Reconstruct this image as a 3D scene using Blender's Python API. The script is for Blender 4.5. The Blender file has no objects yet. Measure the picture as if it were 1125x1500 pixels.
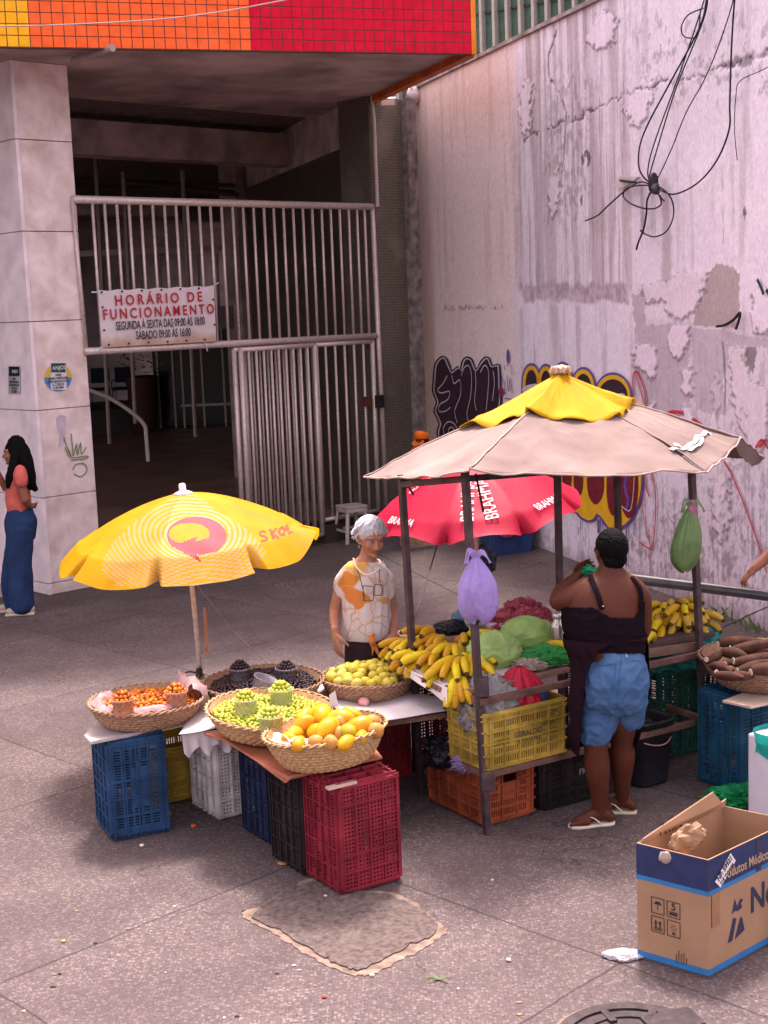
import bpy, bmesh, math, random
import numpy as np
from mathutils import Vector, Matrix, noise
from mathutils.geometry import tessellate_polygon
R = math.radians
SC = bpy.context.scene
COL = SC.collection
rnd = random.Random(7)

# ------------------------------------------------------------------ camera
FPX, PIT, ROL, HC = 2050.0, R(8.4), R(2.2), 2.85     # focal length in photo pixels, pitch, roll, height
cam = bpy.data.cameras.new('camera'); cam_o = bpy.data.objects.new('camera', cam); COL.objects.link(cam_o)
cam.sensor_fit = 'VERTICAL'; cam.sensor_height = 36; cam.lens = 36*FPX/1500; cam.clip_end = 400; cam.clip_start = .05
r0 = Vector((1, 0, 0)); u0 = Vector((0, math.sin(PIT), math.cos(PIT))); f0 = Vector((0, math.cos(PIT), -math.sin(PIT)))
RR = r0*math.cos(ROL) - u0*math.sin(ROL); UU = r0*math.sin(ROL) + u0*math.cos(ROL)
m = Matrix((RR, UU, -f0)).transposed().to_4x4(); m.translation = (0, 0, HC)
cam_o.matrix_world = m
SC.camera = cam_o
# ------------------------------------------------------------------ light
w = bpy.data.worlds.new('World'); SC.world = w; w.use_nodes = True
nt = w.node_tree; bg = nt.nodes['Background']
sky = nt.nodes.new('ShaderNodeTexSky'); sky.sky_type = 'NISHITA'; sky.sun_disc = False
SUN_EL, SUN_AZ = R(66), R(8)          # azimuth measured from +Y towards +X
sky.sun_elevation = SUN_EL; sky.sun_rotation = SUN_AZ; sky.dust_density = 4.0; sky.air_density = 1.0
hs = nt.nodes.new('ShaderNodeHueSaturation'); hs.inputs['Saturation'].default_value = .35
tn = nt.nodes.new('ShaderNodeMix'); tn.data_type = 'RGBA'; tn.blend_type = 'MULTIPLY'; tn.inputs[0].default_value = 1
tn.inputs[7].default_value = (1.0, .83, .83, 1)
nt.links.new(sky.outputs[0], hs.inputs['Color']); nt.links.new(hs.outputs[0], tn.inputs[6]); nt.links.new(tn.outputs[2], bg.inputs[0])
bg.inputs[1].default_value = .15
sl = bpy.data.lights.new('sun', 'SUN'); sl.energy = 1.35; sl.angle = R(8.0); sl.color = (1, .90, .83)
so = bpy.data.objects.new('sun', sl); COL.objects.link(so)
sdir = Vector((math.sin(SUN_AZ)*math.cos(SUN_EL), math.cos(SUN_AZ)*math.cos(SUN_EL), math.sin(SUN_EL)))
so.rotation_euler = sdir.to_track_quat('Z', 'Y').to_euler(); so.location = sdir*30
vs = SC.view_settings; vs.view_transform = 'Standard'; vs.look = 'None'; vs.exposure = 2.2; vs.gamma = 1; vs.use_curve_mapping = False

# ------------------------------------------------------------------ picture <-> world
def ray(u, v):
    a = (u-562.5)/FPX; b = -(v-750)/FPX
    A = a*math.cos(ROL)+b*math.sin(ROL); B = -a*math.sin(ROL)+b*math.cos(ROL)
    return Vector((A, math.cos(PIT)+B*math.sin(PIT), -math.sin(PIT)+B*math.cos(PIT)))
CP = Vector((0, 0, HC))
def G(u, v, z=0.0):
    d = ray(u, v); return CP + d*((z-HC)/d.z)
def D(u, v, y):
    d = ray(u, v); return CP + d*(y/d.y)
def PL(u, v, p, n):
    d = ray(u, v); n = Vector(n); return CP + d*((Vector(p)-CP).dot(n)/d.dot(n))
def px(p):
    q = Vector(p)-CP; x = q.dot(RR); y = q.dot(UU); z = q.dot(f0)
    return 562.5+FPX*x/z, 750-FPX*y/z

# ------------------------------------------------------------------ materials
MATS = {}
def mat(name, col, rough=.6, metal=0, var=.12, scale=8, bump=0, bscale=None, spec=.4, trans=0, emit=None, objvar=0, detail=4, alpha=1, col2=None, sss=0, stretch=None, dist=0):
    if name in MATS: return MATS[name]
    mt = bpy.data.materials.new(name); mt.use_nodes = True; n = mt.node_tree; L = n.links
    b = n.nodes['Principled BSDF']; b.inputs['Roughness'].default_value = rough; b.inputs['Metallic'].default_value = metal
    b.inputs['Specular IOR Level'].default_value = spec*.5
    tc = n.nodes.new('ShaderNodeTexCoord'); src = tc.outputs['Object']
    if stretch:
        mp = n.nodes.new('ShaderNodeMapping'); mp.inputs['Scale'].default_value = stretch; L.new(src, mp.inputs[0]); src = mp.outputs[0]
    nz = n.nodes.new('ShaderNodeTexNoise'); nz.inputs['Scale'].default_value = scale; nz.inputs['Detail'].default_value = detail; nz.inputs['Distortion'].default_value = dist; L.new(src, nz.inputs['Vector'])
    cr = n.nodes.new('ShaderNodeValToRGB'); cr.color_ramp.elements[0].position = .3; cr.color_ramp.elements[1].position = .7
    c = col; d = col2 if col2 else tuple(min(1, x*(1+var)) for x in c); e = c if col2 else tuple(x*(1-var) for x in c)
    cr.color_ramp.elements[0].color = (*e, 1); cr.color_ramp.elements[1].color = (*d, 1)
    L.new(nz.outputs[0], cr.inputs[0]); out = cr.outputs[0]
    if objvar:
        oi = n.nodes.new('ShaderNodeObjectInfo'); h = n.nodes.new('ShaderNodeHueSaturation')
        mr = n.nodes.new('ShaderNodeMapRange'); mr.inputs[3].default_value = .5-objvar*.12; mr.inputs[4].default_value = .5+objvar*.12
        m2 = n.nodes.new('ShaderNodeMapRange'); m2.inputs[3].default_value = 1-objvar; m2.inputs[4].default_value = 1+objvar*.6
        L.new(oi.outputs['Random'], mr.inputs[0]); L.new(oi.outputs['Random'], m2.inputs[0])
        L.new(mr.outputs[0], h.inputs['Hue']); L.new(m2.outputs[0], h.inputs['Value']); L.new(out, h.inputs['Color']); out = h.outputs[0]
    L.new(out, b.inputs['Base Color'])
    if bump:
        n2 = n.nodes.new('ShaderNodeTexNoise'); n2.inputs['Scale'].default_value = bscale or scale*6; n2.inputs['Detail'].default_value = 5; L.new(src, n2.inputs['Vector'])
        bp = n.nodes.new('ShaderNodeBump'); bp.inputs['Strength'].default_value = bump; bp.inputs['Distance'].default_value = .01
        L.new(n2.outputs[0], bp.inputs['Height']); L.new(bp.outputs[0], b.inputs['Normal'])
    if sss:
        b.inputs['Subsurface Weight'].default_value = sss; b.inputs['Subsurface Radius'].default_value = (.01, .004, .002); b.inputs['Subsurface Scale'].default_value = 1
    if trans:      # thin sheet that lets light through
        t = n.nodes.new('ShaderNodeBsdfTranslucent'); L.new(out, t.inputs[0])
        mx = n.nodes.new('ShaderNodeMixShader'); mx.inputs[0].default_value = trans
        L.new(b.outputs[0], mx.inputs[1]); L.new(t.outputs[0], mx.inputs[2]); L.new(mx.outputs[0], n.nodes['Material Output'].inputs[0])
    if alpha < 1: b.inputs['Alpha'].default_value = alpha
    MATS[name] = mt; return mt
def clear_plastic(name, tint, op=.35):
    if name in MATS: return MATS[name]
    mt = bpy.data.materials.new(name); mt.use_nodes = True; n = mt.node_tree; b = n.nodes['Principled BSDF']
    b.inputs['Base Color'].default_value = (*tint, 1); b.inputs['Roughness'].default_value = .15; b.inputs['Alpha'].default_value = op
    MATS[name] = mt; return mt

# ------------------------------------------------------------------ things, parts
MX = {}
def mw(o): return MX.get(o.name, Matrix())
def tag(o, label=None, cat=None, group=None, kind=None):
    if label: o['label'] = label
    if cat: o['category'] = cat
    if group: o['group'] = group
    if kind: o['kind'] = kind
    return o
def thing(name, label, cat, loc=(0, 0, 0), rz=0, group=None, kind=None):
    o = bpy.data.objects.new(name, None); COL.objects.link(o); o.empty_display_size = .1
    o.location = loc; o.rotation_euler = (0, 0, rz)
    MX[o.name] = Matrix.Translation(Vector(loc)) @ Matrix.Rotation(rz, 4, 'Z')
    return tag(o, label, cat, group, kind)
def kids(o): return [c for c in COL.objects if c.parent == o]
def copy_tree(o, parent=None):
    c = o.copy(); COL.objects.link(c); c.parent = parent
    for ch in o.children: copy_tree(ch, c)
    return c
def link(name, me, mats, parent=None, smooth=True, origin=None):
    o = bpy.data.objects.new(name, me); COL.objects.link(o)
    for mt in (mats if isinstance(mats, (list, tuple)) else [mats]): me.materials.append(mt)
    if smooth is True: me.polygons.foreach_set('use_smooth', [True]*len(me.polygons))
    if parent is not None:
        o.parent = parent; me.transform(mw(parent).inverted()); MX[o.name] = mw(parent).copy()
    elif origin is not None:
        me.transform(Matrix.Translation(-Vector(origin))); o.location = origin; MX[o.name] = Matrix.Translation(Vector(origin))
    else:
        # a top-level mesh gets its origin at its own base
        vs_ = [v.co for v in me.vertices]
        if vs_:
            c = Vector((sum(v.x for v in vs_)/len(vs_), sum(v.y for v in vs_)/len(vs_), min(v.z for v in vs_)))
            me.transform(Matrix.Translation(-c)); o.location = c; MX[o.name] = Matrix.Translation(c)
    me.update(); return o
class MB:
    def __init__(s): s.v = []; s.f = []; s.m = []
    def add(s, vs, fs, mi=0):
        k = len(s.v); s.v += [tuple(p) for p in vs]; s.f += [tuple(i+k for i in f) for f in fs]; s.m += [mi]*len(fs); return s
    def box(s, c, d, M=None, mi=0):
        c = Vector(c); P = [Vector((x*d[0]/2, y*d[1]/2, z*d[2]/2)) for x in (-1, 1) for y in (-1, 1) for z in (-1, 1)]
        P = [c+(M @ p if M else p) for p in P]
        return s.add(P, [(0, 1, 3, 2), (4, 6, 7, 5), (0, 4, 5, 1), (2, 3, 7, 6), (0, 2, 6, 4), (1, 5, 7, 3)], mi)
    def beam(s, a, b, w, h=None, up=(0, 0, 1), mi=0):
        a, b = Vector(a), Vector(b); h = h or w; d = (b-a); L = d.length; d.normalize()
        up = Vector(up); x = d.cross(up)
        if x.length < 1e-4: x = d.cross(Vector((0, 1, 0)))
        x.normalize(); z = x.cross(d)
        M = Matrix((d, x, z)).transposed(); return s.box((a+b)/2, (L, w, h), M, mi)
    def slab(s, poly, t, mi=0):      # horizontal-ish polygon (top face), thickness t downwards
        n = len(poly); T = [Vector(p) for p in poly]; B = [p-Vector((0, 0, t)) for p in T]
        return s.add(T+B, [tuple(range(n)), tuple(range(2*n-1, n-1, -1))]+[(i, i+n, (i+1) % n+n, (i+1) % n) for i in range(n)], mi)
    def prism(s, poly, off, mi=0):   # any planar polygon pushed by vector off
        n = len(poly); T = [Vector(p) for p in poly]; off = Vector(off); B = [p+off for p in T]
        tri = tessellate_polygon([T])
        return s.add(T+B, [tuple(t) for t in tri]+[tuple(i+n for i in reversed(t)) for t in tri]+[(i, (i+1) % n, (i+1) % n+n, i+n) for i in range(n)], mi)
    def tube(s, pts, r, n=10, mi=0, ry=None, caps=True, round_=False):
        pts = [Vector(p) for p in pts]; N = len(pts)
        rs = list(r) if isinstance(r, (list, tuple)) else [r]*N
        if round_:
            d0 = (pts[0]-pts[1]).normalized(); d1 = (pts[-1]-pts[-2]).normalized(); a, b = rs[0], rs[-1]
            pts = [pts[0]+d0*a*.95, pts[0]+d0*a*.75, pts[0]+d0*a*.4]+pts+[pts[-1]+d1*b*.4, pts[-1]+d1*b*.75, pts[-1]+d1*b*.95]
            rs = [a*.25, a*.66, a*.92]+rs+[b*.92, b*.66, b*.25]; N = len(pts)
        V = []; prev = None
        for i in range(N):
            t = (pts[min(i+1, N-1)]-pts[max(i-1, 0)]).normalized()
            if prev is None:
                x = t.cross(Vector((0, 0, 1)));
                if x.length < .05: x = t.cross(Vector((0, 1, 0)))
            else: x = prev-t*prev.dot(t)
            x.normalize(); prev = x; y = t.cross(x)
            for k in range(n):
                a = 2*math.pi*k/n; V.append(pts[i]+x*math.cos(a)*rs[i]+y*math.sin(a)*rs[i]*(ry or 1))
        F = [(i*n+k, i*n+(k+1) % n, (i+1)*n+(k+1) % n, (i+1)*n+k) for i in range(N-1) for k in range(n)]
        if caps: F += [tuple(range(n-1, -1, -1)), tuple((N-1)*n+k for k in range(n))]
        return s.add(V, F, mi)
    def limb(s, pts, rs, n=12, sub=5, mi=0):
        P, Q = spline(pts, sub), spline([(r, 0, 0) for r in rs], sub)
        return s.tube(P, [q[0] for q in Q], n, mi, round_=True)
    def loft(s, rings, n=28, mi=0, rot=0, e=2.0, sub=4):   # rings (x,y,z,rx,ry[,rot])
        rings = [tuple(r)+(0,)*(6-len(r)) for r in rings]
        A = spline([r[:3] for r in rings], sub); B = spline([r[3:6] for r in rings], sub); V = []
        for p, q in zip(A, B):
            for k in range(n):
                a = 2*math.pi*k/n; c, d = math.cos(a), math.sin(a)
                x = q[0]*math.copysign(abs(c)**(2/e), c); y = q[1]*math.copysign(abs(d)**(2/e), d); ro = q[2]
                V.append((p[0]+x*math.cos(ro)-y*math.sin(ro), p[1]+x*math.sin(ro)+y*math.cos(ro), p[2]))
        N = len(A); F = [(i*n+k, i*n+(k+1) % n, (i+1)*n+(k+1) % n, (i+1)*n+k) for i in range(N-1) for k in range(n)]
        F += [tuple(range(n-1, -1, -1)), tuple((N-1)*n+k for k in range(n))]
        return s.add(V, F, mi)
    def ball(s, c, r, M=None, n=16, m_=10, mi=0, bumpf=None):
        c = Vector(c); r = r if isinstance(r, (tuple, list)) else (r, r, r); V = [];
        for j in range(m_+1):
            th = math.pi*j/m_
            for k in range(n):
                a = 2*math.pi*k/n; d = Vector((math.sin(th)*math.cos(a), math.sin(th)*math.sin(a), math.cos(th)))
                q = bumpf(d) if bumpf else 1
                p = Vector((d.x*r[0]*q, d.y*r[1]*q, d.z*r[2]*q)); V.append(c+(M @ p if M else p))
        F = [(j*n+k, (j+1)*n+k, (j+1)*n+(k+1) % n, j*n+(k+1) % n) for j in range(m_) for k in range(n)]
        return s.add(V, F, mi)
    def lathe(s, c, prof, n=32, mi=0):
        c = Vector(c); V = [c+Vector((r*math.cos(2*math.pi*k/n), r*math.sin(2*math.pi*k/n), z)) for r, z in prof for k in range(n)]
        F = [(i*n+k, i*n+(k+1) % n, (i+1)*n+(k+1) % n, (i+1)*n+k) for i in range(len(prof)-1) for k in range(n)]
        return s.add(V, F, mi)
    def xf(s, M): s.v = [tuple(M @ Vector(p)) for p in s.v]; return s
    def mesh(s, name='m', weld=False):
        me = bpy.data.meshes.new(name); me.from_pydata(s.v, [], s.f)
        if len(set(s.m)) > 1: me.polygons.foreach_set('material_index', s.m)
        if weld:
            bm = bmesh.new(); bm.from_mesh(me); bmesh.ops.remove_doubles(bm, verts=bm.verts, dist=1e-5); bm.to_mesh(me); bm.free()
        me.update(); return me
    def build(s, name, mats, parent=None, smooth=False, weld=False, bev=0, origin=None):
        me = s.mesh(name, weld)
        o = link(name, me, mats, parent, smooth, origin)
        if bev:
            b = o.modifiers.new('bevel', 'BEVEL'); b.width = bev; b.segments = 2; b.limit_method = 'ANGLE'
        return o
    def organic(s, name, mats, parent=None, voxel=.008, it=4, wrinkle=0, wscale=9, origin=None, wz=1):
        """overlapping closed shapes become ONE continuous smooth surface"""
        me = s.mesh(name); o = bpy.data.objects.new('tmp', me); COL.objects.link(o)
        r = o.modifiers.new('r', 'REMESH'); r.mode = 'VOXEL'; r.voxel_size = voxel; r.use_smooth_shade = True
        q = o.modifiers.new('s', 'SMOOTH'); q.factor = .5; q.iterations = it
        dg = bpy.context.evaluated_depsgraph_get(); m2 = bpy.data.meshes.new_from_object(o.evaluated_get(dg))
        bpy.data.objects.remove(o); m2.name = name
        if wrinkle:
            for v in m2.vertices:
                p = Vector((v.co.x*wscale, v.co.y*wscale, v.co.z*wscale*wz))
                v.co += v.normal*wrinkle*((1-abs(noise.noise(p)))**2*1.6-1+.5*noise.noise(p*2.7))
        return link(name, m2, mats, parent, True, origin)
def spline(pts, sub=4):
    pts = [Vector(p) if not isinstance(p, Vector) else p for p in pts]; out = []; n = len(pts)
    if n < 3:
        return [pts[0].lerp(pts[-1], i/sub) for i in range(sub+1)]
    for i in range(n-1):
        p0, p1, p2, p3 = pts[max(i-1, 0)], pts[i], pts[i+1], pts[min(i+2, n-1)]
        for k in range(sub):
            t = k/sub; out.append(.5*((2*p1)+(p2-p0)*t+(2*p0-5*p1+4*p2-p3)*t*t+(3*p1-p0-3*p2+p3)*t**3))
    out.append(pts[-1]); return out
def spline2(pts, sub=4, closed=False):
    P = [Vector((p[0], p[1], 0)) for p in pts]
    if closed:
        n = len(P); out = []
        for i in range(n):
            p0, p1, p2, p3 = P[i-1], P[i], P[(i+1) % n], P[(i+2) % n]
            for k in range(sub):
                t = k/sub; q = .5*((2*p1)+(p2-p0)*t+(2*p0-5*p1+4*p2-p3)*t*t+(3*p1-p0-3*p2+p3)*t**3); out.append((q.x, q.y))
        return out
    return [(q.x, q.y) for q in spline(P, sub)]
def inpoly(x, y, P):
    c = False; n = len(P); j = n-1
    for i in range(n):
        xi, yi = P[i]; xj, yj = P[j]
        if (yi > y) != (yj > y) and x < (xj-xi)*(y-yi)/(yj-yi)+xi: c = not c
        j = i
    return c
def text(s, size, mt, parent, origin, ex, ey, name='lettering', bold=0, xs=1, align='CENTER', space=1, ext=.0006):
    """writing in the plane of ex (right) and ey (up)"""
    cu = bpy.data.curves.new('t', 'FONT'); cu.body = s; cu.size = size; cu.align_x = align; cu.align_y = 'CENTER'; cu.offset = bold*size; cu.extrude = ext; cu.space_character = space; cu.resolution_u = 3
    o = bpy.data.objects.new('t', cu); COL.objects.link(o); dg = bpy.context.evaluated_depsgraph_get()
    me = bpy.data.meshes.new_from_object(o.evaluated_get(dg)); bpy.data.objects.remove(o)
    me.materials.clear()
    ex = Vector(ex).normalized(); ey = Vector(ey); ey = (ey-ex*ey.dot(ex)).normalized(); ez = ex.cross(ey)
    M = Matrix((ex, ey, ez)).transposed().to_4x4(); M.translation = Vector(origin)
    me.transform(M @ Matrix.Diagonal((xs, 1, 1, 1))); me.name = name
    return link(name, me, mt, parent, False)
def strip(mb, pts, w, nrm, off=0, mi=0):
    pts = [Vector(p) for p in pts]; nrm = Vector(nrm); V = []
    for i, p in enumerate(pts):
        t = (pts[min(i+1, len(pts)-1)]-pts[max(i-1, 0)]).normalized(); x = t.cross(nrm).normalized(); ww = w[i] if isinstance(w, list) else w
        V += [p+x*ww/2+nrm*off, p-x*ww/2+nrm*off]
    mb.add(V, [(2*i, 2*i+1, 2*i+3, 2*i+2) for i in range(len(pts)-1)], mi); return mb
# ================================================================== THE SETTING
def ground_mat():
    mt = bpy.data.materials.new('pavement'); mt.use_nodes = True; n = mt.node_tree; L = n.links; b = n.nodes['Principled BSDF']
    b.inputs['Roughness'].default_value = .85; b.inputs['Specular IOR Level'].default_value = .25
    g = n.nodes.new('ShaderNodeNewGeometry'); P = g.outputs['Position']
    def N(t, **k):
        x = n.nodes.new(t)
        for a, v in k.items():
            if a in x.inputs: x.inputs[a].default_value = v
            else: setattr(x, a, v)
        return x
    def math_(op, a, b_=None, c=None):
        x = N('ShaderNodeMath', operation=op)
        for i, v in enumerate((a, b_, c)):
            if v is None: continue
            if isinstance(v, (int, float)): x.inputs[i].default_value = v
            else: L.new(v, x.inputs[i])
        return x.outputs[0]
    def ramp(src, a, b_, ca, cb):
        x = N('ShaderNodeValToRGB'); x.color_ramp.elements[0].position = a; x.color_ramp.elements[1].position = b_
        x.color_ramp.elements[0].color = (*ca, 1); x.color_ramp.elements[1].color = (*cb, 1); L.new(src, x.inputs[0]); return x.outputs[0]
    def mix(f, a, b_, t='MIX'):
        x = N('ShaderNodeMix', data_type='RGBA', blend_type=t)
        if isinstance(f, (int, float)): x.inputs[0].default_value = f
        else: L.new(f, x.inputs[0])
        for i, v in ((6, a), (7, b_)):
            if isinstance(v, tuple): x.inputs[i].default_value = (*v, 1)
            else: L.new(v, x.inputs[i])
        return x.outputs[2]
    def noise_(sc, det=4, ro=.5):
        x = N('ShaderNodeTexNoise', Scale=sc, Detail=det, Roughness=ro); L.new(P, x.inputs['Vector']); return x.outputs[0]
    # exposed aggregate: stone chips in a darker binder
    vo = N('ShaderNodeTexVoronoi', Scale=62.0); L.new(P, vo.inputs['Vector'])
    sep = N('ShaderNodeSeparateColor'); L.new(vo.outputs['Color'], sep.inputs[0])
    chips = ramp(sep.outputs[0], .1, .95, (.035, .026, .027), (.48, .38, .37))
    binder = (.12, .092, .092)
    c = mix(ramp(vo.outputs['Distance'], .30, .62, (1, 1, 1), (0, 0, 0)), binder, chips)
    fine = noise_(160, 2); c = mix(.38, c, ramp(fine, .38, .62, (.03, .022, .024), (.31, .24, .235)))
    # worn and dusty areas, dark traffic stains
    big = noise_(.55, 9, .68); c = mix(ramp(big, .35, .68, (0, 0, 0), (.34, .34, .34)), c, (.25, .19, .18))
    st = noise_(1.3, 10, .72); c = mix(ramp(st, .42, .62, (.5, .5, .5), (0, 0, 0)), c, (.085, .058, .06))
    spots = N('ShaderNodeTexVoronoi', Scale=3.2); L.new(P, spots.inputs['Vector'])
    c = mix(ramp(spots.outputs['Distance'], .02, .055, (.5, .5, .5), (0, 0, 0)), c, (.07, .055, .055))
    # 1.92 m slabs at 45 degrees, each of a slightly different shade
    sp = N('ShaderNodeSeparateXYZ'); L.new(P, sp.inputs[0]); x, y = sp.outputs[0], sp.outputs[1]
    wob = math_('MULTIPLY', math_('SUBTRACT', noise_(3, 4), .5), .03)
    q1 = math_('MULTIPLY', math_('SUBTRACT', x, y), .7071); q2 = math_('MULTIPLY', math_('ADD', x, y), .7071)
    def joint(q, off, per):
        f = math_('FRACT', math_('DIVIDE', math_('ADD', math_('ADD', q, wob), -off+per*20.5), per))
        return math_('ABSOLUTE', math_('SUBTRACT', f, .5))
    jd = math_('MINIMUM', joint(q1, -3.36, 1.92), joint(q2, 4.69, 1.93))
    jm = ramp(jd, .0018, .0042, (1, 1, 1), (0, 0, 0))
    cx_ = math_('FLOOR', math_('DIVIDE', math_('ADD', q1, 3.36+1.92*20), 1.92)); cy_ = math_('FLOOR', math_('DIVIDE', math_('ADD', q2, -4.69+1.93*20), 1.93))
    cb_ = N('ShaderNodeCombineXYZ'); L.new(cx_, cb_.inputs[0]); L.new(cy_, cb_.inputs[1]); wn_ = N('ShaderNodeTexWhiteNoise'); L.new(cb_.outputs[0], wn_.inputs['Vector'])
    c = mix(1.0, c, ramp(wn_.outputs['Value'], 0, 1, (.86, .86, .87), (1, 1, 1)), 'MULTIPLY')
    crk = N('ShaderNodeTexVoronoi', Scale=.9, feature='DISTANCE_TO_EDGE'); wv = N('ShaderNodeVectorMath', operation='MULTIPLY_ADD'); nq = N('ShaderNodeTexNoise', Scale=3.0, Detail=6); L.new(P, nq.inputs['Vector']); L.new(nq.outputs['Color'], wv.inputs[0]); wv.inputs[1].default_value = (.5, .5, .5); L.new(P, wv.inputs[2]); L.new(wv.outputs[0], crk.inputs['Vector'])
    c = mix(math_('MULTIPLY', ramp(crk.outputs['Distance'], .002, .006, (1, 1, 1), (0, 0, 0)), ramp(noise_(.8, 2), .52, .58, (0, 0, 0), (.8, .8, .8))), c, (.05, .04, .04))
    c = mix(math_('MULTIPLY', jm, math_('ADD', .55, math_('MULTIPLY', noise_(5, 2), .6))), c, (.035, .028, .028))
    c = mix(1.0, c, (.655, .65, .65), 'MULTIPLY')
    L.new(c, b.inputs['Base Color'])
    h = math_('SUBTRACT', math_('ADD', math_('MULTIPLY', vo.outputs['Distance'], -.35), math_('MULTIPLY', fine, .5)), math_('MULTIPLY', jm, 1.2))
    bp = N('ShaderNodeBump', Strength=.55, Distance=.006); L.new(h, bp.inputs['Height']); L.new(bp.outputs[0], b.inputs['Normal'])
    return mt
s = MB(); NX, NY = 2, 2
s.add([(-60, -20, 0), (60, -20, 0), (60, 120, 0), (-60, 120, 0)], [(0, 1, 2, 3)])
GMAT = ground_mat(); tag(s.build('pavement', GMAT, origin=(0, 0, 0)), kind='structure')

# directions of the place
gd = Vector((math.sin(R(46)), math.cos(R(46)), 0)); gn = Vector((gd.y, -gd.x, 0))      # gate line and its outward normal
wd = Vector((.302, -.953, 0)).normalized(); wn = Vector((wd.y, -wd.x, 0))              # plaster wall running towards the viewer
if wn.x > 0: wn = -wn
GA = G(150, 858); GB = GA+gd*4.22; GC = GA+gd*4.84
WC = Vector((.53, 19.0, 0)); SOF = 5.38
UP = Vector((0, 0, 1))
def gate_p(u, v, off=0): return PL(u, v, GA+gn*off, gn)

# pale concrete walk along the foot of the wall
s = MB(); a = WC; b_ = WC+wd*14
s.slab([a+UP*.13, a+wn*1.5+UP*.006, b_+wn*1.5+UP*.006, b_+UP*.13], .005)
tag(s.build('sidewalk', GMAT, origin=(0, 0, 0)), kind='structure')
# floor inside the building
s = MB(); p = GA-gd*3-gn*.35
s.slab([p+UP*.012, p+gd*9+UP*.012, p+gd*26-gn*26+UP*.012, p-gn*26-gd*12+UP*.012], .01)
tag(s.build('interior_floor', mat('interior_floor', (.40, .25, .20), .35, var=.35, scale=1.2)), kind='structure')

# ------------------------------------------------------------------ building
bld = thing('building', 'market hall entrance with a stone clad pillar under a red and orange tiled canopy', 'building', GA)
stone = None
def stone_mat():
    mt = mat('stone_cladding', (.56, .44, .41), .55, var=.22, scale=5, bump=.4, bscale=40, col2=(.82, .70, .68), detail=15, dist=.35)
    return mt
# pillar of stone slabs with joints
pc = G(72, 872); PW = (G(150, 857)-pc).length; pd_ = (G(150, 857)-pc).normalized(); pn_ = Vector((pd_.y, -pd_.x, 0)); back = -pn_
def stone_face(mb, o, dx, W, H, nrm, cuts, seed):
    zs = [0]+cuts+[H]; rr = random.Random(seed)
    for i in range(len(zs)-1):
        a, b = zs[i]+.004, zs[i+1]-.004; e = .003+rr.random()*.004
        c = o+dx*W/2+UP*(a+b)/2-nrm*(.02-e)
        M = Matrix((dx, nrm, UP)).transposed(); mb.box(c, (W-.006, .04, b-a), M)
s = MB(); zc = [.12, 1.02, 1.92, 2.82, 3.72, 4.62]
stone_face(s, pc+pn_*.0, pd_, PW, SOF, pn_, zc, 1)
o = s.build('pillar_front_cladding', stone_mat(), bld, bev=.004)
sd = -pd_; s = MB(); ln = back
s2n = (-pd_)
stone_face(s, pc+pn_*.02, back, 1.25, SOF, s2n, zc, 2)
s.build('pillar_side_cladding', mat('stone_cladding_side_lit', (.76, .66, .69), .55, var=.16, dist=.3, scale=4, bump=.2, bscale=40, detail=8), bld, bev=.004)  # same stone in a paler lilac: the light on this side is in the colour
s = MB(); Mp = Matrix((pd_, pn_, UP)).transposed()
s.box(pc+pd_*PW/2+back*.66+UP*SOF/2, (PW-.05, 1.20, SOF), Mp); s.build('pillar_core', mat('old_concrete', (.42, .33, .31), .9, var=.35, scale=2.5, bump=.4, bscale=20), bld)
CONC = MATS['old_concrete']
# mosaic side wall and mosaic column (small dark olive tesserae)
def mosaic_mat():
    mt = bpy.data.materials.new('mosaic'); mt.use_nodes = True; n = mt.node_tree; L = n.links; b = n.nodes['Principled BSDF']
    b.inputs['Roughness'].default_value = .35
    at = n.nodes.new('ShaderNodeUVMap'); br = n.nodes.new('ShaderNodeTexBrick')
    br.offset = 0; br.inputs['Scale'].default_value = 1; br.inputs['Brick Width'].default_value = .035; br.inputs['Row Height'].default_value = .035
    br.inputs['Mortar Size'].default_value = .004; br.inputs['Color1'].default_value = (.055, .05, .035, 1); br.inputs['Color2'].default_value = (.10, .085, .06, 1); br.inputs['Mortar'].default_value = (.15, .125, .10, 1)
    L.new(at.outputs[0], br.inputs['Vector'])
    nz = n.nodes.new('ShaderNodeTexNoise'); nz.inputs['Scale'].default_value = 1.6; nz.inputs['Detail'].default_value = 8; L.new(at.outputs[0], nz.inputs['Vector'])
    cr = n.nodes.new('ShaderNodeValToRGB'); cr.color_ramp.elements[0].position = .54; cr.color_ramp.elements[1].position = .7; cr.color_ramp.elements[0].color = (0, 0, 0, 1); cr.color_ramp.elements[1].color = (.55, .55, .55, 1)
    L.new(nz.outputs[0], cr.inputs[0]); mx = n.nodes.new('ShaderNodeMix'); mx.data_type = 'RGBA'; mx.inputs[7].default_value = (.22, .18, .15, 1)
    L.new(cr.outputs[0], mx.inputs[0]); L.new(br.outputs[0], mx.inputs[6]); L.new(mx.outputs[2], b.inputs['Base Color'])
    bp = n.nodes.new('ShaderNodeBump'); bp.inputs['Strength'].default_value = .3; bp.inputs['Distance'].default_value = .003; bp.invert = True; L.new(br.outputs['Fac'], bp.inputs['Height']); L.new(bp.outputs[0], b.inputs['Normal'])
    MATS['mosaic'] = mt; return mt
MOS = mosaic_mat()
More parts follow.
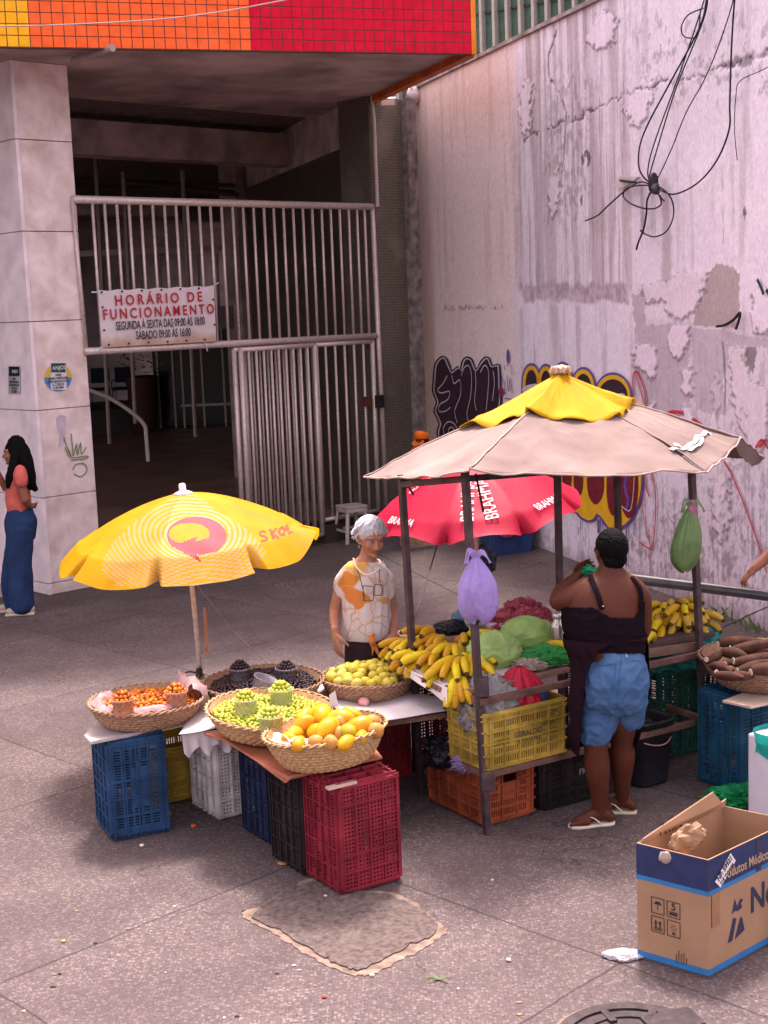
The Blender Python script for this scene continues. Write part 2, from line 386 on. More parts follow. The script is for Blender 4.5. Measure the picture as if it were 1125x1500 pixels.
def flat_wall(name, a, b, z0, z1, t, mt, parent, nrm=None):
    a, b = Vector(a), Vector(b); d = (b-a).normalized(); n_ = Vector((d.y, -d.x, 0)) if nrm is None else nrm
    s = MB(); L_ = (b-a).length
    s.box((a+b)/2+UP*(z0+z1)/2-n_*t/2, (L_, t, z1-z0), Matrix((d, n_, UP)).transposed())
    me = s.mesh(name); uv = me.uv_layers.new(name='UVMap')
    for p in me.polygons:
        for li in p.loop_indices:
            co = me.vertices[me.loops[li].vertex_index].co; uv.data[li].uv = ((co-a).dot(d)+(co-a).dot(n_), co.z)
    return link(name, me, mt, parent, False)
BW = -wd                                           # towards the back of the hall, parallel to the plaster wall
flat_wall('mosaic_column', GB, GC, 0, SOF, .55, MOS, bld, gn)
s = MB(); q = GC-gn*.15+gd*.03; s.box(q+UP*SOF/2, (.16, .5, SOF), Matrix((gd, gn, UP)).transposed()); s.build('corner_mortar', mat('corner_mortar', (.20, .165, .155), .95, var=.5, scale=9, bump=.6, bscale=25), bld)
flat_wall('mosaic_return', GC-gn*.3-gd*.06, GC-gn*.3-gd*.06+BW*1.6, 0, SOF+.2, .25, MOS, bld)
flat_wall('mosaic_side_wall', GB-gn*.30+gd*.004, GB-gn*.30+BW*6.2, 0, 4.85, .3, MOS, bld, Vector((-abs(BW.y), BW.x, 0)).normalized()*1)
flat_wall('side_wall_concrete_band', GB-gn*.30+gd*.02, GB-gn*.30+BW*6.2+gd*.02, 4.85, SOF+.3, .3, mat('pale_concrete', (.58, .48, .46), .9, var=.3, scale=3, detail=9), bld, Vector((-abs(BW.y), BW.x, 0)).normalized())
# conduit on the edge of the mosaic
s = MB(); s.tube([gate_p(540, 85, .05), gate_p(548, 180, .05), gate_p(553, 303, .05)], .022, 8); s.build('conduit', mat('pale_pipe', (.5, .42, .40), .5), bld)
# step under the right leaf
s = MB(); s.box(GA+gd*3.75-gn*.1+UP*.11, (1.2, .35, .22), Matrix((gd, gn, UP)).transposed()); s.build('threshold', mat('dark_step', (.05, .035, .03), .8), bld)
# canopy: soffit slab, tiled fascia, orange trim
CF = G(690, 72, SOF); CL = G(-0, 61, SOF); CK = G(556, 137, SOF)
cd = (CF-CL).normalized(); CL2 = CL-cd*3.2; cn = Vector((cd.y, -cd.x, 0))
sdv = (CK-CF).normalized(); BK = CF+sdv*5.2
s = MB(); s.slab([CL2-cn*.02+UP*.34, CF-cn*.02+UP*.34, BK+UP*.34, BK-gd*6.5+UP*.34, CL2-cn*5+sdv*0+UP*.34], .34)
s.build('soffit', mat('soffit_concrete', (.42, .33, .31), .9, var=.4, scale=1.6, bump=.3, bscale=14, detail=9), bld)
# tiles as real squares in a mortar bed
FH = 1.0; L_ = (CF-CL2).length; ts = .1035
s = MB(); s.box(CL2+cd*L_/2+UP*(FH/2-.06)+cn*.02, (L_, .06, FH), Matrix((cd, cn, UP)).transposed()); s.build('fascia_bed', mat('mortar', (.16, .07, .05), .9), bld)
cols = {'yellow': ((.86, .42, .015), MB()), 'orange': ((.85, .13, .03), MB()), 'red': ((.56, .004, .03), MB())}
u_y = (CL-CL2).length+(G(48, 40, SOF)-CL).dot(cd)*.97; u_r = (CL-CL2).length+(G(401, 40, SOF)-CL).dot(cd)
Mc = Matrix((cd, cn, UP)).transposed()
nx = int(L_/ts)
for i in range(nx+1):
    for j in range(int(FH/ts)+1):
        x = L_-ts*(i+.5)
        if x < 0: continue
        k = 'yellow' if x < u_y else 'orange' if x < u_r else 'red'
        if j < 0: k = 'red'
        e = rnd.uniform(-.0015, .0015)
        z = -.055+ts*(j+.5)
        cols[k][1].box(CL2+cd*x+UP*z+cn*(.052+e), (ts-.009, .008, ts-.009), Mc)
for k, (c, mb) in cols.items():
    mb.build(k+'_tiles', mat(k+'_tile', c, .5, var=.13, scale=9, spec=.2), bld)
s = MB(); s.box(CF+cd*.01+UP*(FH/2-.06)+cn*.02, (.05, .09, FH), Mc); s.build('end_trim', mat('orange_paint', (.70, .22, .02), .5, var=.2), bld)
s = MB(); s.beam(CF-UP*.03+sdv*.03, CF+sdv*4.1-UP*.03, .10, .09); s.build('side_trim', mat('orange_red_trim', (.50, .12, .03), .6, var=.35, scale=4), bld)
s = MB(); s.beam(CL2-UP*.015-cn*.05, CF-UP*.015-cn*.05, .14, .03); s.build('fascia_underside', mat('red_brown_underside', (.30, .05, .035), .7, var=.3), bld)
# ceiling beams, inner ceiling and back of the hall
gb = -gn
s = MB(); s.beam(GA-gd*3+gb*1.2+UP*5.60, GB+gd*.55+gb*1.2+UP*5.60, 1.5, .40); s.build('ceiling_beam', CONC, bld)
s = MB(); s.beam(GA-gd*3+gb*3.4+UP*5.14, GB+gd*1.6+gb*3.4+UP*5.14, .4, .44); s.build('ceiling_beam', CONC, bld)
s = MB(); s.beam(GA-gd*3+gb*6.8+UP*4.55, GB+gd*1.9+gb*6.8+UP*4.55, .4, .22); s.build('ceiling_beam', CONC, bld)
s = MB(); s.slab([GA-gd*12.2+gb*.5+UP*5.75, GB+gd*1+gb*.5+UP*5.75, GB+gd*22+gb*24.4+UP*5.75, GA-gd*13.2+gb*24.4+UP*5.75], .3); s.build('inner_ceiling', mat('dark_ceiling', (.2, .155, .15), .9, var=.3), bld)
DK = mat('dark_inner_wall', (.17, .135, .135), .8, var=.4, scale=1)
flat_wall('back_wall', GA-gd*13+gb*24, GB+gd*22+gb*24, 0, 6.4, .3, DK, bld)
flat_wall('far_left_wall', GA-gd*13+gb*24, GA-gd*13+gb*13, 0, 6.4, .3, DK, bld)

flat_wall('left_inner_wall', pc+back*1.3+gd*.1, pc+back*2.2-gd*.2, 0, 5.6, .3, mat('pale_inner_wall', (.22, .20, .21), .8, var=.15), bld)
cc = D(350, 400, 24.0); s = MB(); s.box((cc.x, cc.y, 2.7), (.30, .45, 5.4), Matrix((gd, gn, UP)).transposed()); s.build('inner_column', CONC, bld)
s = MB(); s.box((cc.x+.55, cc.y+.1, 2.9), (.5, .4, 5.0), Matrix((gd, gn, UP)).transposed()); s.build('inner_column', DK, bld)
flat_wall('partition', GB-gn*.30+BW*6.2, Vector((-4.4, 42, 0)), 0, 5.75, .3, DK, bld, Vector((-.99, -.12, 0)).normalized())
PIPE = mat('dark_pipe', (.06, .05, .05), .5)
for (a, b, y) in (((100, 262), (345, 272), 23), ((100, 272), (345, 281), 23.2), ((180, 266), (350, 286), 22.8)):
    s = MB(); s.tube([D(*a, y), D(*b, y)], .035, 8); s.build('ceiling_pipe', PIPE, bld)
RAIL = mat('inner_steel', (.25, .20, .19), .4, metal=.5)
for (u, v0, v1) in ((139, 218, 650), (180, 252, 620), (267, 250, 640)):
    s = MB(); s.tube([D(u, v0, 22), D(u+(v1-v0)*.05, v1, 22)], .035, 8); s.build('ceiling_hanger', RAIL, bld)
s = MB(); s.beam(D(110, 372, 25), D(352, 362, 25), .06, .10); s.build('mezzanine_rail', RAIL, bld)
for u in range(150, 350, 28):
    s = MB(); s.tube([D(u, 372, 25), D(u+3, 455, 25)], .018, 6); s.build('mezzanine_post', RAIL, bld)
flat_wall('mezzanine_front', D(100, 470, 25.5)*1, D(350, 470, 25.5)*1, 2.9, 3.5, .3, mat('mezz', (.07, .055, .055), .8), bld) if False else None
s = MB(); a, b = D(110, 480, 24), D(350, 470, 24); s.beam((a.x, a.y, 2.75), (b.x, b.y, 2.75), .2, .38); s.build('mezzanine_edge', DK, bld)
# fluorescent tube holder under the soffit
a, b = G(108, 88, SOF-.06), G(165, 70, SOF-.06); s = MB(); s.tube([a, b], .035, 10); s.build('tube_lamp', mat('lamp_off', (.34, .28, .26), .4), bld)
# cable sagging over the tiles
t = tag(MB().tube(spline([D(-60, 52, 13.2)-cn*0+cn*.4, D(60, 50, 13.4)+cn*.4, D(200, 43, 13.6)+cn*.4, D(300, 32, 13.8)+cn*.4, D(400, 14, 14)+cn*.4, D(490, -6, 14.2)+cn*.4], 5), .007, 6).build('overhead_cable', mat('pink_cable', (.45, .30, .28), .6)), 'thin pale cable sagging across the tiled canopy', 'cable')
# dark conduit cables along the concrete band
s = MB(); s.tube(spline([D(352, 208, 22.8), D(400, 180, 21), D(470, 132, 19.3), D(535, 82, 17.6), D(545, 78, 17.4)], 4), .02, 6); s.build('wall_cable', PIPE, bld)

# things in the hall
s = MB(); P_ = spline([D(130, 571, 20), D(160, 583, 19.6), D(190, 602, 19.3), D(211, 622, 19.1), D(214, 640, 19.05), D(217, 676, 19.0)], 5); s.tube(P_, .028, 8)
tag(s.build('handrail', mat('white_rail', (.55, .50, .48), .35)), 'curved pale handrail inside the hall entrance', 'handrail')
plf = D(160, 600, 35.5)
tag(MB().box((plf.x-.3, plf.y, .30), (3.4, 3.0, .6), Matrix((gd, gn, UP)).transposed()).build('platform', mat('platform_grey', (.10, .085, .085), .7)), 'low grey platform carrying the dark chairs at the back of the hall', 'platform')
def office_chair(u, v, y, lab):
    p = D(u, v, y); p.z = .60; t = thing('chair', lab, 'chair', p, .3, 'dark office chairs inside the hall'); M_ = mat('navy_fabric', (.02, .025, .06), .8); B_ = mat('black_steel', (.012, .012, .012), .4)
    X = Matrix.Translation(p)
    def bb(nm, c, d, m_): MB().box(p+Vector(c), d).build(nm, m_, t, bev=.02)
    bb('seat', (0, 0, .45), (.48, .46, .07), M_); bb('backrest', (0, .22, .78), (.46, .06, .38), M_)
    for sx in (-.22, .22):
        for sy in (-.2, .2): MB().tube([p+Vector((sx, sy, .43)), p+Vector((sx*1.1, sy*1.1, 0))], .014, 6).build('leg', B_, t)
        MB().tube([p+Vector((sx*1.1, -.2, .44)), p+Vector((sx*1.1, -.2, .64)), p+Vector((sx*1.1, .2, .66))], .014, 6).build('armrest', B_, t)
office_chair(181, 580, 35.0, 'dark office chair seen through the entrance, beside the flower pot')
office_chair(146, 580, 35.0, 'dark office chair seen through the entrance, beside the stone pillar')
p = G(211, 634, .012); t = thing('potted_plant', 'tall brown pot with pale yellow flowers inside the hall', 'potted plant', p)
MB().lathe(p, [(.0, 0), (.26, 0), (.36, .5), (.33, 1.1), (.42, 1.35), (.38, 1.38), (.34, 1.2)], 20).build('pot', mat('red_clay', (.10, .04, .035), .6), t, True)
s = MB()
for i in range(170):
    d = Vector((rnd.gauss(0, 1), rnd.gauss(0, 1), rnd.gauss(0, .8))).normalized()*rnd.uniform(.25, .62); c = p+Vector((0, 0, 1.75))+d
    a = rnd.uniform(0, 6.3); x = Vector((math.cos(a), math.sin(a), rnd.uniform(-.5, .5)))*.055; y = x.cross(UP).normalized()*.04
    s.add([c-x, c-y, c+x, c+y], [(0, 1, 2, 3)], i % 3)
s.build('flowers', [mat('leaf_dark', (.05, .06, .03), .6), mat('flower_yellow', (.45, .32, .12), .7), mat('flower_pink', (.30, .13, .12), .7)], t)
# glazed kiosk
p = G(262, 628, .012); t = thing('kiosk', 'dark glazed kiosk with pale frames at the back of the hall', 'kiosk', p)
FR = mat('pale_frame', (.30, .25, .22), .4, metal=.4)
MB().box(p+Vector((.7, .9, 1.25)), (2.6, 1.2, 2.4)).build('cabinet', mat('dark_glass', (.02, .018, .016), .12), t)
for x in (-.48, -.10, .12, .62, 1.15, 1.86): MB().box(p+Vector((x, .27, 1.3)), (.05, .05, 2.6)).build('frame_post', FR, t)
MB().box(p+Vector((.7, .26, 2.55)), (2.5, .06, .10)).build('frame_rail', mat('brown_wood', (.16, .07, .03), .5), t)
MB().box(p+Vector((.9, .26, .55)), (1.7, .04, .06)).build('frame_rail', FR, t)
# yellow dashes of floor marking
for i, u in enumerate((118, 150, 186, 222, 258)):
    q = G(u+0, 645-(u-118)*.075, .02); s = MB(); s.slab([q, q+gd*.55, q+gd*.55-gn*.12, q-gn*.12], .004)
    tag(s.build('floor_marking', mat('yellow_floor_paint', (.30, .21, .06), .7)), kind='structure')
# notice and control box beyond the bars
q = D(394, 402, 23.6); s = MB(); s.box(q, (.22, .03, .75), Matrix((BW, wn, UP)).transposed()); t = tag(s.build('notice_board', mat('notice_white', (.35, .33, .33), .6)), 'narrow notice with green and pink stripes on the inner wall', 'sign')
for z_, c_ in ((.2, (.06, .3, .12)), (-.05, (.5, .1, .15)), (-.25, (.06, .3, .12))): MB().box(q+UP*z_+wn*.02, (.18, .012, .1), Matrix((BW, wn, UP)).transposed()).build('stripe', mat('stripe%.1f' % z_, c_, .6), t)
q = D(377, 342, 22.5); s = MB(); s.box(q, (.12, .10, .2)); tag(s.build('control_box', mat('box_black', (.02, .02, .02), .4), bev=.01), 'small black control box on the inner column', 'electrical box')
# floodlight on the mosaic column
q = gate_p(568, 149, .12); t = thing('floodlight', 'small white floodlight on the mosaic column under the canopy', 'floodlight', q)
Mf = Matrix.Rotation(R(28), 3, 'X'); MB().box(q, (.20, .05, .10), Mf).build('housing', mat('lamp_grey', (.35, .33, .33), .4), t, bev=.006)
MB().box(q+Mf @ Vector((0, -.028, 0)), (.16, .006, .065), Mf).build('lens', mat('lens', (.8, .74, .70), .2), t); MB().tube([q+Vector((0, .02, .0)), q+Vector((0, .12, .06))], .012, 6).build('bracket', PIPE, t)

# ------------------------------------------------------------------ gate
ST = mat('gate_steel', (.56, .46, .43), .42, metal=.35, var=.15, scale=30)
gate = thing('metal_gate', 'tall barred steel gate across the hall entrance', 'gate', GA)
def gtube(nm, a, b, r, par=gate, off=0.0, n=10): return MB().tube([gate_p(*a, off), gate_p(*b, off)], r, n).build(nm, ST, par, True)
gtube('top_rail', (106, 292), (545, 303), .042); gtube('middle_rail', (124, 515), (551, 492), .04)
gtube('side_post', (545, 300), (566, 740), .032); gtube('side_post', (106, 292), (127, 515), .02)
z_t, z_m = 4.06, 2.48
def at_top(u):   # bar foot position along the gate from its pixel on the middle rail
    p = gate_p(u, 503 if False else 515-(u-125)*.054); return (p-GA).dot(gd)
ub = [135+i*0 for i in range(0)]
tb = [at_top(u) for u in (149.5, 167, 184.5, 202, 219, 236, 253, 269.5, 286, 303, 319, 335, 351, 366, 381, 396, 410, 424, 438, 452, 465.5, 479, 492, 505, 518, 530, 541)]
for t_ in tb:
    MB().tube([GA+gd*t_+UP*z_m, GA+gd*t_+UP*z_t], .0165, 8).build('bar', ST, gate, True)
# middle leaf, folded: double row of bars
lf = thing('gate_leaf', None, None, (0, 0, 0)); COL.objects.unlink(lf); bpy.data.objects.remove(lf)
def leaf(u0, u1, bars, z0, name, r=.0165, off=.0, mid=True):
    a, b = (gate_p(u0, 505, off)-GA).dot(gd), (gate_p(u1, 500, off)-GA).dot(gd)
    fr = MB(); q = lambda t_, z: GA+gd*t_+gn*off+UP*z
    fr.tube([q(a, z0), q(a, z_m-.06)], .03, 8); fr.tube([q(b, z0), q(b, z_m-.06)], .03, 8); fr.tube([q(a, z0), q(b, z0)], .028, 8); fr.tube([q(a, z_m-.07), q(b, z_m-.07)], .028, 8)
    f_ = fr.build('leaf_frame', ST, gate, True)
    for i in range(bars):
        t_ = a+(b-a)*(i+1)/(bars+1); MB().tube([q(t_, z0), q(t_, z_m-.07)], r, 8).build('bar', ST, f_, True)
leaf(352, 460, 9, .12, 'folded', off=.08); leaf(356, 458, 8, .16, 'folded', off=-.10, r=.014)
leaf(342, 351, 0, .10, 'stile', off=.02); leaf(462, 545, 5, .28, 'wicket')
q = gate_p(556, 588, .06); MB().box(q, (.10, .08, .16), Matrix((gd, gn, UP)).transposed()).build('lock_box', mat('box_black', (.02, .02, .02)), gate, bev=.008)
q = gate_p(537, 588, .04); MB().box(q, (.09, .05, .12), Matrix((gd, gn, UP)).transposed()).build('latch', mat('rust_red', (.12, .03, .02), .7), gate)
# banner tied to the bars
c4 = [gate_p(143.5, 425, .06), gate_p(313, 418, .06), gate_p(317, 500, .06), gate_p(149, 509, .06)]
ban = thing('banner', 'white vinyl banner giving opening hours tied to the gate bars', 'sign', c4[3])
NXb, NYb = 40, 20; V = []
for j in range(NYb+1):
    for i in range(NXb+1):
        x, y = i/NXb, j/NYb; p = (c4[0].lerp(c4[1], x)).lerp(c4[3].lerp(c4[2], x), y)
        fold = .010*math.exp(-((x-.9)*3+(y)*1.2-.2)**2*30)+.008*math.exp(-((x)*2.4-y-.1)**2*30)+.006*noise.noise(Vector((x*4, y*3, 1)))
        edge = .012*math.sin(x*math.pi*6)**2*(1-y)**8
        V.append(p+gn*fold-UP*edge)
s = MB().add(V, [(j*(NXb+1)+i, j*(NXb+1)+i+1, (j+1)*(NXb+1)+i+1, (j+1)*(NXb+1)+i) for j in range(NYb) for i in range(NXb)])
def banner_mat():
    mt = mat('banner_vinyl', (.66, .58, .60), .5, var=.05, scale=3); n = mt.node_tree; L = n.links; b = n.nodes['Principled BSDF']; src = b.inputs['Base Color'].links[0].from_socket
    tc = n.nodes.new('ShaderNodeTexCoord'); sp = n.nodes.new('ShaderNodeSeparateXYZ'); L.new(tc.outputs['Object'], sp.inputs[0])
    nz = n.nodes.new('ShaderNodeTexNoise'); nz.inputs['Scale'].default_value = 4; nz.inputs['Detail'].default_value = 6; L.new(tc.outputs['Object'], nz.inputs['Vector'])
    ad = n.nodes.new('ShaderNodeMath'); ad.operation = 'MULTIPLY_ADD'; ad.inputs[1].default_value = -.30; L.new(nz.outputs[0], ad.inputs[0]); L.new(sp.outputs[2], ad.inputs[2])
    mr = n.nodes.new('ShaderNodeMapRange'); mr.inputs[1].default_value = -.12; mr.inputs[2].default_value = -.02; mr.inputs[3].default_value = .75; mr.inputs[4].default_value = 0; L.new(ad.outputs[0], mr.inputs[0])
    mx = n.nodes.new('ShaderNodeMix'); mx.data_type = 'RGBA'; mx.inputs[7].default_value = (.42, .25, .13, 1); L.new(mr.outputs[0], mx.inputs[0]); L.new(src, mx.inputs[6]); L.new(mx.outputs[2], b.inputs['Base Color'])
    return mt
s.build('sheet', banner_mat(), ban, True)
bx = (c4[1]-c4[0]).normalized(); by = ((c4[0]-c4[3]).normalized()); Wb = (c4[1]-c4[0]).length; Hb = (c4[0]-c4[3]).length
RED = mat('banner_red', (.42, .03, .04), .6); INK = mat('banner_ink', (.03, .025, .03), .6)
def bp_(x, y): return (c4[0].lerp(c4[1], x)).lerp(c4[3].lerp(c4[2], x), y)+gn*.022
for (tx, x, y, sz, mt_, bo, xs_, sp_) in (('HORÁRIO DE', .50, .20, .150, RED, .02, .95, 1.45), ('FUNCIONAMENTO', .50, .43, .150, RED, .02, .88, 1.4), ('SEGUNDA À SEXTA DAS 09:00 ÀS 18:00', .505, .635, .125, INK, .012, .54, 1.0), ('SÁBADO 09:00 ÀS 16:00', .52, .82, .125, INK, .012, .56, 1.0)):
    text(tx, sz, mt_, ban, bp_(x, y), bx, by, bold=bo, xs=xs_, space=sp_)
for (x, y) in [(i/6+.02, .04) for i in range(6)]+[(i/6+.05, .955) for i in range(6)]+[(.02, .3), (.02, .7), (.98, .25), (.98, .7)]:
    MB().ball(bp_(x, y), .012, n=8, m_=5).build('eyelet', INK, ban)
for (a, b) in (((313, 419), (320, 414)), ((300, 502), (304, 514)), ((143, 428), (134, 428)), ((150, 508), (143, 514))):
    MB().tube([gate_p(*a, .07), gate_p(*b, .03)], .008, 5).build('tie', mat('tie_white', (.6, .55, .55)), ban)

# stickers and scribbles on the pillar
def pill(u, v, side=False, off=.012):
    return PL(u, v, pc+(-pd_ if side else pn_)*off, (-pd_ if side else pn_))
GRN = mat('sticker_green', (.02, .07, .05), .5); WHT = mat('sticker_white', (.62, .60, .64), .5); BLK = mat('sticker_ink', (.05, .05, .07), .6)
def quad_px(f, pts, mt, par, nm, off): return MB().prism([f(*p, off=off) for p in pts], pn_*.0015).build(nm, mt, par)
t = thing('round_sticker', 'round yellow and blue sticker behind the larger white notice on the pillar', 'sticker', pill(85, 570))
for (cx, r0_, c_, a0, a1, o_) in ((85, 1, 'y', math.pi, 2*math.pi, .010), (85, 1, 'b', 0, math.pi, .0105)):
    P_ = [(85+20*math.cos(a0+(a1-a0)*i/20), 553+20*math.sin(a0+(a1-a0)*i/20)) for i in range(21)]
    quad_px(pill, P_, mat('st_y', (.60, .42, .06)) if c_ == 'y' else mat('st_b', (.09, .22, .50)), t, 'half_disc', o_)
def notice(side, x0, y0, x1, y1, lab):
    f = lambda u, v, off: pill(u, v, side, off)
    t = thing('notice', lab, 'sticker', f(x0, y1, .012))
    quad_px(f, [(x0, y0), (x1, y0), (x1+.5, y1), (x0+.5, y1)], WHT, t, 'sheet', .016)
    quad_px(f, [(x0+1, y0+1), (x1-1, y0+1), (x1-1, y0+(y1-y0)*.36), (x0+1, y0+(y1-y0)*.36)], GRN, t, 'header', .020)
    ex = (-back if side else pd_); cx = (x0+x1)/2
    text('ANJOS', .058 if not side else .045, WHT, t, f(cx+1, y0+(y1-y0)*.2, .024), ex, UP, bold=.01, xs=.9)
    for k, (tx, sz) in enumerate((('SISTEMA', .03), ('EXAMES HOSPITALARES', .034), ('AGORA EM NOVO LOCAL', .034), ('R. C. CRUZ, 40', .034), ('71 3013-0964', .036))):
        text(tx, sz, BLK, t, f(cx, y0+(y1-y0)*(.46+.115*k), .022), ex, UP, bold=.02, xs=.62 if not side else .5)
notice(False, 74, 531, 97, 571, 'white notice with green header on the front of the stone pillar')
notice(True, 12, 536, 29, 577, 'smaller white notice with green header on the side of the stone pillar')
s = MB()
for pl in ([(93, 640), (98, 655), (104, 668), (100, 658)], [(104, 635), (106, 655), (107, 668), (112, 650), (113, 667), (118, 648), (119, 665), (126, 655)], [(95, 655), (104, 670), (128, 668), (124, 672), (104, 674)], [(106, 688), (112, 680), (124, 680), (127, 690), (118, 698), (108, 694)]):
    strip(s, [pill(*p) for p in spline2(pl, 4)], .012, pn_, .004)
s.build('scribble', mat('green_chalk', (.16, .22, .12), .8), bld)
for k, pl in enumerate(([(82, 612), (88, 607), (96, 610), (95, 630), (92, 650), (86, 655), (88, 635), (84, 625)],)):
    MB().prism([pill(*p, off=.0125) for p in pl], pn_*.001).build('paint_remnant', mat('lilac_paint', (.50, .42, .50), .7), bld)

# ------------------------------------------------------------------ slatted facade behind the wall
q0 = D(640, 60, 26); fac = thing('slatted_facade', 'green facade with pale vertical slats rising behind the plaster wall', 'facade', (q0.x, q0.y, 0))
fd = Vector((.80, -.60, 0)).normalized(); fn = Vector((-.6, -.8, 0)); F0 = Vector((q0.x, q0.y, 0))-fd*1.5
MB().box(F0+fd*8+UP*4.8, (20, .1, 9.6), Matrix((fd, fn, UP)).transposed()).build('green_panel', mat('facade_green', (.10, .17, .13), .6, var=.2), fac)
s = MB()
for i in range(70): s.box(F0+fd*(-1.6+i*.26)+fn*.14+UP*4.8, (.05, .14, 9.6), Matrix((fd, fn, UP)).transposed())
s.build('slats', mat('slat_pale', (.42, .38, .33), .6), fac)
s = MB()
for z in (6.5, 7.15, 7.8): s.box(F0+fd*8+fn*.09+UP*z, (20, .03, .03), Matrix((fd, fn, UP)).transposed())
s.build('cross_rails', mat('rail_dk', (.08, .07, .06), .6), fac)
# ================================================================== THE PEELING WALL
def W3(u, v, off=0.0): return PL(u, v, WC+wn*off, wn)
def Wsz(u, v):
    p = W3(u, v)-WC; return p.dot(wd), p.z
WT = 5.60
wall = thing('plaster_wall', 'tall weathered wall with peeling lilac plaster and graffiti to the right of the entrance', 'wall', WC)
def build_wall():
    S0, S1, Z1 = 0.0, 12.4, WT
    ns, nz_ = 760, 400
    # denser sampling near the viewer
    S = np.linspace(S0, S1, ns); Z = np.linspace(0, Z1, nz_)
    SS, ZZ = np.meshgrid(S, Z, indexing='ij')
    g = np.random.RandomState(3)
    def vnoise(x, y, seed):
        r = np.random.RandomState(seed).rand(256, 256)
        xi = np.floor(x).astype(int); yi = np.floor(y).astype(int); fx = x-xi; fy = y-yi
        fx = fx*fx*(3-2*fx); fy = fy*fy*(3-2*fy); a = lambda i, j: r[(xi+i) % 256, (yi+j) % 256]
        return (a(0, 0)*(1-fx)+a(1, 0)*fx)*(1-fy)+(a(0, 1)*(1-fx)+a(1, 1)*fx)*fy
    def fbm(x, y, seed, o=5, gain=.5):
        t = 0; am = 1; tot = 0
        for k in range(o): t = t+am*vnoise(x*2**k+k*17.3, y*2**k+k*9.1, seed+k); tot += am; am *= gain
        return t/tot
    sm = lambda a, b, x: np.clip((x-a)/(b-a), 0, 1)**2*(3-2*np.clip((x-a)/(b-a), 0, 1))
    # photo coordinates of every wall point, so that stains keep their places on the wall
    P0 = np.array(WC); wdv = np.array(wd)
    X = P0[0]+SS*wdv[0]; Y = P0[1]+SS*wdv[1]; Zw = ZZ-HC
    fw = X*f0.x+Y*f0.y+Zw*f0.z; U = 562.5+FPX*(X*RR.x+Y*RR.y+Zw*RR.z)/fw; V = 750-FPX*(X*UU.x+Y*UU.y+Zw*UU.z)/fw
    def area(x0, x1, y0, y1, sx=12, sy=12, jag=10, seed=50):
        j = (fbm(SS*6, ZZ*6, seed)-.5)*2*jag
        return sm(x0-sx, x0+sx, U+j)*(1-sm(x1-sx, x1+sx, U+j))*sm(y0-sy, y0+sy, V+j)*(1-sm(y1-sy, y1+sy, V+j))
    def poly(P, jag=4, seed=60, soft=1.5):
        j1 = (fbm(SS*22, ZZ*22, seed)-.5)*2*jag; j2 = (fbm(SS*22, ZZ*22, seed+7)-.5)*2*jag
        u, v = U+j1, V+j2; xs = [p[0] for p in P]; ys = [p[1] for p in P]
        idx = np.where((u > min(xs)) & (u < max(xs)) & (v > min(ys)) & (v < max(ys))); m = np.zeros_like(U)
        a, b = u[idx], v[idx]; c = np.zeros(a.shape, bool); jx = len(P)-1
        for i in range(len(P)):
            xi, yi = P[i]; xj, yj = P[jx]
            if yi != yj: c ^= ((yi > b) != (yj > b)) & (a < (xj-xi)*(b-yi)/(yj-yi)+xi)
            jx = i
        m[idx] = c; return m
    streak = fbm(SS*9, ZZ*.55, 11, 5, .6); streak2 = fbm(SS*26, ZZ*1.1+3, 21, 4, .6); blot = fbm(SS*1.6, ZZ*1.6, 31, 6); fine = fbm(SS*14, ZZ*11, 41, 5, .6)
    vfine = fbm(SS*34, ZZ*18, 47, 3, .7)
    col = np.zeros(U.shape+(3,)); mixc = lambda c, k, m: c*(1-m[..., None])+np.array(k)*m[..., None]
    left = 1-sm(750, 758, U+(fine-.5)*4)
    col[:] = (.72, .64, .71)
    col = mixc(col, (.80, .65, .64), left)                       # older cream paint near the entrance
    col = mixc(col, (.78, .70, .76), sm(.5, .68, blot)*.5*(1-left))
    col = mixc(col, (.56, .29, .16), left*sm(.45, 1, 1-(V-130)/170)*.40*(1-sm(700, 770, U)))  # orange glow beside the tiled canopy, painted into the wall colour
    col = mixc(col, (.42, .32, .31), left*sm(.50, .70, streak)*.32*(1-sm(350, 620, V)*.6))
    # brown run-off between u 750 and 930
    run = area(760, 925, -50, 425, 18, 8, 14)
    col = mixc(col, (.36, .27, .28), run*sm(.38, .70, streak)*.6)
    col = mixc(col, (.23, .17, .185), run*sm(.50, .72, streak2)*.5)
    col = mixc(col, (.20, .15, .16), area(795, 870, 90, 330, 25, 30, 16)*sm(.50, .64, fine)*.5)
    col = mixc(col, (.36, .27, .30), area(765, 918, 416, 442, 4, 4, 9)*(.55+.4*sm(.4, .6, fine)))
    run2 = area(925, 1400, -50, 400, 14, 30, 12); col = mixc(col, (.42, .34, .38), run2*sm(.56, .78, streak)*.5)
    col = mixc(col, (.17, .13, .14), area(925, 1500, 20, 150, 40, 30, 16)*sm(.58, .66, fine)*.5)
    col = mixc(col, (.33, .25, .26), area(970, 982, 290, 420, 3, 10, 3)*.6)
    col = mixc(col, (.22, .17, .18), area(938, 960, 275, 340, 4, 10, 4)*sm(.3, .6, streak2)*.7)
    col = mixc(col, (.20, .16, .18), area(640, 745, 447, 454, 3, 2, 5)*sm(.5, .6, fine)*.7)
    col = mixc(col, (.42, .33, .37), area(760, 940, 445, 620, 20, 10, 20)*sm(.52, .72, streak)*.6)
    # lower right: damp, mould and lost paint
    low = area(925, 2600, 470, 1400, 16, 22, 22)
    col = mixc(col, (.50, .42, .47), low*.3)
    col = mixc(col, (.24, .19, .215), low*sm(.50, .62, .55*fine+.45*streak2)*.36)
    foot = sm(2.0, .35, ZZ+(blot-.5)*1.2) if False else (1-sm(.5, 2.0, ZZ+(blot-.5)*1.6))*sm(790, 900, U)
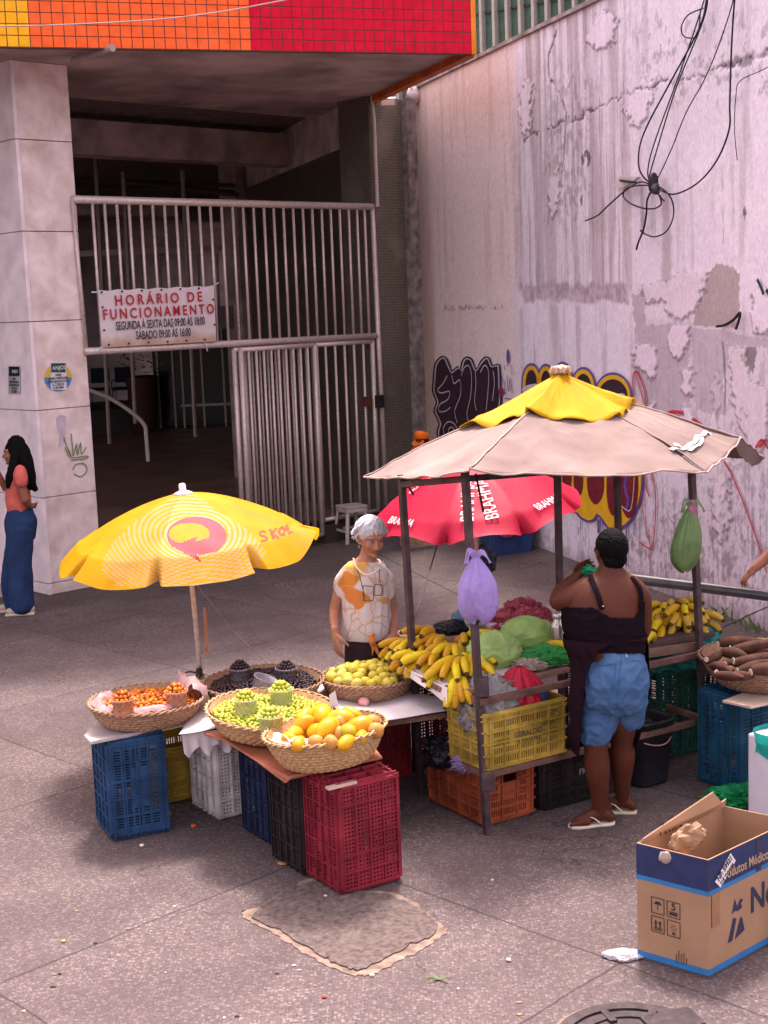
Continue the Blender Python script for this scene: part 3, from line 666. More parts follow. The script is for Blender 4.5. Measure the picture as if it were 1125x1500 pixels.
    col = mixc(col, (.10, .085, .095), foot*sm(.47, .58, .35*vfine+.30*fine+.35*streak2)*.5)
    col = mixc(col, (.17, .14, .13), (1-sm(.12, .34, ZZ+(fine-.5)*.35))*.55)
    # greyed patch bands and exposed render
    for P_, c_, k_ in (([(930, 478), (985, 474), (1010, 480), (1008, 560), (985, 660), (955, 700), (945, 600), (930, 560)], (.36, .29, .33), .6),
                       ([(1040, 398), (1052, 384), (1068, 388), (1083, 402), (1083, 450), (1078, 480), (1015, 478), (1025, 440)], (.36, .28, .27), .85),
                       ([(1010, 480), (1062, 482), (1085, 492), (1125, 495), (1125, 508), (1068, 508), (1060, 560), (1062, 610), (1020, 600)], (.40, .33, .38), .6),
                       ([(1094, 508), (1108, 508), (1104, 545), (1092, 532)], (.16, .12, .12), .8),
                       ([(926, 430), (942, 430), (946, 476), (930, 478)], (.38, .30, .32), .7)):
        col = mixc(col, c_, poly(P_)*k_)
    H_ = (fine-.5)*.006+(blot-.5)*.01
    # flakes: raised skins of paint with dark broken edges
    flakes = [[(942, 418), (985, 408), (1000, 396), (1012, 400), (1036, 398), (1030, 430), (1018, 455), (1005, 470), (990, 468), (973, 452), (975, 440), (943, 442)],
              [(985, 470), (1008, 474), (1008, 505), (994, 528), (980, 515)], [(930, 505), (960, 505), (964, 535), (957, 560), (947, 545), (930, 540)],
              [(1000, 545), (1013, 540), (1014, 580), (998, 575)], [(1072, 510), (1094, 508), (1092, 530), (1104, 560), (1125, 570), (1125, 640), (1110, 680), (1090, 632), (1076, 600), (1072, 560)],
              [(1104, 430), (1125, 420), (1140, 480), (1108, 492), (1102, 460)], [(1000, 600), (1012, 596), (1016, 640), (1002, 640)],
              [(760, 150), (772, 110), (782, 125), (778, 190), (768, 200)], [(806, 265), (822, 235), (820, 290), (812, 320), (806, 310)], [(860, 60), (880, 15), (905, 20), (900, 60), (875, 75)],
              [(915, 160), (940, 115), (960, 120), (950, 170), (930, 190)], [(940, 600), (960, 590), (966, 640), (950, 680), (938, 650)], [(1045, 700), (1066, 690), (1072, 760), (1056, 800), (1046, 770)]]
    rs = np.random.RandomState(9)
    for _ in range(20):     # smaller random flakes over the damp zone
        cu, cv = rs.uniform(930, 1180), rs.uniform(520, 960); k = rs.randint(5, 9); a0 = rs.uniform(0, 6); r1 = rs.uniform(3, 12); e = rs.uniform(1.5, 5)
        flakes.append([(cu+math.cos(a0+i*6.28/k)*r1*rs.uniform(.5, 1.1), cv+math.sin(a0+i*6.28/k)*r1*e*rs.uniform(.5, 1.1)) for i in range(k)])
    for i, P_ in enumerate(flakes):
        m_ = poly(P_, 9, 70+i); H_ = H_+m_*(.014 if i < 13 else .006)
        big = sum(np.roll(m_, d, ax) for d in (1, -1) for ax in (0, 1))/4; edge = np.abs(big-m_)
        tone = (.76, .65, .73) if i % 4 else (.68, .57, .62)
        col = mixc(col, tone, m_*(.75 if i < 13 else .4)); col = mixc(col, (.12, .09, .10), np.clip(edge*2.0, 0, 1)*(.5 if i < 13 else .28))
    # cracks
    def crack(pts, w_, seed, dark=.85):
        nonlocal col, H_
        dm = np.full(U.shape, 1e9); jx = (fbm(SS*12, ZZ*12, seed)-.5)*26; u, v = U, V+jx
        for (a, b) in zip(pts[:-1], pts[1:]):
            dx, dy = b[0]-a[0], b[1]-a[1]; t = np.clip(((u-a[0])*dx+(v-a[1])*dy)/(dx*dx+dy*dy), 0, 1)
            dm = np.minimum(dm, np.hypot(u-a[0]-t*dx, v-a[1]-t*dy))
        m_ = (1-sm(w_*.5, w_*1.4, dm))*sm(.30, .5, fbm(SS*5, ZZ*5, seed+3)); col = mixc(col, (.11, .085, .09), m_*dark); H_ = H_-m_*.012
    crack([(768, 203), (830, 180), (890, 150), (940, 128), (990, 118), (1050, 100), (1200, 50)], 1.6, 90); crack([(1060, 98), (1125, 80), (1200, 60)], 4, 95, .6)
    crack([(815, 45), (803, 80), (803, 110), (820, 135), (829, 165), (824, 240)], 1.0, 100); crack([(1058, 500), (1062, 560), (1060, 620), (1075, 680)], 1.1, 105)
    crack([(1058, 240), (1058, 300), (1060, 380)], 1.0, 110, .5); crack([(805, 240), (803, 330)], .9, 113, .6)
    col *= (.93+.14*fine)[..., None]*(.95+.1*vfine)[..., None]
    # old bullet-hole style pits
    for (cu, cv, a, b) in ((852, 293, 1.6, 8), (1091, 311, 2, 9), (858, 232, 7, 13)):
        m_ = ((U-cu)/a)**2+((V-cv)/b)**2 < 1+.0*U; mm = m_*1.0*(1 if a < 5 else 1)*(sm(.45, .55, fine) if a > 5 else 1); col = mixc(col, (.09, .07, .075), mm*.85)
    PX = P0[0]+SS*wdv[0]+wn.x*H_; PY = P0[1]+SS*wdv[1]+wn.y*H_
    co = np.stack([PX, PY, ZZ], -1).reshape(-1, 3).astype(np.float32)
    i = np.arange(ns-1)[:, None]*nz_+np.arange(nz_-1)[None, :]
    F = np.stack([i, i+nz_, i+nz_+1, i+1], -1).reshape(-1, 4).astype(np.int32)
    me = bpy.data.meshes.new('plaster'); me.vertices.add(len(co)); me.vertices.foreach_set('co', co.ravel())
    me.loops.add(F.size); me.loops.foreach_set('vertex_index', F.ravel()); me.polygons.add(len(F)); me.polygons.foreach_set('loop_start', np.arange(0, F.size, 4, dtype=np.int32)); me.polygons.foreach_set('loop_total', np.full(len(F), 4, dtype=np.int32))
    me.update(calc_edges=True)
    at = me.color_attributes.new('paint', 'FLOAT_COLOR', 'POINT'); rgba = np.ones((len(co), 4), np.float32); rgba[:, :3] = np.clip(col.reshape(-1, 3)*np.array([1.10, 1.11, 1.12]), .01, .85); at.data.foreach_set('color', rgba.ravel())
    mt = mat('plaster_paint', (.6, .5, .55), .85, bump=.35, scale=30, bscale=70, spec=.2); n = mt.node_tree; L = n.links; b = n.nodes['Principled BSDF']
    src = b.inputs['Base Color'].links[0].from_socket; a_ = n.nodes.new('ShaderNodeVertexColor'); a_.layer_name = 'paint'
    nz = n.nodes.new('ShaderNodeTexNoise'); nz.inputs['Scale'].default_value = 55; nz.inputs['Detail'].default_value = 4
    tc = n.nodes.new('ShaderNodeTexCoord'); mp = n.nodes.new('ShaderNodeMapping'); mp.inputs['Scale'].default_value = (1, 1, .45); L.new(tc.outputs['Object'], mp.inputs[0]); L.new(mp.outputs[0], nz.inputs['Vector'])
    mr = n.nodes.new('ShaderNodeMapRange'); mr.inputs[1].default_value = .3; mr.inputs[2].default_value = .7; mr.inputs[3].default_value = .86; mr.inputs[4].default_value = 1.1; L.new(nz.outputs[0], mr.inputs[0])
    mx = n.nodes.new('ShaderNodeVectorMath'); mx.operation = 'SCALE'; L.new(a_.outputs[0], mx.inputs[0]); L.new(mr.outputs[0], mx.inputs['Scale']); L.new(mx.outputs[0], b.inputs['Base Color'])
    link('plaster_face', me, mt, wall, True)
build_wall()
s = MB(); Mw = Matrix((wd, wn, UP)).transposed()
s.box(WC+wd*6.2-wn*.15+UP*WT/2, (12.38, .24, WT-.01), Mw); s.build('masonry', mat('masonry', (.40, .33, .32), .9, var=.3), wall)
s = MB(); s.box(WC+wd*6.2-wn*.13+UP*(WT+.02), (12.45, .34, .04), Mw); s.build('coping', mat('coping', (.30, .24, .23), .9, var=.5, scale=6, bump=.5, bscale=12), wall)
# whitewashed ragged edge where the wall meets the mosaic
s = MB(); strip(s, [WC+wd*.02+wn*.03+UP*z for z in np.linspace(0, WT, 40)], [.03+.05*rnd.random() for _ in range(40)], wn); s.build('lime_edge', mat('lime', (.52, .45, .44), .9, var=.3, scale=12), wall)
MB().ball(W3(607, 140, .05), (.10, .10, .10), bumpf=lambda d: 1+.5*noise.noise(d*3)).build('mortar_lump', mat('lime', (.5, .45, .45)), wall, True)

# ---- graffiti: flat paint a few millimetres proud of the plaster
def gr(x, y): return 600+x/2.143, 480+y/2.143
def paint(poly, mt, par, nm, off, closed=True, sub=4, sm_=True):
    P_ = spline2(poly, sub, True) if sm_ else poly
    return MB().prism([W3(*gr(*p), off=off) for p in P_], wn*.001).build(nm, mt, par)
def gline(pts, w_, mt, par, nm, off, sub=5):
    s = MB(); strip(s, [W3(*gr(*p), off=off) for p in spline2(pts, sub)], w_, wn); return s.build(nm, mt, par)
INKP = mat('graffiti_plum', (.045, .022, .035), .6, var=.2); OUT = mat('graffiti_outline', (.02, .015, .025), .6); WHP = mat('graffiti_white', (.60, .53, .60), .7)
PUR = mat('graffiti_purple', (.13, .075, .30), .6, var=.15); YEL = mat('graffiti_yellow', (.74, .42, .02), .6, var=.12); DRD = mat('graffiti_wine', (.17, .018, .028), .6, var=.35, scale=20); REDL = mat('graffiti_red', (.50, .04, .06), .6, var=.3, scale=30)
g1 = thing('graffiti', 'dark plum bubble letters outlined in black and white on the wall beside the mosaic column', 'graffiti', W3(640, 600, .01))
outer = [(72, 165), (76, 120), (88, 98), (104, 88), (118, 97), (128, 120), (132, 134), (150, 120), (158, 130), (162, 108), (172, 93), (184, 91), (198, 100), (208, 128), (222, 104), (238, 90), (252, 96), (260, 116), (275, 113), (285, 124), (287, 190), (286, 250), (250, 300), (170, 345), (100, 360), (84, 330), (90, 300), (74, 262), (82, 235), (70, 200)]
def shrink(P_, k, kx=None):
    cx = sum(p[0] for p in P_)/len(P_); cy = sum(p[1] for p in P_)/len(P_); n = len(P_); out = []
    ar = sum(P_[i][0]*P_[(i+1) % n][1]-P_[(i+1) % n][0]*P_[i][1] for i in range(n)); sg = 1 if ar > 0 else -1
    for i in range(n):
        a, b = P_[i-1], P_[(i+1) % n]; dx, dy = b[0]-a[0], b[1]-a[1]; l = math.hypot(dx, dy) or 1
        out.append((P_[i][0]-sg*dy/l*k, P_[i][1]+sg*dx/l*k))
    return out
paint(outer, OUT, g1, 'outline', .022); paint(shrink(outer, 5), WHP, g1, 'highlight', .026); paint(shrink(outer, 9), INKP, g1, 'fill', .030)
for pl in ([(118, 150), (105, 175), (88, 195), (100, 205), (125, 200), (120, 225), (96, 240), (92, 262), (112, 262), (128, 250)], [(132, 150), (140, 175), (158, 165), (160, 210), (142, 260), (150, 300)], [(162, 150), (172, 125), (186, 120), (194, 150), (192, 210), (180, 270), (188, 300)],
           [(206, 135), (208, 180), (204, 230), (210, 260)], [(222, 140), (236, 118), (248, 140), (246, 200), (240, 260)], [(262, 135), (266, 170), (260, 230)], [(110, 340), (106, 315), (120, 296), (138, 300), (150, 318)], [(126, 335), (122, 320), (132, 312), (142, 322)]):
    gline(pl, .016, WHP, g1, 'letter_line', .034)
g2 = thing('graffiti', 'small purple scribbled tag with a long drip between the two large graffiti pieces', 'graffiti', W3(745, 600, .01))
for pl, w_ in (([(308, 68), (308, 90), (307, 120)], .018), ([(297, 120), (299, 132)], .016), ([(320, 118), (321, 150)], .014), ([(296, 165), (300, 205), (292, 200)], .02), ([(306, 150), (310, 200), (316, 160), (322, 205)], .018), ([(288, 150), (286, 180), (280, 210)], .016), ([(298, 222), (330, 226)], .012)):
    gline(pl, w_, PUR, g2, 'stroke', .024)
paint([(306, 70), (311, 72), (312, 100), (309, 112), (304, 100)], PUR, g2, 'drip', .026); paint([(276, 185), (292, 190), (294, 208), (284, 218), (276, 210)], mat('graffiti_magenta', (.25, .03, .10)), g2, 'blot', .026)
g3 = thing('graffiti', 'yellow bubble graffiti with purple outline and wine red letters partly hidden by the stall roof', 'graffiti', W3(880, 700, .01))
arches = [((382, 172), 26, 52), ((428, 172), 24, 50), ((480, 172), 30, 56), ((545, 190), 34, 58), ((638, 215), 54, 66)]
for (c, rx, ry) in arches:
    for k, (mt_, dr, off) in enumerate(((PUR, 8, .022), (YEL, 1, .026), (INKP, -11, .030))):
        x0, y0 = c; a, b = rx+dr*(.7 if k < 2 else .8), ry+dr*1.15
        P_ = [(x0+a*math.cos(math.pi+math.pi*i/16), y0+b*math.sin(math.pi+math.pi*i/16)) for i in range(17)]+[(x0+a, y0+60), (x0-a, y0+60)]
        paint(P_, mt_, g3, ('outline', 'fill', 'letter')[k], off+.0004*k, sm_=False)
paint([(352, 195), (366, 182), (395, 176), (404, 186), (380, 194), (362, 202)], WHP, g3, 'scratch', .036); paint([(648, 212), (662, 206), (676, 210), (678, 232), (664, 228)], WHP, g3, 'scratch', .036)
low = [(400, 230), (700, 240), (722, 400), (727, 470), (722, 530), (708, 570), (692, 600), (668, 622), (640, 636), (622, 622), (603, 596), (588, 584), (576, 600), (560, 604), (540, 594), (525, 578), (505, 570), (492, 562), (478, 545), (440, 480), (410, 400)]
paint(shrink(low, -7), PUR, g3, 'outline', .020); paint(low, YEL, g3, 'fill', .024)
for (cx, cy, rx, ry) in ((446, 440, 22, 60), (494, 470, 15, 48), (530, 480, 15, 52), (584, 485, 27, 70), (638, 500, 20, 90), (688, 490, 30, 108), (600, 380, 26, 50), (540, 380, 22, 50)):
    paint([(cx+rx*math.cos(a*.3927)*(1 if abs(math.sin(a*.3927)) < .9 else .9), cy+ry*math.sin(a*.3927)) for a in range(16)], DRD, g3, 'letter', .028)
gline([(682, 455), (676, 500), (686, 540), (680, 570)], .05, PUR, g3, 'stroke', .032); gline([(665, 560), (690, 575), (700, 540), (705, 470)], .012, WHP, g3, 'stroke', .034)
for (x, y0, y1, w_) in ((403, 600, 650, .012), (396, 610, 645, .008), (536, 590, 632, .016), (529, 625, 650, .012), (545, 655, 668, .01), (541, 700, 740, .014), (592, 600, 645, .045), (606, 606, 640, .02), (680, 610, 750, .026), (704, 590, 652, .02), (698, 668, 700, .014)):
    gline([(x, y0), (x+.5, (y0+y1)/2), (x, y1)], w_, PUR, g3, 'drip', .024)
g4 = thing('graffiti', 'thin red sprayed loops and arrows to the right of the yellow graffiti', 'graffiti', W3(950, 700, .01))
for pl, w_ in (([(705, 215), (700, 165), (708, 138), (720, 150), (738, 200), (742, 250), (745, 262)], .022), ([(712, 150), (722, 190), (738, 240)], .014), ([(796, 282), (812, 268), (830, 264), (858, 268)], .03), ([(888, 286), (908, 300), (935, 330)], .03), ([(985, 418), (1010, 460), (1040, 530), (1070, 610), (1095, 680), (1120, 770)], .018),
               ([(738, 455), (740, 490), (752, 530)], .02), ([(730, 520), (735, 600), (755, 690), (720, 672)], .014), ([(757, 455), (772, 520), (768, 650), (755, 700)], .018), ([(1070, 420), (1082, 385), (1105, 352), (1125, 380)], .02), ([(1095, 375), (1120, 350)], .02)):
    gline(pl, w_, REDL, g4, 'stroke', .024)
g5 = thing('paint_mark', 'short dark green sprayed marks at the right edge of the wall', 'graffiti', W3(1113, 410, .01))
for pl in ([(1109, 409), (1115, 422), (1118, 431)], [(1122, 424), (1127, 432)]):
    s = MB(); strip(s, [W3(*p, off=.024) for p in spline2(pl, 4)], .03, wn); s.build('stroke', mat('dark_green_paint', (.02, .05, .035)), g5)

# ---- cables knotted in front of the wall
KN = W3(957, 268, .12)
cb = thing('cable_bundle', 'knot of loose black cables hanging on the upper right of the wall', 'cables', KN)
CB = mat('cable_black', (.022, .017, .02), .5)
def cz(x, y): return 820+x/4.6875, 180+y/4.6875       # from the enlarged view
def cable(pts, r=.012, zf=None, k_=.62, off=.10, nm='cable', par=None, mt=CB):
    P_ = [W3(*(zf(*p) if zf else p), off=off+.03*math.sin(i*1.7)) for i, p in enumerate(pts)]
    return MB().tube(spline(P_, 6), r*k_, 6).build(nm, mt, par or cb, True)
cable([(1090, -225), (1066, -120), (1042, -20), (1035, 0), (1025, 40), (985, 115), (950, 180), (937, 215), (936, 245), (945, 262), (955, 268)], .013)
cable([(1084, -225), (1060, -120), (1036, -20), (1030, 5), (1000, 95), (960, 205), (949, 248), (952, 268)], .010); cable([(1088, -225), (1064, -120), (1040, -20), (1030, 30), (990, 130), (962, 220), (950, 262)], .010)
cable([(1100, -225), (1088, -120), (1078, -20), (1062, 40), (1035, 110), (1005, 165), (985, 215), (965, 258), (957, 268)], .008)
cable([(1102, -225), (1090, -120), (1078, -20), (1072, 60), (1069, 150), (1068, 190), (1050, 235), (1022, 268), (990, 284), (970, 280), (958, 270)], .012)
cable([(1030, 12), (1008, 22), (998, 40), (1003, 54), (1020, 54), (1024, 40), (1026, 15)], .010)
cable([(628, 425), (560, 405), (500, 430), (430, 480), (330, 570), (260, 635), (175, 673)], .012, cz); cable([(630, 430), (540, 430), (460, 450), (435, 500), (480, 550), (570, 585), (650, 588), (695, 560), (690, 515), (670, 480)], .012, cz)
cable([(645, 430), (700, 450), (760, 510), (783, 600), (765, 690), (720, 755), (650, 782), (590, 765), (550, 735)], .011, cz); cable([(640, 450), (600, 530), (595, 620), (575, 730), (540, 820), (526, 872)], .014, cz)
cable([(690, 500), (700, 520), (718, 538)], .010, cz); cable([(1200, 50), (1125, 98), (1085, 118), (1078, 140), (1076, 190), (1080, 235)], .006)
MB().ball(KN, (.045, .05, .085), bumpf=lambda d: 1+.3*noise.noise(d*4)).build('knot', CB, cb, True)
MB().ball(KN+UP*-.05+wd*.03, (.04, .05, .05), bumpf=lambda d: 1+.4*noise.noise(d*5)).build('knot', mat('tape_grey', (.07, .07, .07)), cb, True)
P_ = [W3(*cz(*p), off=.03) for p in ((382, 438), (430, 366), (560, 370), (520, 405), (455, 444))]; MB().prism(P_, wn*.03).build('bracket', mat('bracket_pale', (.55, .48, .46), .7), cb)
MB().tube([W3(*cz(415, 395), off=.08), W3(*cz(520, 408), off=.08)], .012, 6).build('bolt', CB, cb)
t = tag(MB().tube(spline([W3(*p, off=.06) for p in ((1050, 478), (1062, 476), (1075, 468), (1084, 458), (1082, 470), (1078, 482))], 5), .012, 6).build('cable', CB), 'short bent black cable end lying on the peeled plaster', 'cable')

# ------------------------------------------------------------------ ground fixtures
def gpoly(pts, z=0): return [G(u, v, z) for u, v in pts]
t = thing('access_cover', 'square rough concrete slab let into the paving with a sandy broken border', 'concrete slab', G(500, 1370))
bord = [(352, 1340), (380, 1325), (455, 1285), (500, 1300), (585, 1310), (640, 1345), (655, 1368), (600, 1402), (540, 1428), (500, 1424), (452, 1402), (400, 1368)]
P_ = [G(u+rnd.uniform(-3.5, 3.5), v+rnd.uniform(-2, 2), .004) for u, v in spline2([(505+(a-505)*.98, 1362+(b-1362)*.98) for a, b in bord], 9, True)]
MB().slab(P_, .003).build('sandy_border', mat('sandy', (.20, .145, .115), .95, var=.45, scale=14, bump=.5, bscale=60, detail=8), t)
slab = [(372, 1338), (455, 1291), (520, 1303), (590, 1318), (642, 1358), (590, 1388), (536, 1416), (510, 1417), (470, 1398), (410, 1362)]
P_ = [G(u+rnd.uniform(-3, 3), v+rnd.uniform(-2, 2), .011) for u, v in spline2(slab, 9, True)]
MB().slab(P_, .009).build('slab', mat('rough_slab', (.06, .044, .041), .9, var=.5, scale=40, bump=1, bscale=60, detail=12, col2=(.155, .118, .108)), t)
c0 = G(928, 1530, .006); t = thing('manhole_cover', 'round dark iron manhole cover with raised rings at the bottom edge', 'manhole cover', (c0.x, c0.y, 0))
IR = mat('cast_iron', (.045, .034, .036), .55, metal=.4, var=.35, scale=20, bump=.3)
MB().lathe((c0.x, c0.y, 0), [(.0, .004), (.33, .004), (.33, .001)], 40).build('worn_collar', mat('sandy', (.4, .3, .2)), t)
MB().lathe((c0.x, c0.y, 0), [(a_*.88, b_) for a_, b_ in [(0, .010), (.10, .010), (.10, .018), (.16, .018), (.16, .010), (.22, .010), (.22, .018), (.27, .018), (.27, .010), (.29, .010), (.29, .02), (.345, .02), (.345, .002)]], 48).build('cover', IR, t)
for k in range(8):
    a = k*math.pi/4+.3; MB().box((c0.x+.215*math.cos(a), c0.y+.215*math.sin(a), .016), (.10, .03, .012), Matrix.Rotation(a, 3, 'Z')).build('rib', IR, t)
q = G(985, 1496, .012); MB().box(q, (.22, .14, .02), Matrix.Rotation(.3, 3, 'Z')).build('hinge_plate', IR, t, bev=.005)
# litter
def crumb(u, v, sz, c, lab, cat, nm, flat=.6):
    p = G(u, v); o = MB().ball(p+UP*sz*flat, (sz, sz, sz*flat), bumpf=lambda d: 1+.35*noise.noise(d*2+Vector((u, v, 0)))).build(nm, mat('lit_%s' % lab[:12].replace(' ', '_'), c, .7), smooth=True)
    return tag(o, lab, cat, 'scraps of litter on the pavement')
crumb(284, 1212, .017, (.50, .10, .03), 'small orange red fruit fallen on the ground beside the blue crate', 'fruit', 'fallen_fruit')
crumb(243, 1196, .030, (.50, .26, .12), 'crumpled tan paper scrap against the blue crate', 'litter', 'paper_scrap')
crumb(414, 1266, .026, (.34, .17, .07), 'dry brown leaf lying beside the black crate', 'leaf', 'dry_leaf', .25)
crumb(93, 1380, .010, (.5, .35, .12), 'tiny yellow crumb alone on the pavement at lower left', 'litter', 'crumb')
crumb(208, 1240, .013, (.6, .55, .5), 'white crumb on the pavement in front of the blue crate', 'litter', 'crumb')
crumb(477, 1315, .012, (.5, .42, .38), 'pale crumb on the concrete slab near the red crate', 'litter', 'crumb')
crumb(545, 1430, .011, (.6, .52, .45), 'pale crumb just below the corner of the concrete slab', 'litter', 'crumb')
crumb(475, 1462, .010, (.45, .05, .03), 'tiny red crumb near the bottom centre of the pavement', 'litter', 'crumb')
crumb(745, 1408, .012, (.5, .45, .4), 'pale pebble on the open pavement right of the concrete slab', 'litter', 'pebble')
rq = random.Random(77)
for k in range(34):
    u_, v_ = rq.uniform(10, 900), rq.uniform(1190, 1495)
    if 120 < u_ < 600 and v_ < 1320 or 600 < u_ < 900 and v_ < 1240: continue
    tag(MB().ball(G(u_, v_)+UP*.003, (rq.uniform(.005, .013), rq.uniform(.004, .008), .004), bumpf=lambda d: 1+.4*noise.noise(d*2+Vector((k, 0, 0)))).build('grit', mat(('grit_pale', 'grit_tan', 'grit_dark')[k % 3], ((.5, .42, .38), (.34, .22, .12), (.05, .04, .035))[k % 3], .8)), ('pale', 'tan', 'dark')[k % 3]+' speck of grit scattered on the open pavement', 'grit', ('pale', 'tan', 'dark')[k % 3]+' specks on the pavement')
s = MB()
for k in range(7):
    a = rnd.uniform(0, 6.28); p = G(643, 1434, .006); d = Vector((math.cos(a), math.sin(a), .25)); strip(s, [p, p+d*.03, p+d*.06-UP*.012], [.008, .008, .002], Vector((0, 0, 1)))
tag(s.build('weed_sprig', mat('sprig', (.10, .14, .05))), 'small sprig of green leaves on the pavement', 'leaf')
s = MB(); rr = random.Random(5)
for (u0, u1, n_) in ((1055, 1125, 26),):
    for k in range(n_):
        u = rr.uniform(u0, u1); sz = (u-620)/(1)*0
        a = WC+wd*(Wsz(u, 900)[0])+wn*rr.uniform(.01, .12)+UP*.12; h_ = rr.uniform(.04, .14); d = Vector((rr.uniform(-.5, .5), rr.uniform(-.5, .5), 1))
        strip(s, [a, a+d*h_*.6, a+d*h_+Vector((d.x, d.y, -.3))*h_*.4], [.012, .014, .002], Vector((0, 1, 0)))
tag(s.build('weeds', mat('weed_green', (.10, .15, .05), .7, objvar=0)), 'low green weeds growing along the foot of the wall', 'weeds', kind='stuff')
# ================================================================== CRATES
def pxdir(p): return math.degrees(math.atan2(p.y, p.x))
SX = Vector((.853, .522, 0)); TX = Vector((-.522, .853, 0))       # the market's own right-back and left-back directions
def slabgrid(mb, xs, zs, solid, M, t, mi=0):
    """perforated panel: cells of a grid, some of them holes"""
    nx, nz = len(xs)-1, len(zs)-1
    idx = {}
    def vtx(i, j, k):
        if (i, j, k) not in idx: idx[(i, j, k)] = len(V); V.append(M @ Vector((xs[i], k*t, zs[j])))
        return idx[(i, j, k)]
    V = []; F = []
    for i in range(nx):
        for j in range(nz):
            if not solid(i, j): continue
            F.append((vtx(i, j, 0), vtx(i+1, j, 0), vtx(i+1, j+1, 0), vtx(i, j+1, 0))); F.append((vtx(i, j, 1), vtx(i, j+1, 1), vtx(i+1, j+1, 1), vtx(i+1, j, 1)))
            for (a, b, di, dj) in (((i, j), (i+1, j), 0, -1), ((i+1, j), (i+1, j+1), 1, 0), ((i+1, j+1), (i, j+1), 0, 1), ((i, j+1), (i, j), -1, 0)):
                ii, jj = i+di, j+dj
                if not (0 <= ii < nx and 0 <= jj < nz and solid(ii, jj)): F.append((vtx(*a, 0), vtx(*a, 1), vtx(*b, 1), vtx(*b, 0)))
    mb.add(V, F, mi)
def cuts(L, n, f):   # n openings of fraction f over length L, returns positions and parity (odd = opening)
    out = [-L/2]; p = L/n
    for k in range(n): out += [-L/2+p*(k+(1-f)/2), -L/2+p*(k+(1+f)/2)]
    return out+[L/2]
CL_, CW, CH = .55, .355, .31
def crate_parts(style=0):
    """local crate: x length, y width, z height (open at +z), centred; tapering slightly to the base"""
    out = {}
    def side(L, sgn, axis, handle, nm):
        mb = MB(); H = CH
        nx = int(L/.0155); xs = cuts(L-.02, nx, .5); zs = [-H/2, -H/2+.022]; rows = 5
        for r in range(rows): z0 = -H/2+.022+(H-.06)*r/rows; z1 = -H/2+.022+(H-.06)*(r+1)/rows; zs += [z0+.008, z1-.006]
        zs += [H/2-.035, H/2]
        zs = sorted(set(round(z, 4) for z in zs))
        def solid(i, j):
            x = (xs[i]+xs[i+1])/2; z = (zs[j]+zs[j+1])/2
            if i % 2 == 0 or j == 0 or z > H/2-.036: 
                if handle and z > H/2-.10 and z < H/2-.045 and abs(x) < .055: return False
                return True
            if handle and z > H/2-.10 and z < H/2-.045 and abs(x) < .055: return False
            if abs(x) > L/2-.05: return True
            if style == 0 and abs(z+.0) < .045 and abs(x) < L*.22: return True       # plain panel for the label
            k = (z+H/2-.022)/((H-.06)/rows); fr = k-math.floor(k)
            return fr < .13 or fr > .9
        # panel normal is local -y before rotation
        w_ = {'y': CW/2, 'x': CL_/2}[axis]
        Rz = Matrix.Rotation(0 if (axis, sgn) == ('y', -1) else math.pi if axis == 'y' else (math.pi/2 if sgn > 0 else -math.pi/2), 4, 'Z')
        taper = Matrix.Identity(4); taper[1][2] = -.035
        M = Rz @ Matrix.Translation((0, -w_, 0)) @ taper
        slabgrid(mb, xs, zs, solid, M, .004)
        Mr = M.to_3x3()
        for z in (-H/2+.012, -H/2+.085, -H/2+.15, -H/2+.215, H/2-.03, H/2-.003):     # horizontal ribs standing proud
            c = M @ Vector((0, -.006, z)); mb.box(c, (L-.01, .014, .006), Mr)
        n_ = 5 if axis == 'y' else 3
        for k in range(n_+1):
            x = (-.5+k/n_)*(L-.05); c = M @ Vector((x, -.006, 0)); mb.box(c, (.006, .013, H-.01), Mr)
        return mb
    out['long_side'] = [side(CL_, -1, 'y', False, ''), side(CL_, 1, 'y', False, '')]
    out['short_side'] = [side(CW, -1, 'x', True, ''), side(CW, 1, 'x', True, '')]
    mb = MB(); Lb, Wb_ = CL_-.03, CW-.03; xs = cuts(Lb, 26, .48); zs = cuts(Wb_, 17, .48)
    M = Matrix(((1, 0, 0, 0), (0, 0, 1, 0), (0, 1, 0, -CH/2), (0, 0, 0, 1)))
    slabgrid(mb, xs, zs, lambda i, j: (i % 2 == 0 or j % 2 == 0), M, .004)
    for k in range(7): mb.box(((-.5+k/6)*(Lb-.006), 0, -CH/2-.005), (.006, Wb_, .012))
    for k in range(5): mb.box((0, (-.5+k/4)*(Wb_-.006), -CH/2-.004), (Lb, .006, .011))
    out['base'] = [mb]
    mb = MB()
    for (cx, cy) in ((1, 1), (1, -1), (-1, 1), (-1, -1)):
        mb.tube([(cx*(CL_/2-.014), cy*(CW/2-.014), CH/2-.006), (cx*(CL_/2-.024), cy*(CW/2-.024), -CH/2+.004)], .019, 10)
    # rounded rim
    P_ = []; r_ = .03
    for (cx, cy, a0) in ((1, 1, 0), (-1, 1, 90), (-1, -1, 180), (1, -1, 270)):
        for k in range(5): a = R(a0+k*22.5); P_.append((cx*(CL_/2-r_)+r_*math.cos(a), cy*(CW/2-r_)+r_*math.sin(a), CH/2))
    for k in range(len(P_)):
        a, b = Vector(P_[k]), Vector(P_[(k+1) % len(P_)]); mb.beam(a, b+(b-a).normalized()*.004, .012, .022)
    Q_ = [(x*(1-.05*1), y*(1-.07), -CH/2) for x, y, z in P_]
    for k in range(len(Q_)): a, b = Vector(Q_[k]), Vector(Q_[(k+1) % len(Q_)]); mb.beam(a, b+(b-a).normalized()*.003, .012, .016)
    out['frame'] = [mb]
    return out
CRATE = crate_parts(0); CRATE1 = crate_parts(1)
def plastic(nm, c): return mat('plastic_'+nm, c, .5, var=.42, scale=6, bump=.12, bscale=40, spec=.4, detail=11)
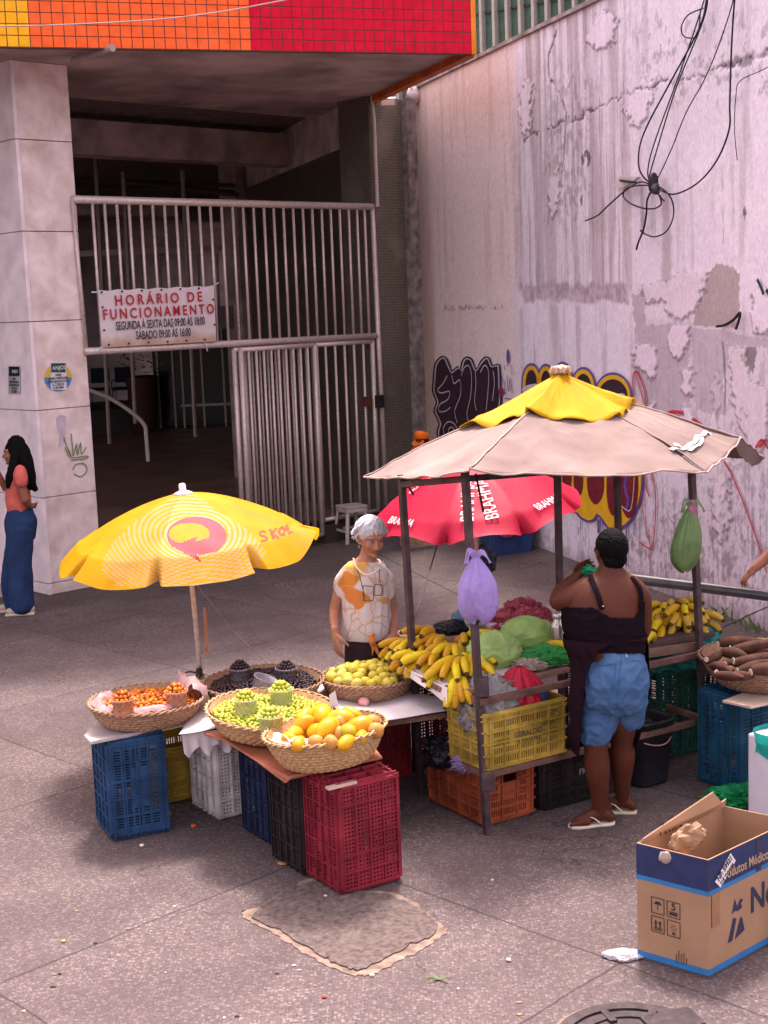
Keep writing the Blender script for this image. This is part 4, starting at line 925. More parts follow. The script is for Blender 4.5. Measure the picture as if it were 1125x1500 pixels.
def crate(base, M3, colname, col, label, kind='fruit crates standing about the stall', low=None, style=0, nm='plastic_crate'):
    """base: world point under the middle of the crate; M3: columns = crate axes in the world"""
    src = CRATE if style == 0 else CRATE1
    lo = min((M3 @ Vector((x*CL_/2, y*CW/2, z*CH/2))).z for x in (-1, 1) for y in (-1, 1) for z in (-1, 1))
    t = thing(nm, label, 'crate', base, 0, kind)
    M = M3.to_4x4(); M.translation = Vector(base)+UP*(-lo+.013)
    mt = plastic(colname, col)
    for pn, l in src.items():
        for mb in l:
            q = MB().add(mb.v, mb.f); q.xf(M); q.build(pn, mt, t)
    return t, M
def M_end(n): n = Vector(n).normalized(); X = UP; Z = -n; return Matrix((X, Z.cross(X), Z)).transposed()      # on its end, base facing n
def M_end_dn(n): n = Vector(n).normalized(); X = -UP; Z = -n; return Matrix((X, Z.cross(X), Z)).transposed()
def M_up(d): d = Vector(d).normalized(); return Matrix((d, UP.cross(d), UP)).transposed()
def lab_text(t, s_, size, M, loc, ex, ey, mt, **k): return text(s_, size, mt, t, M @ Vector(loc), M.to_3x3() @ Vector(ex), M.to_3x3() @ Vector(ey), **k)
PRW = mat('print_white', (.62, .60, .62), .6); PRK = mat('print_dark', (.06, .05, .03), .7)
fr = G(500, 1315)
t, M = crate(fr+SX*.175+TX*.155, M_end(-TX), 'crimson', (.20, .018, .032), 'crimson slatted crate standing on end nearest the camera under the mango basket', style=0)
lab_text(t, 'PALMARES', .045, M, (-.06, CW/2+.02, .0), (-1, 0, 0), (0, 0, 1), PRW, bold=.02)
lab_text(t, 'FRUTAS', .028, M, (-.06, CW/2+.02, -.04), (-1, 0, 0), (0, 0, 1), PRW, bold=.02)
bk = fr+SX*.155+TX*.155+TX*.325
t, M = crate(bk-SX*.01, M_end(-TX), 'black', (.022, .017, .018), 'black slatted crate with a light blue label just behind the crimson crate')
o = MB().box((0, 0, 0), (.26, .004, .075)).xf(M @ Matrix.Translation((.03, CW/2+.017, .03))).build('blue_label', mat('label_blue', (.10, .34, .55), .5), t)
lab_text(t, 'CASTEL', .06, M, (.03, CW/2+.021, .03), (-1, 0, 0), (0, 0, 1), BLK, bold=.01)
f2 = G(398, 1241); t, M = crate(f2+SX*.175+TX*.155, M_end(-TX), 'navy', (.016, .022, .055), 'navy crate with white lettering standing on end left of the black crate')
lab_text(t, 'HORTIFRUTI', .05, M, (.02, CW/2+.02, .0), (-1, 0, 0), (0, 0, 1), PRW, bold=.02)
f2b = f2+SX*.36+TX*.20
t, M = crate(f2b+TX*.30+SX*.05, M_end(-TX), 'olive', (.055, .05, .022), 'dark olive crate half hidden between the navy and black crates')
f3 = G(320, 1203); t, M = crate(f3+SX*.175+TX*.155, M_end(-TX), 'grey', (.50, .46, .46), 'pale grey crate standing on end behind the grape basket')
lab_text(t, 'CEASA', .05, M, (.06, CW/2+.02, .02), (-1, 0, 0), (0, 0, 1), PRK, bold=.02)
f1 = G(168, 1234); dr = (G(238, 1220)-f1).normalized(); bl = Vector((-dr.y, dr.x, 0))
t, M = crate(f1+dr*.15+bl*.175, M_end(-dr), 'blue', (.020, .055, .13), 'blue crate on end at the left end of the table, white logo on its side')
for (tx, sz, zo) in (('DomGreen', .055, .02), ('LEGUMES', .024, -.025), ('E FRUTAS', .024, -.055)): lab_text(t, tx, sz, M, (.0, -CW/2-.021, zo), (1, 0, 0), (0, 0, 1), PRW, bold=.012)
f4 = G(226, 1185); t, M = crate(f4+SX*.29+TX*.19+Vector((-.02, 0, 0)), M_up(SX), 'mustard', (.34, .23, .04), 'mustard yellow crate on the ground between the blue and the grey crates')
# dark red crates in the shade below the cloth covered table
f5 = G(590, 1150); t, M = crate(f5+SX*-.05+TX*.25, M_end(-TX), 'dark_red', (.20, .02, .025), 'dark red crate standing on end below the cloth covered table, left of the stall posts', kind='dark red crates under the cloth table')
t, M = crate(f5+SX*-.43+TX*.23, M_end(-TX), 'dark_red2', (.17, .018, .02), 'dark red crate standing on end under the middle of the cloth covered table', kind='dark red crates under the cloth table')
t, M = crate(f5+SX*.36+TX*.30, M_end(-TX), 'maroon', (.09, .012, .02), 'maroon crate on end beneath the banana table, behind the orange crate', kind='dark red crates under the cloth table')
# under the stall
f7 = G(709, 1213); t, M = crate(f7+SX*.175+TX*.275, M_up(TX), 'orange', (.28, .065, .03), 'orange crate on the ground behind the front left stall post')
f6 = G(712, 1135, .34); t, M = crate(f6+SX*.275+TX*.175, M_up(SX), 'yellow', (.38, .26, .05), 'yellow crate full of bags on the lower shelf of the stall')
for (tx, sz, zo) in (('GERALDO', .042, .018), ('75. 9.9114-7010', .026, -.022)): lab_text(t, tx, sz, M, (0, -CW/2-.02, zo), (1, 0, 0), (0, 0, 1), PRK, bold=.015)
YC = (M, f6+SX*.275+TX*.175)
f8 = G(797, 1190); t, M = crate(f8+SX*.275+TX*.175, M_up(SX), 'black', (.02, .017, .02), 'black crate on the ground below the yellow crate, beside the seller')
lab_text(t, 'FRUTAS', .05, M, (.05, -CW/2-.02, .02), (1, 0, 0), (0, 0, 1), mat('print_grey', (.25, .24, .25)), bold=.015)
# right hand side crates
f9 = G(1083, 1166); t, M = crate(f9+SX*.175+TX*.155+Vector((.0, 0, 0)), M_end(-TX), 'petrol', (.016, .075, .14), 'blue crate standing on end under the cassava basket')
lab_text(t, 'BOLUDA', .05, M, (.0, CW/2+.02, .02), (-1, 0, 0), (0, 0, 1), PRW, bold=.03)
g1_ = G(1010, 1125); t, M = crate(g1_+SX*.12+TX*.36, M_end(-TX), 'bottle_green', (.012, .06, .045), 'dark green crate on end behind the right stall post')
t, M = crate(g1_+SX*.50+TX*.16, M_end(-TX), 'bottle_green2', (.012, .055, .045), 'dark green crate on end between the right stall post and the blue crate')
t, M = crate(g1_+SX*-.16+TX*.62, M_end(-TX), 'umber', (.05, .035, .035), 'dark brown crate on end behind the bucket and the seller')
# far crates near the red umbrella
q = G(604, 806); t, M = crate(q+gd*.1, M_end(Vector((.12, -1, 0))), 'tan', (.34, .22, .15), 'tan wire like crate standing behind the old woman', kind='crates by the red umbrella')
q = G(662, 797); t, M = crate(q+gd*.2, M_up(Vector((1, .12, 0))), 'wine', (.20, .015, .03), 'wine red crate lying beyond the red umbrella', kind='crates by the red umbrella')

# ================================================================== THE STALL
stall = thing('market_stall', 'iron framed market stall with a beige canvas roof and a yellow top flap', 'market stall', G(714, 1220))
IRN = mat('stall_iron', (.075, .05, .055), .6, metal=.3, var=.35, scale=14, bump=.2)
RST = mat('rusty_iron', (.16, .085, .07), .75, metal=.2, var=.4, scale=10, bump=.3)
foot = {'a': G(714, 1222), 'b': G(617, 1163), 'c': G(1033, 1132)}
def topat(u, v, y): return D(u, v, y)
pa, pb, pc_ = foot['a'], foot['b'], foot['c']
pe = pb+(pc_-pa)*.98; pd2 = pb+(pe-pb)*.66
tops = {'a': topat(681, 689, pa.y+.03), 'b': topat(588, 698, pb.y), 'c': topat(1013, 688, pc_.y)}
te = topat(903, 672, pe.y); td = topat(816, 672, pd2.y)
posts = [(pa, tops['a']), (pb, tops['b']), (pc_, tops['c']), (Vector((te.x+.02, pe.y, 0)), te), (Vector((td.x+.0, pd2.y, 0)), td)]
for a, b in posts: MB().beam(a, b+(b-a).normalized()*.01, .036, .036, up=(1, .6, 0)).build('post', IRN, stall, bev=.003)
zt = .79
def on(a, b, z): return a+(b-a)*(z/b.z)
A_, B_, C_, E_, D_ = [on(*p, zt-.05) for p in posts]
for (a, b, z) in ((0, 2, .74), (0, 1, .74), (2, 3, .74), (1, 3, .74), (0, 2, .335), (0, 1, .335), (2, 3, .335), (0, 1, 9), (1, 3, 9)):
    p, q = (on(*posts[a], z), on(*posts[b], z)) if z < 5 else (posts[a][1]-UP*.045, posts[b][1]-UP*.045); off = Vector((0, -.02, 0)) if b == 2 else Vector((0, 0, 0))
    MB().beam(p+off, q+off, .03, .036).build('rail', RST if z < 1 else IRN, stall, bev=.003)
for (k, z) in ((0, .30), (0, .82), (2, .66)): MB().box(on(*posts[k], z)+Vector((.02, .0, 0)), (.07, .06, .10)).build('bracket', IRN, stall, bev=.003)
# roof canvas
apex = D(822, 590, 8.55); apex.z = 2.30
L0 = D(533, 700, 8.35); F0_ = D(688, 693, 7.02); R1 = D(1033, 692, 8.05); R2 = D(1085, 645, 8.75); R3 = D(1120, 672, 9.15); K0 = Vector((1.25, 10.0, 1.80)); K1 = Vector((.35, 9.6, 1.82))
hem = [L0, F0_, R1, R2, R3, K0, K1]
CANV = mat('beige_canvas', (.21, .155, .138), .85, spec=.15, col2=(.30, .23, .21), var=.13, scale=2.6, bump=.25, bscale=120, trans=.10, detail=12)
NU, NV = 44, 48; V = []; F = []; nh = len(hem)
def roofp(i, t, r, lift=0):
    a, b = hem[i], hem[(i+1) % nh]; e = a.lerp(b, t); p = apex.lerp(e, r)
    sag = .05*math.sin(math.pi*t)*r*(1.2-r)*(1.5 if i < 2 else .4)
    pf = .012*math.sin(t*9+i)*math.exp(-((r-.82)/.12)**2)+.022*noise.noise(Vector((p.x*2.2, p.y*2.2, 3)))+.010*((1-abs(noise.noise(Vector((t*5+i*3, r*7, 1)))))**4)
    p.z += -sag+pf*(r**.5)+.05*math.sin(math.pi*min(r, 1))*.6+lift
    if r > .999: p.z += .006*math.sin(t*23+i*2)
    return p
for i in range(nh):
    base = len(V)
    for j in range(NU+1):
        for k in range(NV+1): V.append(roofp(i, k/NV, max(.02, j/NU)))
    F += [(base+j*(NV+1)+k, base+(j+1)*(NV+1)+k, base+(j+1)*(NV+1)+k+1, base+j*(NV+1)+k+1) for j in range(NU) for k in range(NV)]
s = MB().add(V, F); o = s.build('roof_canvas', CANV, stall, True, weld=True)
so_ = o.modifiers.new('thick', 'SOLIDIFY'); so_.thickness = .003
# hem and seams
s = MB()
for i in range(nh):
    P_ = [roofp(i, k/24, 1.0) for k in range(25)]; s.tube(P_, .006, 6)
    for e_ in (0,):
        P_ = [roofp(i, 0, j/20)+UP*.004 for j in range(7, 21)]; s.tube(P_, .0045, 5)
s.build('seams', mat('canvas_seam', (.40, .29, .26), .8), stall, True)
# short hanging valance at the right back corner
s = MB(); V = []
for k in range(17):
    p = roofp(3, k/16, 1.0); V += [p, p+Vector((-.05, -.02, -.035-.05*math.sin(math.pi*k/16)))]
s.add(V, [(2*k, 2*k+1, 2*k+3, 2*k+2) for k in range(16)]); s.build('valance', CANV, stall, True)
# yellow top flap with a wavy hem
YF = mat('yellow_canvas', (.52, .28, .004), .7, var=.16, scale=3, bump=.25, bscale=110, trans=.15, detail=9)
V = []; F = []; n_r = 12
ring = []
for i in range(nh):
    for k in range(NV): ring.append((i, k/NV))
capr = {0: .52, 1: .43, 2: .44, 3: .40, 4: .40, 5: .42, 6: .45}
for (i, t_) in ring:
    rr_ = capr[i]*(1-t_)+capr[(i+1) % nh]*t_
    for j in range(n_r+1):
        f = j/n_r; p = roofp(i, t_, max(.015, rr_*f)); w_ = .022*math.sin(t_*11+i*2.3)*f**3
        p.z += .02+.085*(1-f)**1.5+w_+(.012*math.sin((i+t_)*7)*f)
        V.append(p)
nR = len(ring); F = [(a*(n_r+1)+j, a*(n_r+1)+j+1, ((a+1) % nR)*(n_r+1)+j+1, ((a+1) % nR)*(n_r+1)+j) for a in range(nR) for j in range(n_r)]
o = MB().add(V, F).build('yellow_flap', YF, stall, True); so_ = o.modifiers.new('thick', 'SOLIDIFY'); so_.thickness = .004
tp = apex+UP*.12; s = MB()
s.ball(tp, (.06, .05, .03), bumpf=lambda d: 1+.4*noise.noise(d*4)); 
for k in range(9): a = k*.7; s.tube([tp+Vector((.03*math.cos(a), .03*math.sin(a), -.01)), tp+Vector((.055*math.cos(a), .055*math.sin(a), .02)), tp+Vector((.07*math.cos(a), .07*math.sin(a), -.02))], .009, 6)
s.organic('knot', mat('rag_tan', (.42, .30, .22), .9), stall, voxel=.006, it=1)
# white strap tied over the right panel
s = MB(); rp = lambda u_, v_, dz=.012: (lambda p: p)(D(u_, v_, 8.4))
def on_roof(u, v):   # nearest point of the right front panels under a pixel
    best = None
    for i in (1, 2):
        for a in range(41):
            for b in range(10, 41):
                p = roofp(i, a/40, b/40); q = px(p); d = (q[0]-u)**2+(q[1]-v)**2
                if best is None or d < best[0]: best = (d, p)
    return best[1]+UP*.012
WS = mat('white_strap', (.66, .60, .60), .6)
for pl in ([(985, 660), (1005, 658), (1020, 648), (1030, 637), (1040, 636)], [(988, 655), (1010, 660), (1028, 650), (1022, 640)]): strip(s, [on_roof(*p)+UP*.01*math.sin(i*2) for i, p in enumerate(spline2(pl, 3))], .032, Vector((0, -.4, 1)))
s.build('strap', WS, stall, True)
# dark strips of the frame hanging under the roof
for (a, b) in (((697, 694), (708, 750)), ((598, 712), (606, 725))):
    s = MB(); p, q = D(*a, 7.7), D(*b, 7.7); s.beam(p, q, .012, .02, up=(0, 1, 0)); s.build('hanging_strip', mat('dark_cloth', (.05, .02, .03), .9), stall)
# table tops
def px_poly(pts, z): return [G(u, v, z) for u, v in pts]
WOOD = mat('old_board', (.20, .115, .085), .75, var=.4, scale=3, bump=.3, bscale=30, stretch=(1, 6, 6)); CLOTH = mat('white_cloth', (.50, .44, .46), .8, var=.12, scale=5, bump=.3, bscale=25, detail=8)
tb_ = thing('stall_board', 'wooden table board of the stall under the hanging bananas and green bags', 'board', G(650, 1008, .78))
P_ = [G(646, 1006, zt), G(700, 1010, zt), G(1040, 927, zt)+TX*0, G(1040, 927, zt)+TX*.62, G(568, 966, zt)]
front = [G(646, 1008, zt), G(703, 1012, zt), G(835, 978, zt)]
FL = G(700, 1010, zt); FRr = G(835, 977, zt)
MB().slab([G(644, 1007, zt), FL, FRr, FRr+TX*.62, G(566, 966, zt)], .03).build('board', WOOD, tb_, bev=.004)
def cloth(name, quad, z, par, mt, nx=26, ny=18, amp=.006, drape=None):
    V = []
    for j in range(ny+1):
        for i in range(nx+1):
            p = quad[0].lerp(quad[1], i/nx).lerp(quad[3].lerp(quad[2], i/nx), j/ny); n_ = noise.noise(Vector((p.x*6, p.y*6, z)))
            p = p+UP*(amp*(.6+n_)); 
            if drape and j == 0: p = p+UP*(-.004)
            V.append(p)
    o = MB().add(V, [(j*(nx+1)+i, j*(nx+1)+i+1, (j+1)*(nx+1)+i+1, (j+1)*(nx+1)+i) for j in range(ny) for i in range(nx)]).build(name, mt, par, True)
    m_ = o.modifiers.new('t', 'SOLIDIFY'); m_.thickness = .002; return o
rb_t = thing('rear_board', 'second board behind the stall board carrying the bags of dark red fruit', 'board', G(640, 940, zt)); MB().slab([FL+TX*.66+SX*.10-UP*.004, FRr+TX*.63-UP*.004, FRr+TX*1.45-UP*.004, FL+TX*1.45+SX*.32-UP*.004], .03).build('board', WOOD, rb_t, bev=.003)
o = cloth('tablecloth', [G(650, 1006, zt+.006), G(832, 974, zt+.006), G(832, 974, zt+.006)+TX*.58, G(574, 966, zt+.006)], 1, None, CLOTH, amp=.008); tag(o, 'white plastic sheet covering the stall board under the bananas', 'tablecloth')
# flap of the sheet hanging over the corner
V = []
for i in range(9):
    for j in range(9):
        p = G(575, 968, zt+.012).lerp(G(655, 1007, zt+.012), i/8); p2 = p-UP*(.035+.05*(i/8)**2)*(j/8)+Vector((-.005, -.03, 0))*(j/8)+Vector((0, -.01, 0))*math.sin(i*1.9)*j/8; V.append(p2)
tag(MB().add(V, [(i*9+j, i*9+j+1, (i+1)*9+j+1, (i+1)*9+j) for i in range(8) for j in range(8)]).build('paper_liner', mat('white_paper', (.62, .56, .55), .8), smooth=True), 'white paper edge hanging below the banana bunches at the board corner', 'paper')
tr = thing('side_board', 'dark wooden shelf board carrying the bananas right of the seller', 'board', G(934, 941, zt))
a = G(925, 946, zt+.02); b = G(1048, 925, zt+.02); MB().slab([a, b, b+TX*.50, a+TX*.50], .035).build('board', mat('dark_board', (.085, .05, .05), .7, var=.4, scale=4), tr, bev=.004)
a2 = G(925, 960, zt-.02); b2 = G(1030, 945, zt-.02); MB().beam(a2, b2, .03, .05).build('batten', WOOD, tr)
# lower tables
TZ = .592
lt = thing('low_board', 'narrow white board on crates carrying the basket of small orange fruits', 'board', G(125, 1080, TZ))
MB().slab([G(123, 1077, TZ), G(133, 1086, TZ), G(360, 1040, TZ), G(350, 985, TZ), G(170, 1020, TZ)], .02).build('board', mat('white_board', (.44, .38, .37), .6, var=.3, scale=6), lt, bev=.003)
mt_ = thing('brown_board', 'reddish brown flexible board under the grape and mango baskets', 'board', G(285, 1070, TZ))
br_c = [G(284, 1070, TZ), G(330, 1085, TZ), G(372, 1112, TZ), G(418, 1146, TZ-.03), G(428, 1137, TZ), G(560, 1110, TZ), G(520, 1060, TZ), G(400, 1010, TZ)]
MB().slab([p+UP*.005 for p in br_c], .012).build('board', mat('brown_sheet', (.36, .125, .07), .55, var=.2, scale=4), mt_, bev=.002)
ct = thing('cloth_table', 'long low table under a stained white cloth behind the fruit baskets', 'table', G(480, 1060, TZ))
c_q = [G(285, 1085, TZ+.02), G(700, 1030, TZ+.02), G(700, 1030, TZ+.02)+TX*.75, G(285, 1085, TZ+.02)+TX*.9]
c_q = [G(290, 1075, TZ), G(712, 1036, TZ), G(712, 1036, TZ)+TX*.55+SX*-.2, G(300, 985, TZ)]
MB().slab([G(470, 1070, TZ-.012), G(712, 1036, TZ-.012), c_q[2]-UP*.012, G(300, 992, TZ-.012), G(300, 1060, TZ-.012)], .03).build('board', WOOD, ct, bev=.003)
cloth('cloth', [G(465, 1072, TZ+.012), G(712, 1034, TZ+.012), c_q[2]+UP*.012, G(298, 990, TZ+.012)], 2, ct, CLOTH, 40, 24, .010)
cloth('cloth', [G(262, 1078, TZ+.016), G(350, 1062, TZ+.016), G(400, 1000, TZ+.016), G(300, 1010, TZ+.016)], 3, ct, CLOTH, 16, 14, .008)
# cloth hanging over the pale crate
V = []; a, b = G(266, 1076, TZ+.01), G(345, 1066, TZ+.01)
for i in range(21):
    for j in range(7):
        V.append(a.lerp(b, i/20)-UP*(.10+.03*math.sin(i*.9))*(j/6)-TX*(.02+.012*math.sin(i*1.6))*(j/6))
MB().add(V, [(i*7+j, i*7+j+1, (i+1)*7+j+1, (i+1)*7+j) for i in range(20) for j in range(6)]).build('cloth_drop', CLOTH, ct, True)
# small planks on top of the crimson crate
o = MB().box(G(500, 1150, .562), (.16, .035, .014), M_up(SX)).build('wood_wedge', mat('pale_wood', (.5, .38, .30)), bev=.002); tag(o, 'small pale wooden wedge on top of the crimson crate', 'wedge')
# ================================================================== UMBRELLAS
def umbrella(name, label, top, Rr, drop, tilt, az, pole_foot, painter, mats, droop, flip={}, nseg=8, NA=76, NR=90, finial=True, a0=0.0, scal=0.0):
    """canopy of nseg panels; tilt = rotation matrix; painter(pixel u, v) gives the material index"""
    t = thing(name, label, 'umbrella', pole_foot)
    M = Matrix.Translation(top) @ tilt
    V = []; n = nseg*NA
    for a in range(n):
        k = a//NA; f = (a % NA)/NA; ang = 2*math.pi*a/n+a0; g = abs(2*f-1)            # g=1 at a rib
        for j in range(NR+1):
            r = j/NR
            edge = 1-.17*max(0, (g-.86)/.14)*max(0, (r-.7)/.3)**2.5            # the hem is torn back at each rib
            notch = 0
            rad = Rr*r*edge*(1-.03*math.sin(math.pi*f)*r)
            z = -drop*(r**1.55)+scal*(1-g*g)*r**7-.030*math.sin(math.pi*f)**1.0*r*(1.1-r*.3)
            z -= droop*max(0, r-.84)/.16
            fl = flip.get(k if f < .5 else (k+1) % nseg, 0); z += fl*max(0, r-.82)/.18*g**1.2
            z += .008*noise.noise(Vector((math.cos(ang)*r*5, math.sin(ang)*r*5, 2)))*r
            V.append(M @ Vector((rad*math.cos(ang), rad*math.sin(ang), z)))
    F = []; mi = []
    for a in range(n):
        b = (a+1) % n
        for j in range(NR):
            f = (a*(NR+1)+j, a*(NR+1)+j+1, b*(NR+1)+j+1, b*(NR+1)+j); F.append(f)
            c = (Vector(V[f[0]])+Vector(V[f[2]]))/2; u, v = px(c)
            mi.append(painter(u, v, (a+.5)/NA, (j+.5)/NR, (c-M.translation).dot(Vector((0, -1, 0)))))
    me = bpy.data.meshes.new('canopy'); me.from_pydata([tuple(v) for v in V], [], F); me.polygons.foreach_set('material_index', mi)
    link('canopy', me, mats, t, True)
    s = MB()
    for k in range(nseg):
        P_ = []
        for j in range(0, NR+1, 6): P_.append(Vector(V[(k*NA)*(NR+1)+j])-UP*.008)
        MB().tube(P_, .004, 5).build('rib', mat('umbrella_rib', (.5, .48, .48), .4, metal=.6), t)
    MB().tube([Vector(pole_foot), Vector(top)-UP*.01], .016, 12).build('pole', mat('umbrella_pole', (.45, .36, .34), .5, var=.2, scale=30), t, True)
    if finial:
        s = MB(); s.lathe((0, 0, 0), [(.055, -.012), (.06, .0), (.03, .012), (.022, .014), (.022, .05), (.015, .06), (0, .062)], 20); s.xf(M); s.build('finial', mat('finial_white', (.70, .64, .63), .4), t, True)
    return t, M, V
# --- yellow beach umbrella
def z1(x, y): return 60+x/2.6786, 680+y/2.6786
FAN = [z1(*p) for p in ((548, 112), (500, 140), (440, 180), (350, 240), (280, 310), (245, 370), (238, 420), (300, 480), (480, 480), (900, 480), (860, 420), (880, 345), (870, 320), (800, 250), (700, 190), (640, 140), (590, 108))]
OUTR = (z1(611, 280), 117/2.6786, 74/2.6786); INN = (z1(582, 272), 80/2.6786, 42/2.6786)
ARW = [z1(*p) for p in ((512, 322), (615, 283), (606, 302), (655, 290), (730, 270), (722, 310), (690, 345), (610, 350), (630, 386), (565, 350))]
def sk_letters():
    strokes = []
    def L_(pts, w_=4.2): strokes.append(([z1(*p) for p in pts], w_/2))
    L_([(880, 266), (866, 263), (858, 271), (864, 281), (880, 284), (888, 292), (881, 302), (866, 302)], 3.4); L_([(900, 258), (912, 292)]); L_([(922, 254), (905, 274), (930, 288)])
    L_([(936, 258), (946, 246), (958, 256), (954, 276), (942, 280), (934, 268), (936, 258)]); L_([(964, 240), (974, 270), (984, 266)]); return strokes
SKL = sk_letters()
def segd(u, v, pts):
    b = 1e9
    for (x0, y0), (x1, y1) in zip(pts[:-1], pts[1:]):
        dx, dy = x1-x0, y1-y0; t = max(0, min(1, ((u-x0)*dx+(v-y0)*dy)/(dx*dx+dy*dy+1e-9))); b = min(b, math.hypot(u-x0-t*dx, v-y0-t*dy))
    return b
def paint_yellow(u, v, ka, r, front):
    if front < 0: return 0
    (cx, cy), rx, ry = OUTR; d = ((u-cx)/rx)**2+((v-cy)/ry)**2; (ix, iy), jx, jy = INN; e = ((u-ix)/jx)**2+((v-iy)/jy)**2
    if inpoly(u, v, ARW): return 2
    if d < 1 and e > 1 and not (u < cx-rx*.1 and v > cy+ry*.62): return 2
    if e < 1: return 0
    for p_, w_ in SKL:
        if abs(u-p_[0][0]) < 30 and segd(u, v, p_) < w_: return 3
    if inpoly(u, v, FAN):
        q = math.hypot((u-(cx-6))/1.15, (v-cy-2)*1.35+abs(u-cx)*.12)
        if q > 24: return 1 if math.sin(q*.95+.3*math.sin(u*.06)) > .2 else 0
    return 0
YU = mat('umbrella_yellow', (.60, .32, .001), .6, var=.14, scale=5, bump=.2, bscale=60, trans=.42, detail=8); YW = mat('umbrella_cream', (.50, .33, .16), .5, var=.10, scale=5, trans=.35); YP = mat('umbrella_pink', (.36, .004, .03), .5, var=.08, trans=.3); YR = mat('umbrella_red', (.60, .06, .02), .5, trans=.3)
foot = G(306, 1112); top = D(268, 722, 8.72)
tl = Matrix.Rotation(R(-3.0), 4, 'Y') @ Matrix.Rotation(R(2), 4, 'X')
umbrella('beach_umbrella', 'faded yellow beach umbrella with a pink arrow emblem over the small orange fruits', top, .84, .34, tl, 0, foot, paint_yellow, [YU, YW, YP, YR], .055, {7: .13, 4: .03, 3: .03, 0: .06}, a0=R(37.5))
# --- red umbrella beyond the stall
def paint_red(u, v, ka, r, front): return 1 if (int(ka) % 8) in (6, 7) and False else 0
RU = mat('umbrella_scarlet', (.54, .018, .06), .5, var=.10, scale=4, bump=.12, bscale=60, trans=.40, detail=8)
rtop = D(690, 672, 11.2); rf = Vector((rtop.x+.05, 11.25, 0))
tl2 = Matrix.Rotation(R(7.0), 4, 'X') @ Matrix.Rotation(R(-5.5), 4, 'Y')
ut, UM, UV = umbrella('beach_umbrella', 'red beach umbrella with white lettering behind the stall', rtop, .86, .42, tl2, 0, rf, paint_red, [RU], .05, {0: .03}, a0=R(22.5), NR=40, NA=20, scal=.09)
def on_red(ang, r, off=.006):
    a = (ang-22.5)/360 % 1*160; i = int(a) % 160; j = min(40, int(round(r*40))); p = Vector(UV[i*41+j]); q = Vector(UV[i*41+max(0, j-3)]); x = Vector(UV[((i+2) % 160)*41+j])-Vector(UV[((i-2) % 160)*41+j])
    n_ = (p-q).cross(x).normalized(); n_ = n_ if n_.z > 0 else -n_
    return p+n_*off, (p-q).normalized(), x.normalized(), n_
WL = mat('umbrella_print', (.72, .62, .62), .6)
for (ang, r, rot, sz) in ((262, .62, 1, .15), (277, .62, 1, .15), (318, .86, 0, .10), (215, .88, 0, .10), (190, .5, 1, .08)):
    p, dn, tg, n_ = on_red(ang, r, .012)
    ex = (dn if rot else tg*(1 if (tg.x > 0) else -1)); ey = n_.cross(ex)
    if rot: ex = -ex; ey = n_.cross(ex)
    text('BRAHMA', sz, WL, ut, p+n_*.004, ex, ey, bold=.0, xs=.75)
# cords
CORD = mat('dark_cord', (.06, .045, .05), .8)
tag(MB().tube(spline([D(640, 800, 11), D(622, 860, 10), D(606, 910, 8.6), D(598, 935, 8.5), D(592, 948, 8.4)], 4), .006, 5).build('guy_rope', CORD), 'dark guy rope running from the red umbrella to the left stall post', 'rope')
tag(MB().tube([D(289, 858, 8.7), D(345, 928, 9.6), D(405, 985, 10.3)], .003, 5).build('guy_rope', mat('grey_cord', (.35, .28, .28), .8)), 'thin grey cord stretched from the yellow umbrella towards the ground', 'rope')
s = MB(); kn = D(292, 987, 8.66)
for k in range(7): a = k*.9; s.tube([kn+Vector((.02*math.cos(a), .02*math.sin(a), rnd.uniform(-.03, .03))), kn+Vector((.03*math.cos(a+2), .03*math.sin(a+2), rnd.uniform(-.05, .05))), kn+Vector((.015*math.cos(a+4), .015*math.sin(a+4), rnd.uniform(-.06, .05)))], .006, 5)
s.tube(spline([kn, kn+Vector((-.05, 0, .015)), kn+Vector((-.09, 0, .012))], 3), .006, 5); s.tube(spline([kn, kn+Vector((.04, .02, -.05)), kn+Vector((.06, .03, -.14))], 3), .005, 5)
tag(s.build('knotted_cord', CORD), 'black cord knotted round the pole of the yellow umbrella', 'rope')
s = MB(); 
for k in range(10): s.tube(spline([D(298+k*.3, 890, 8.6), D(300+k*.5, 930, 8.62), D(303+rnd.uniform(-6, 8), 955+rnd.uniform(-8, 8), 8.6)], 3), .0025, 4)
tag(s.build('frayed_string', mat('orange_string', (.42, .20, .12), .8)), 'frayed orange string hanging beside the yellow umbrella pole', 'string')
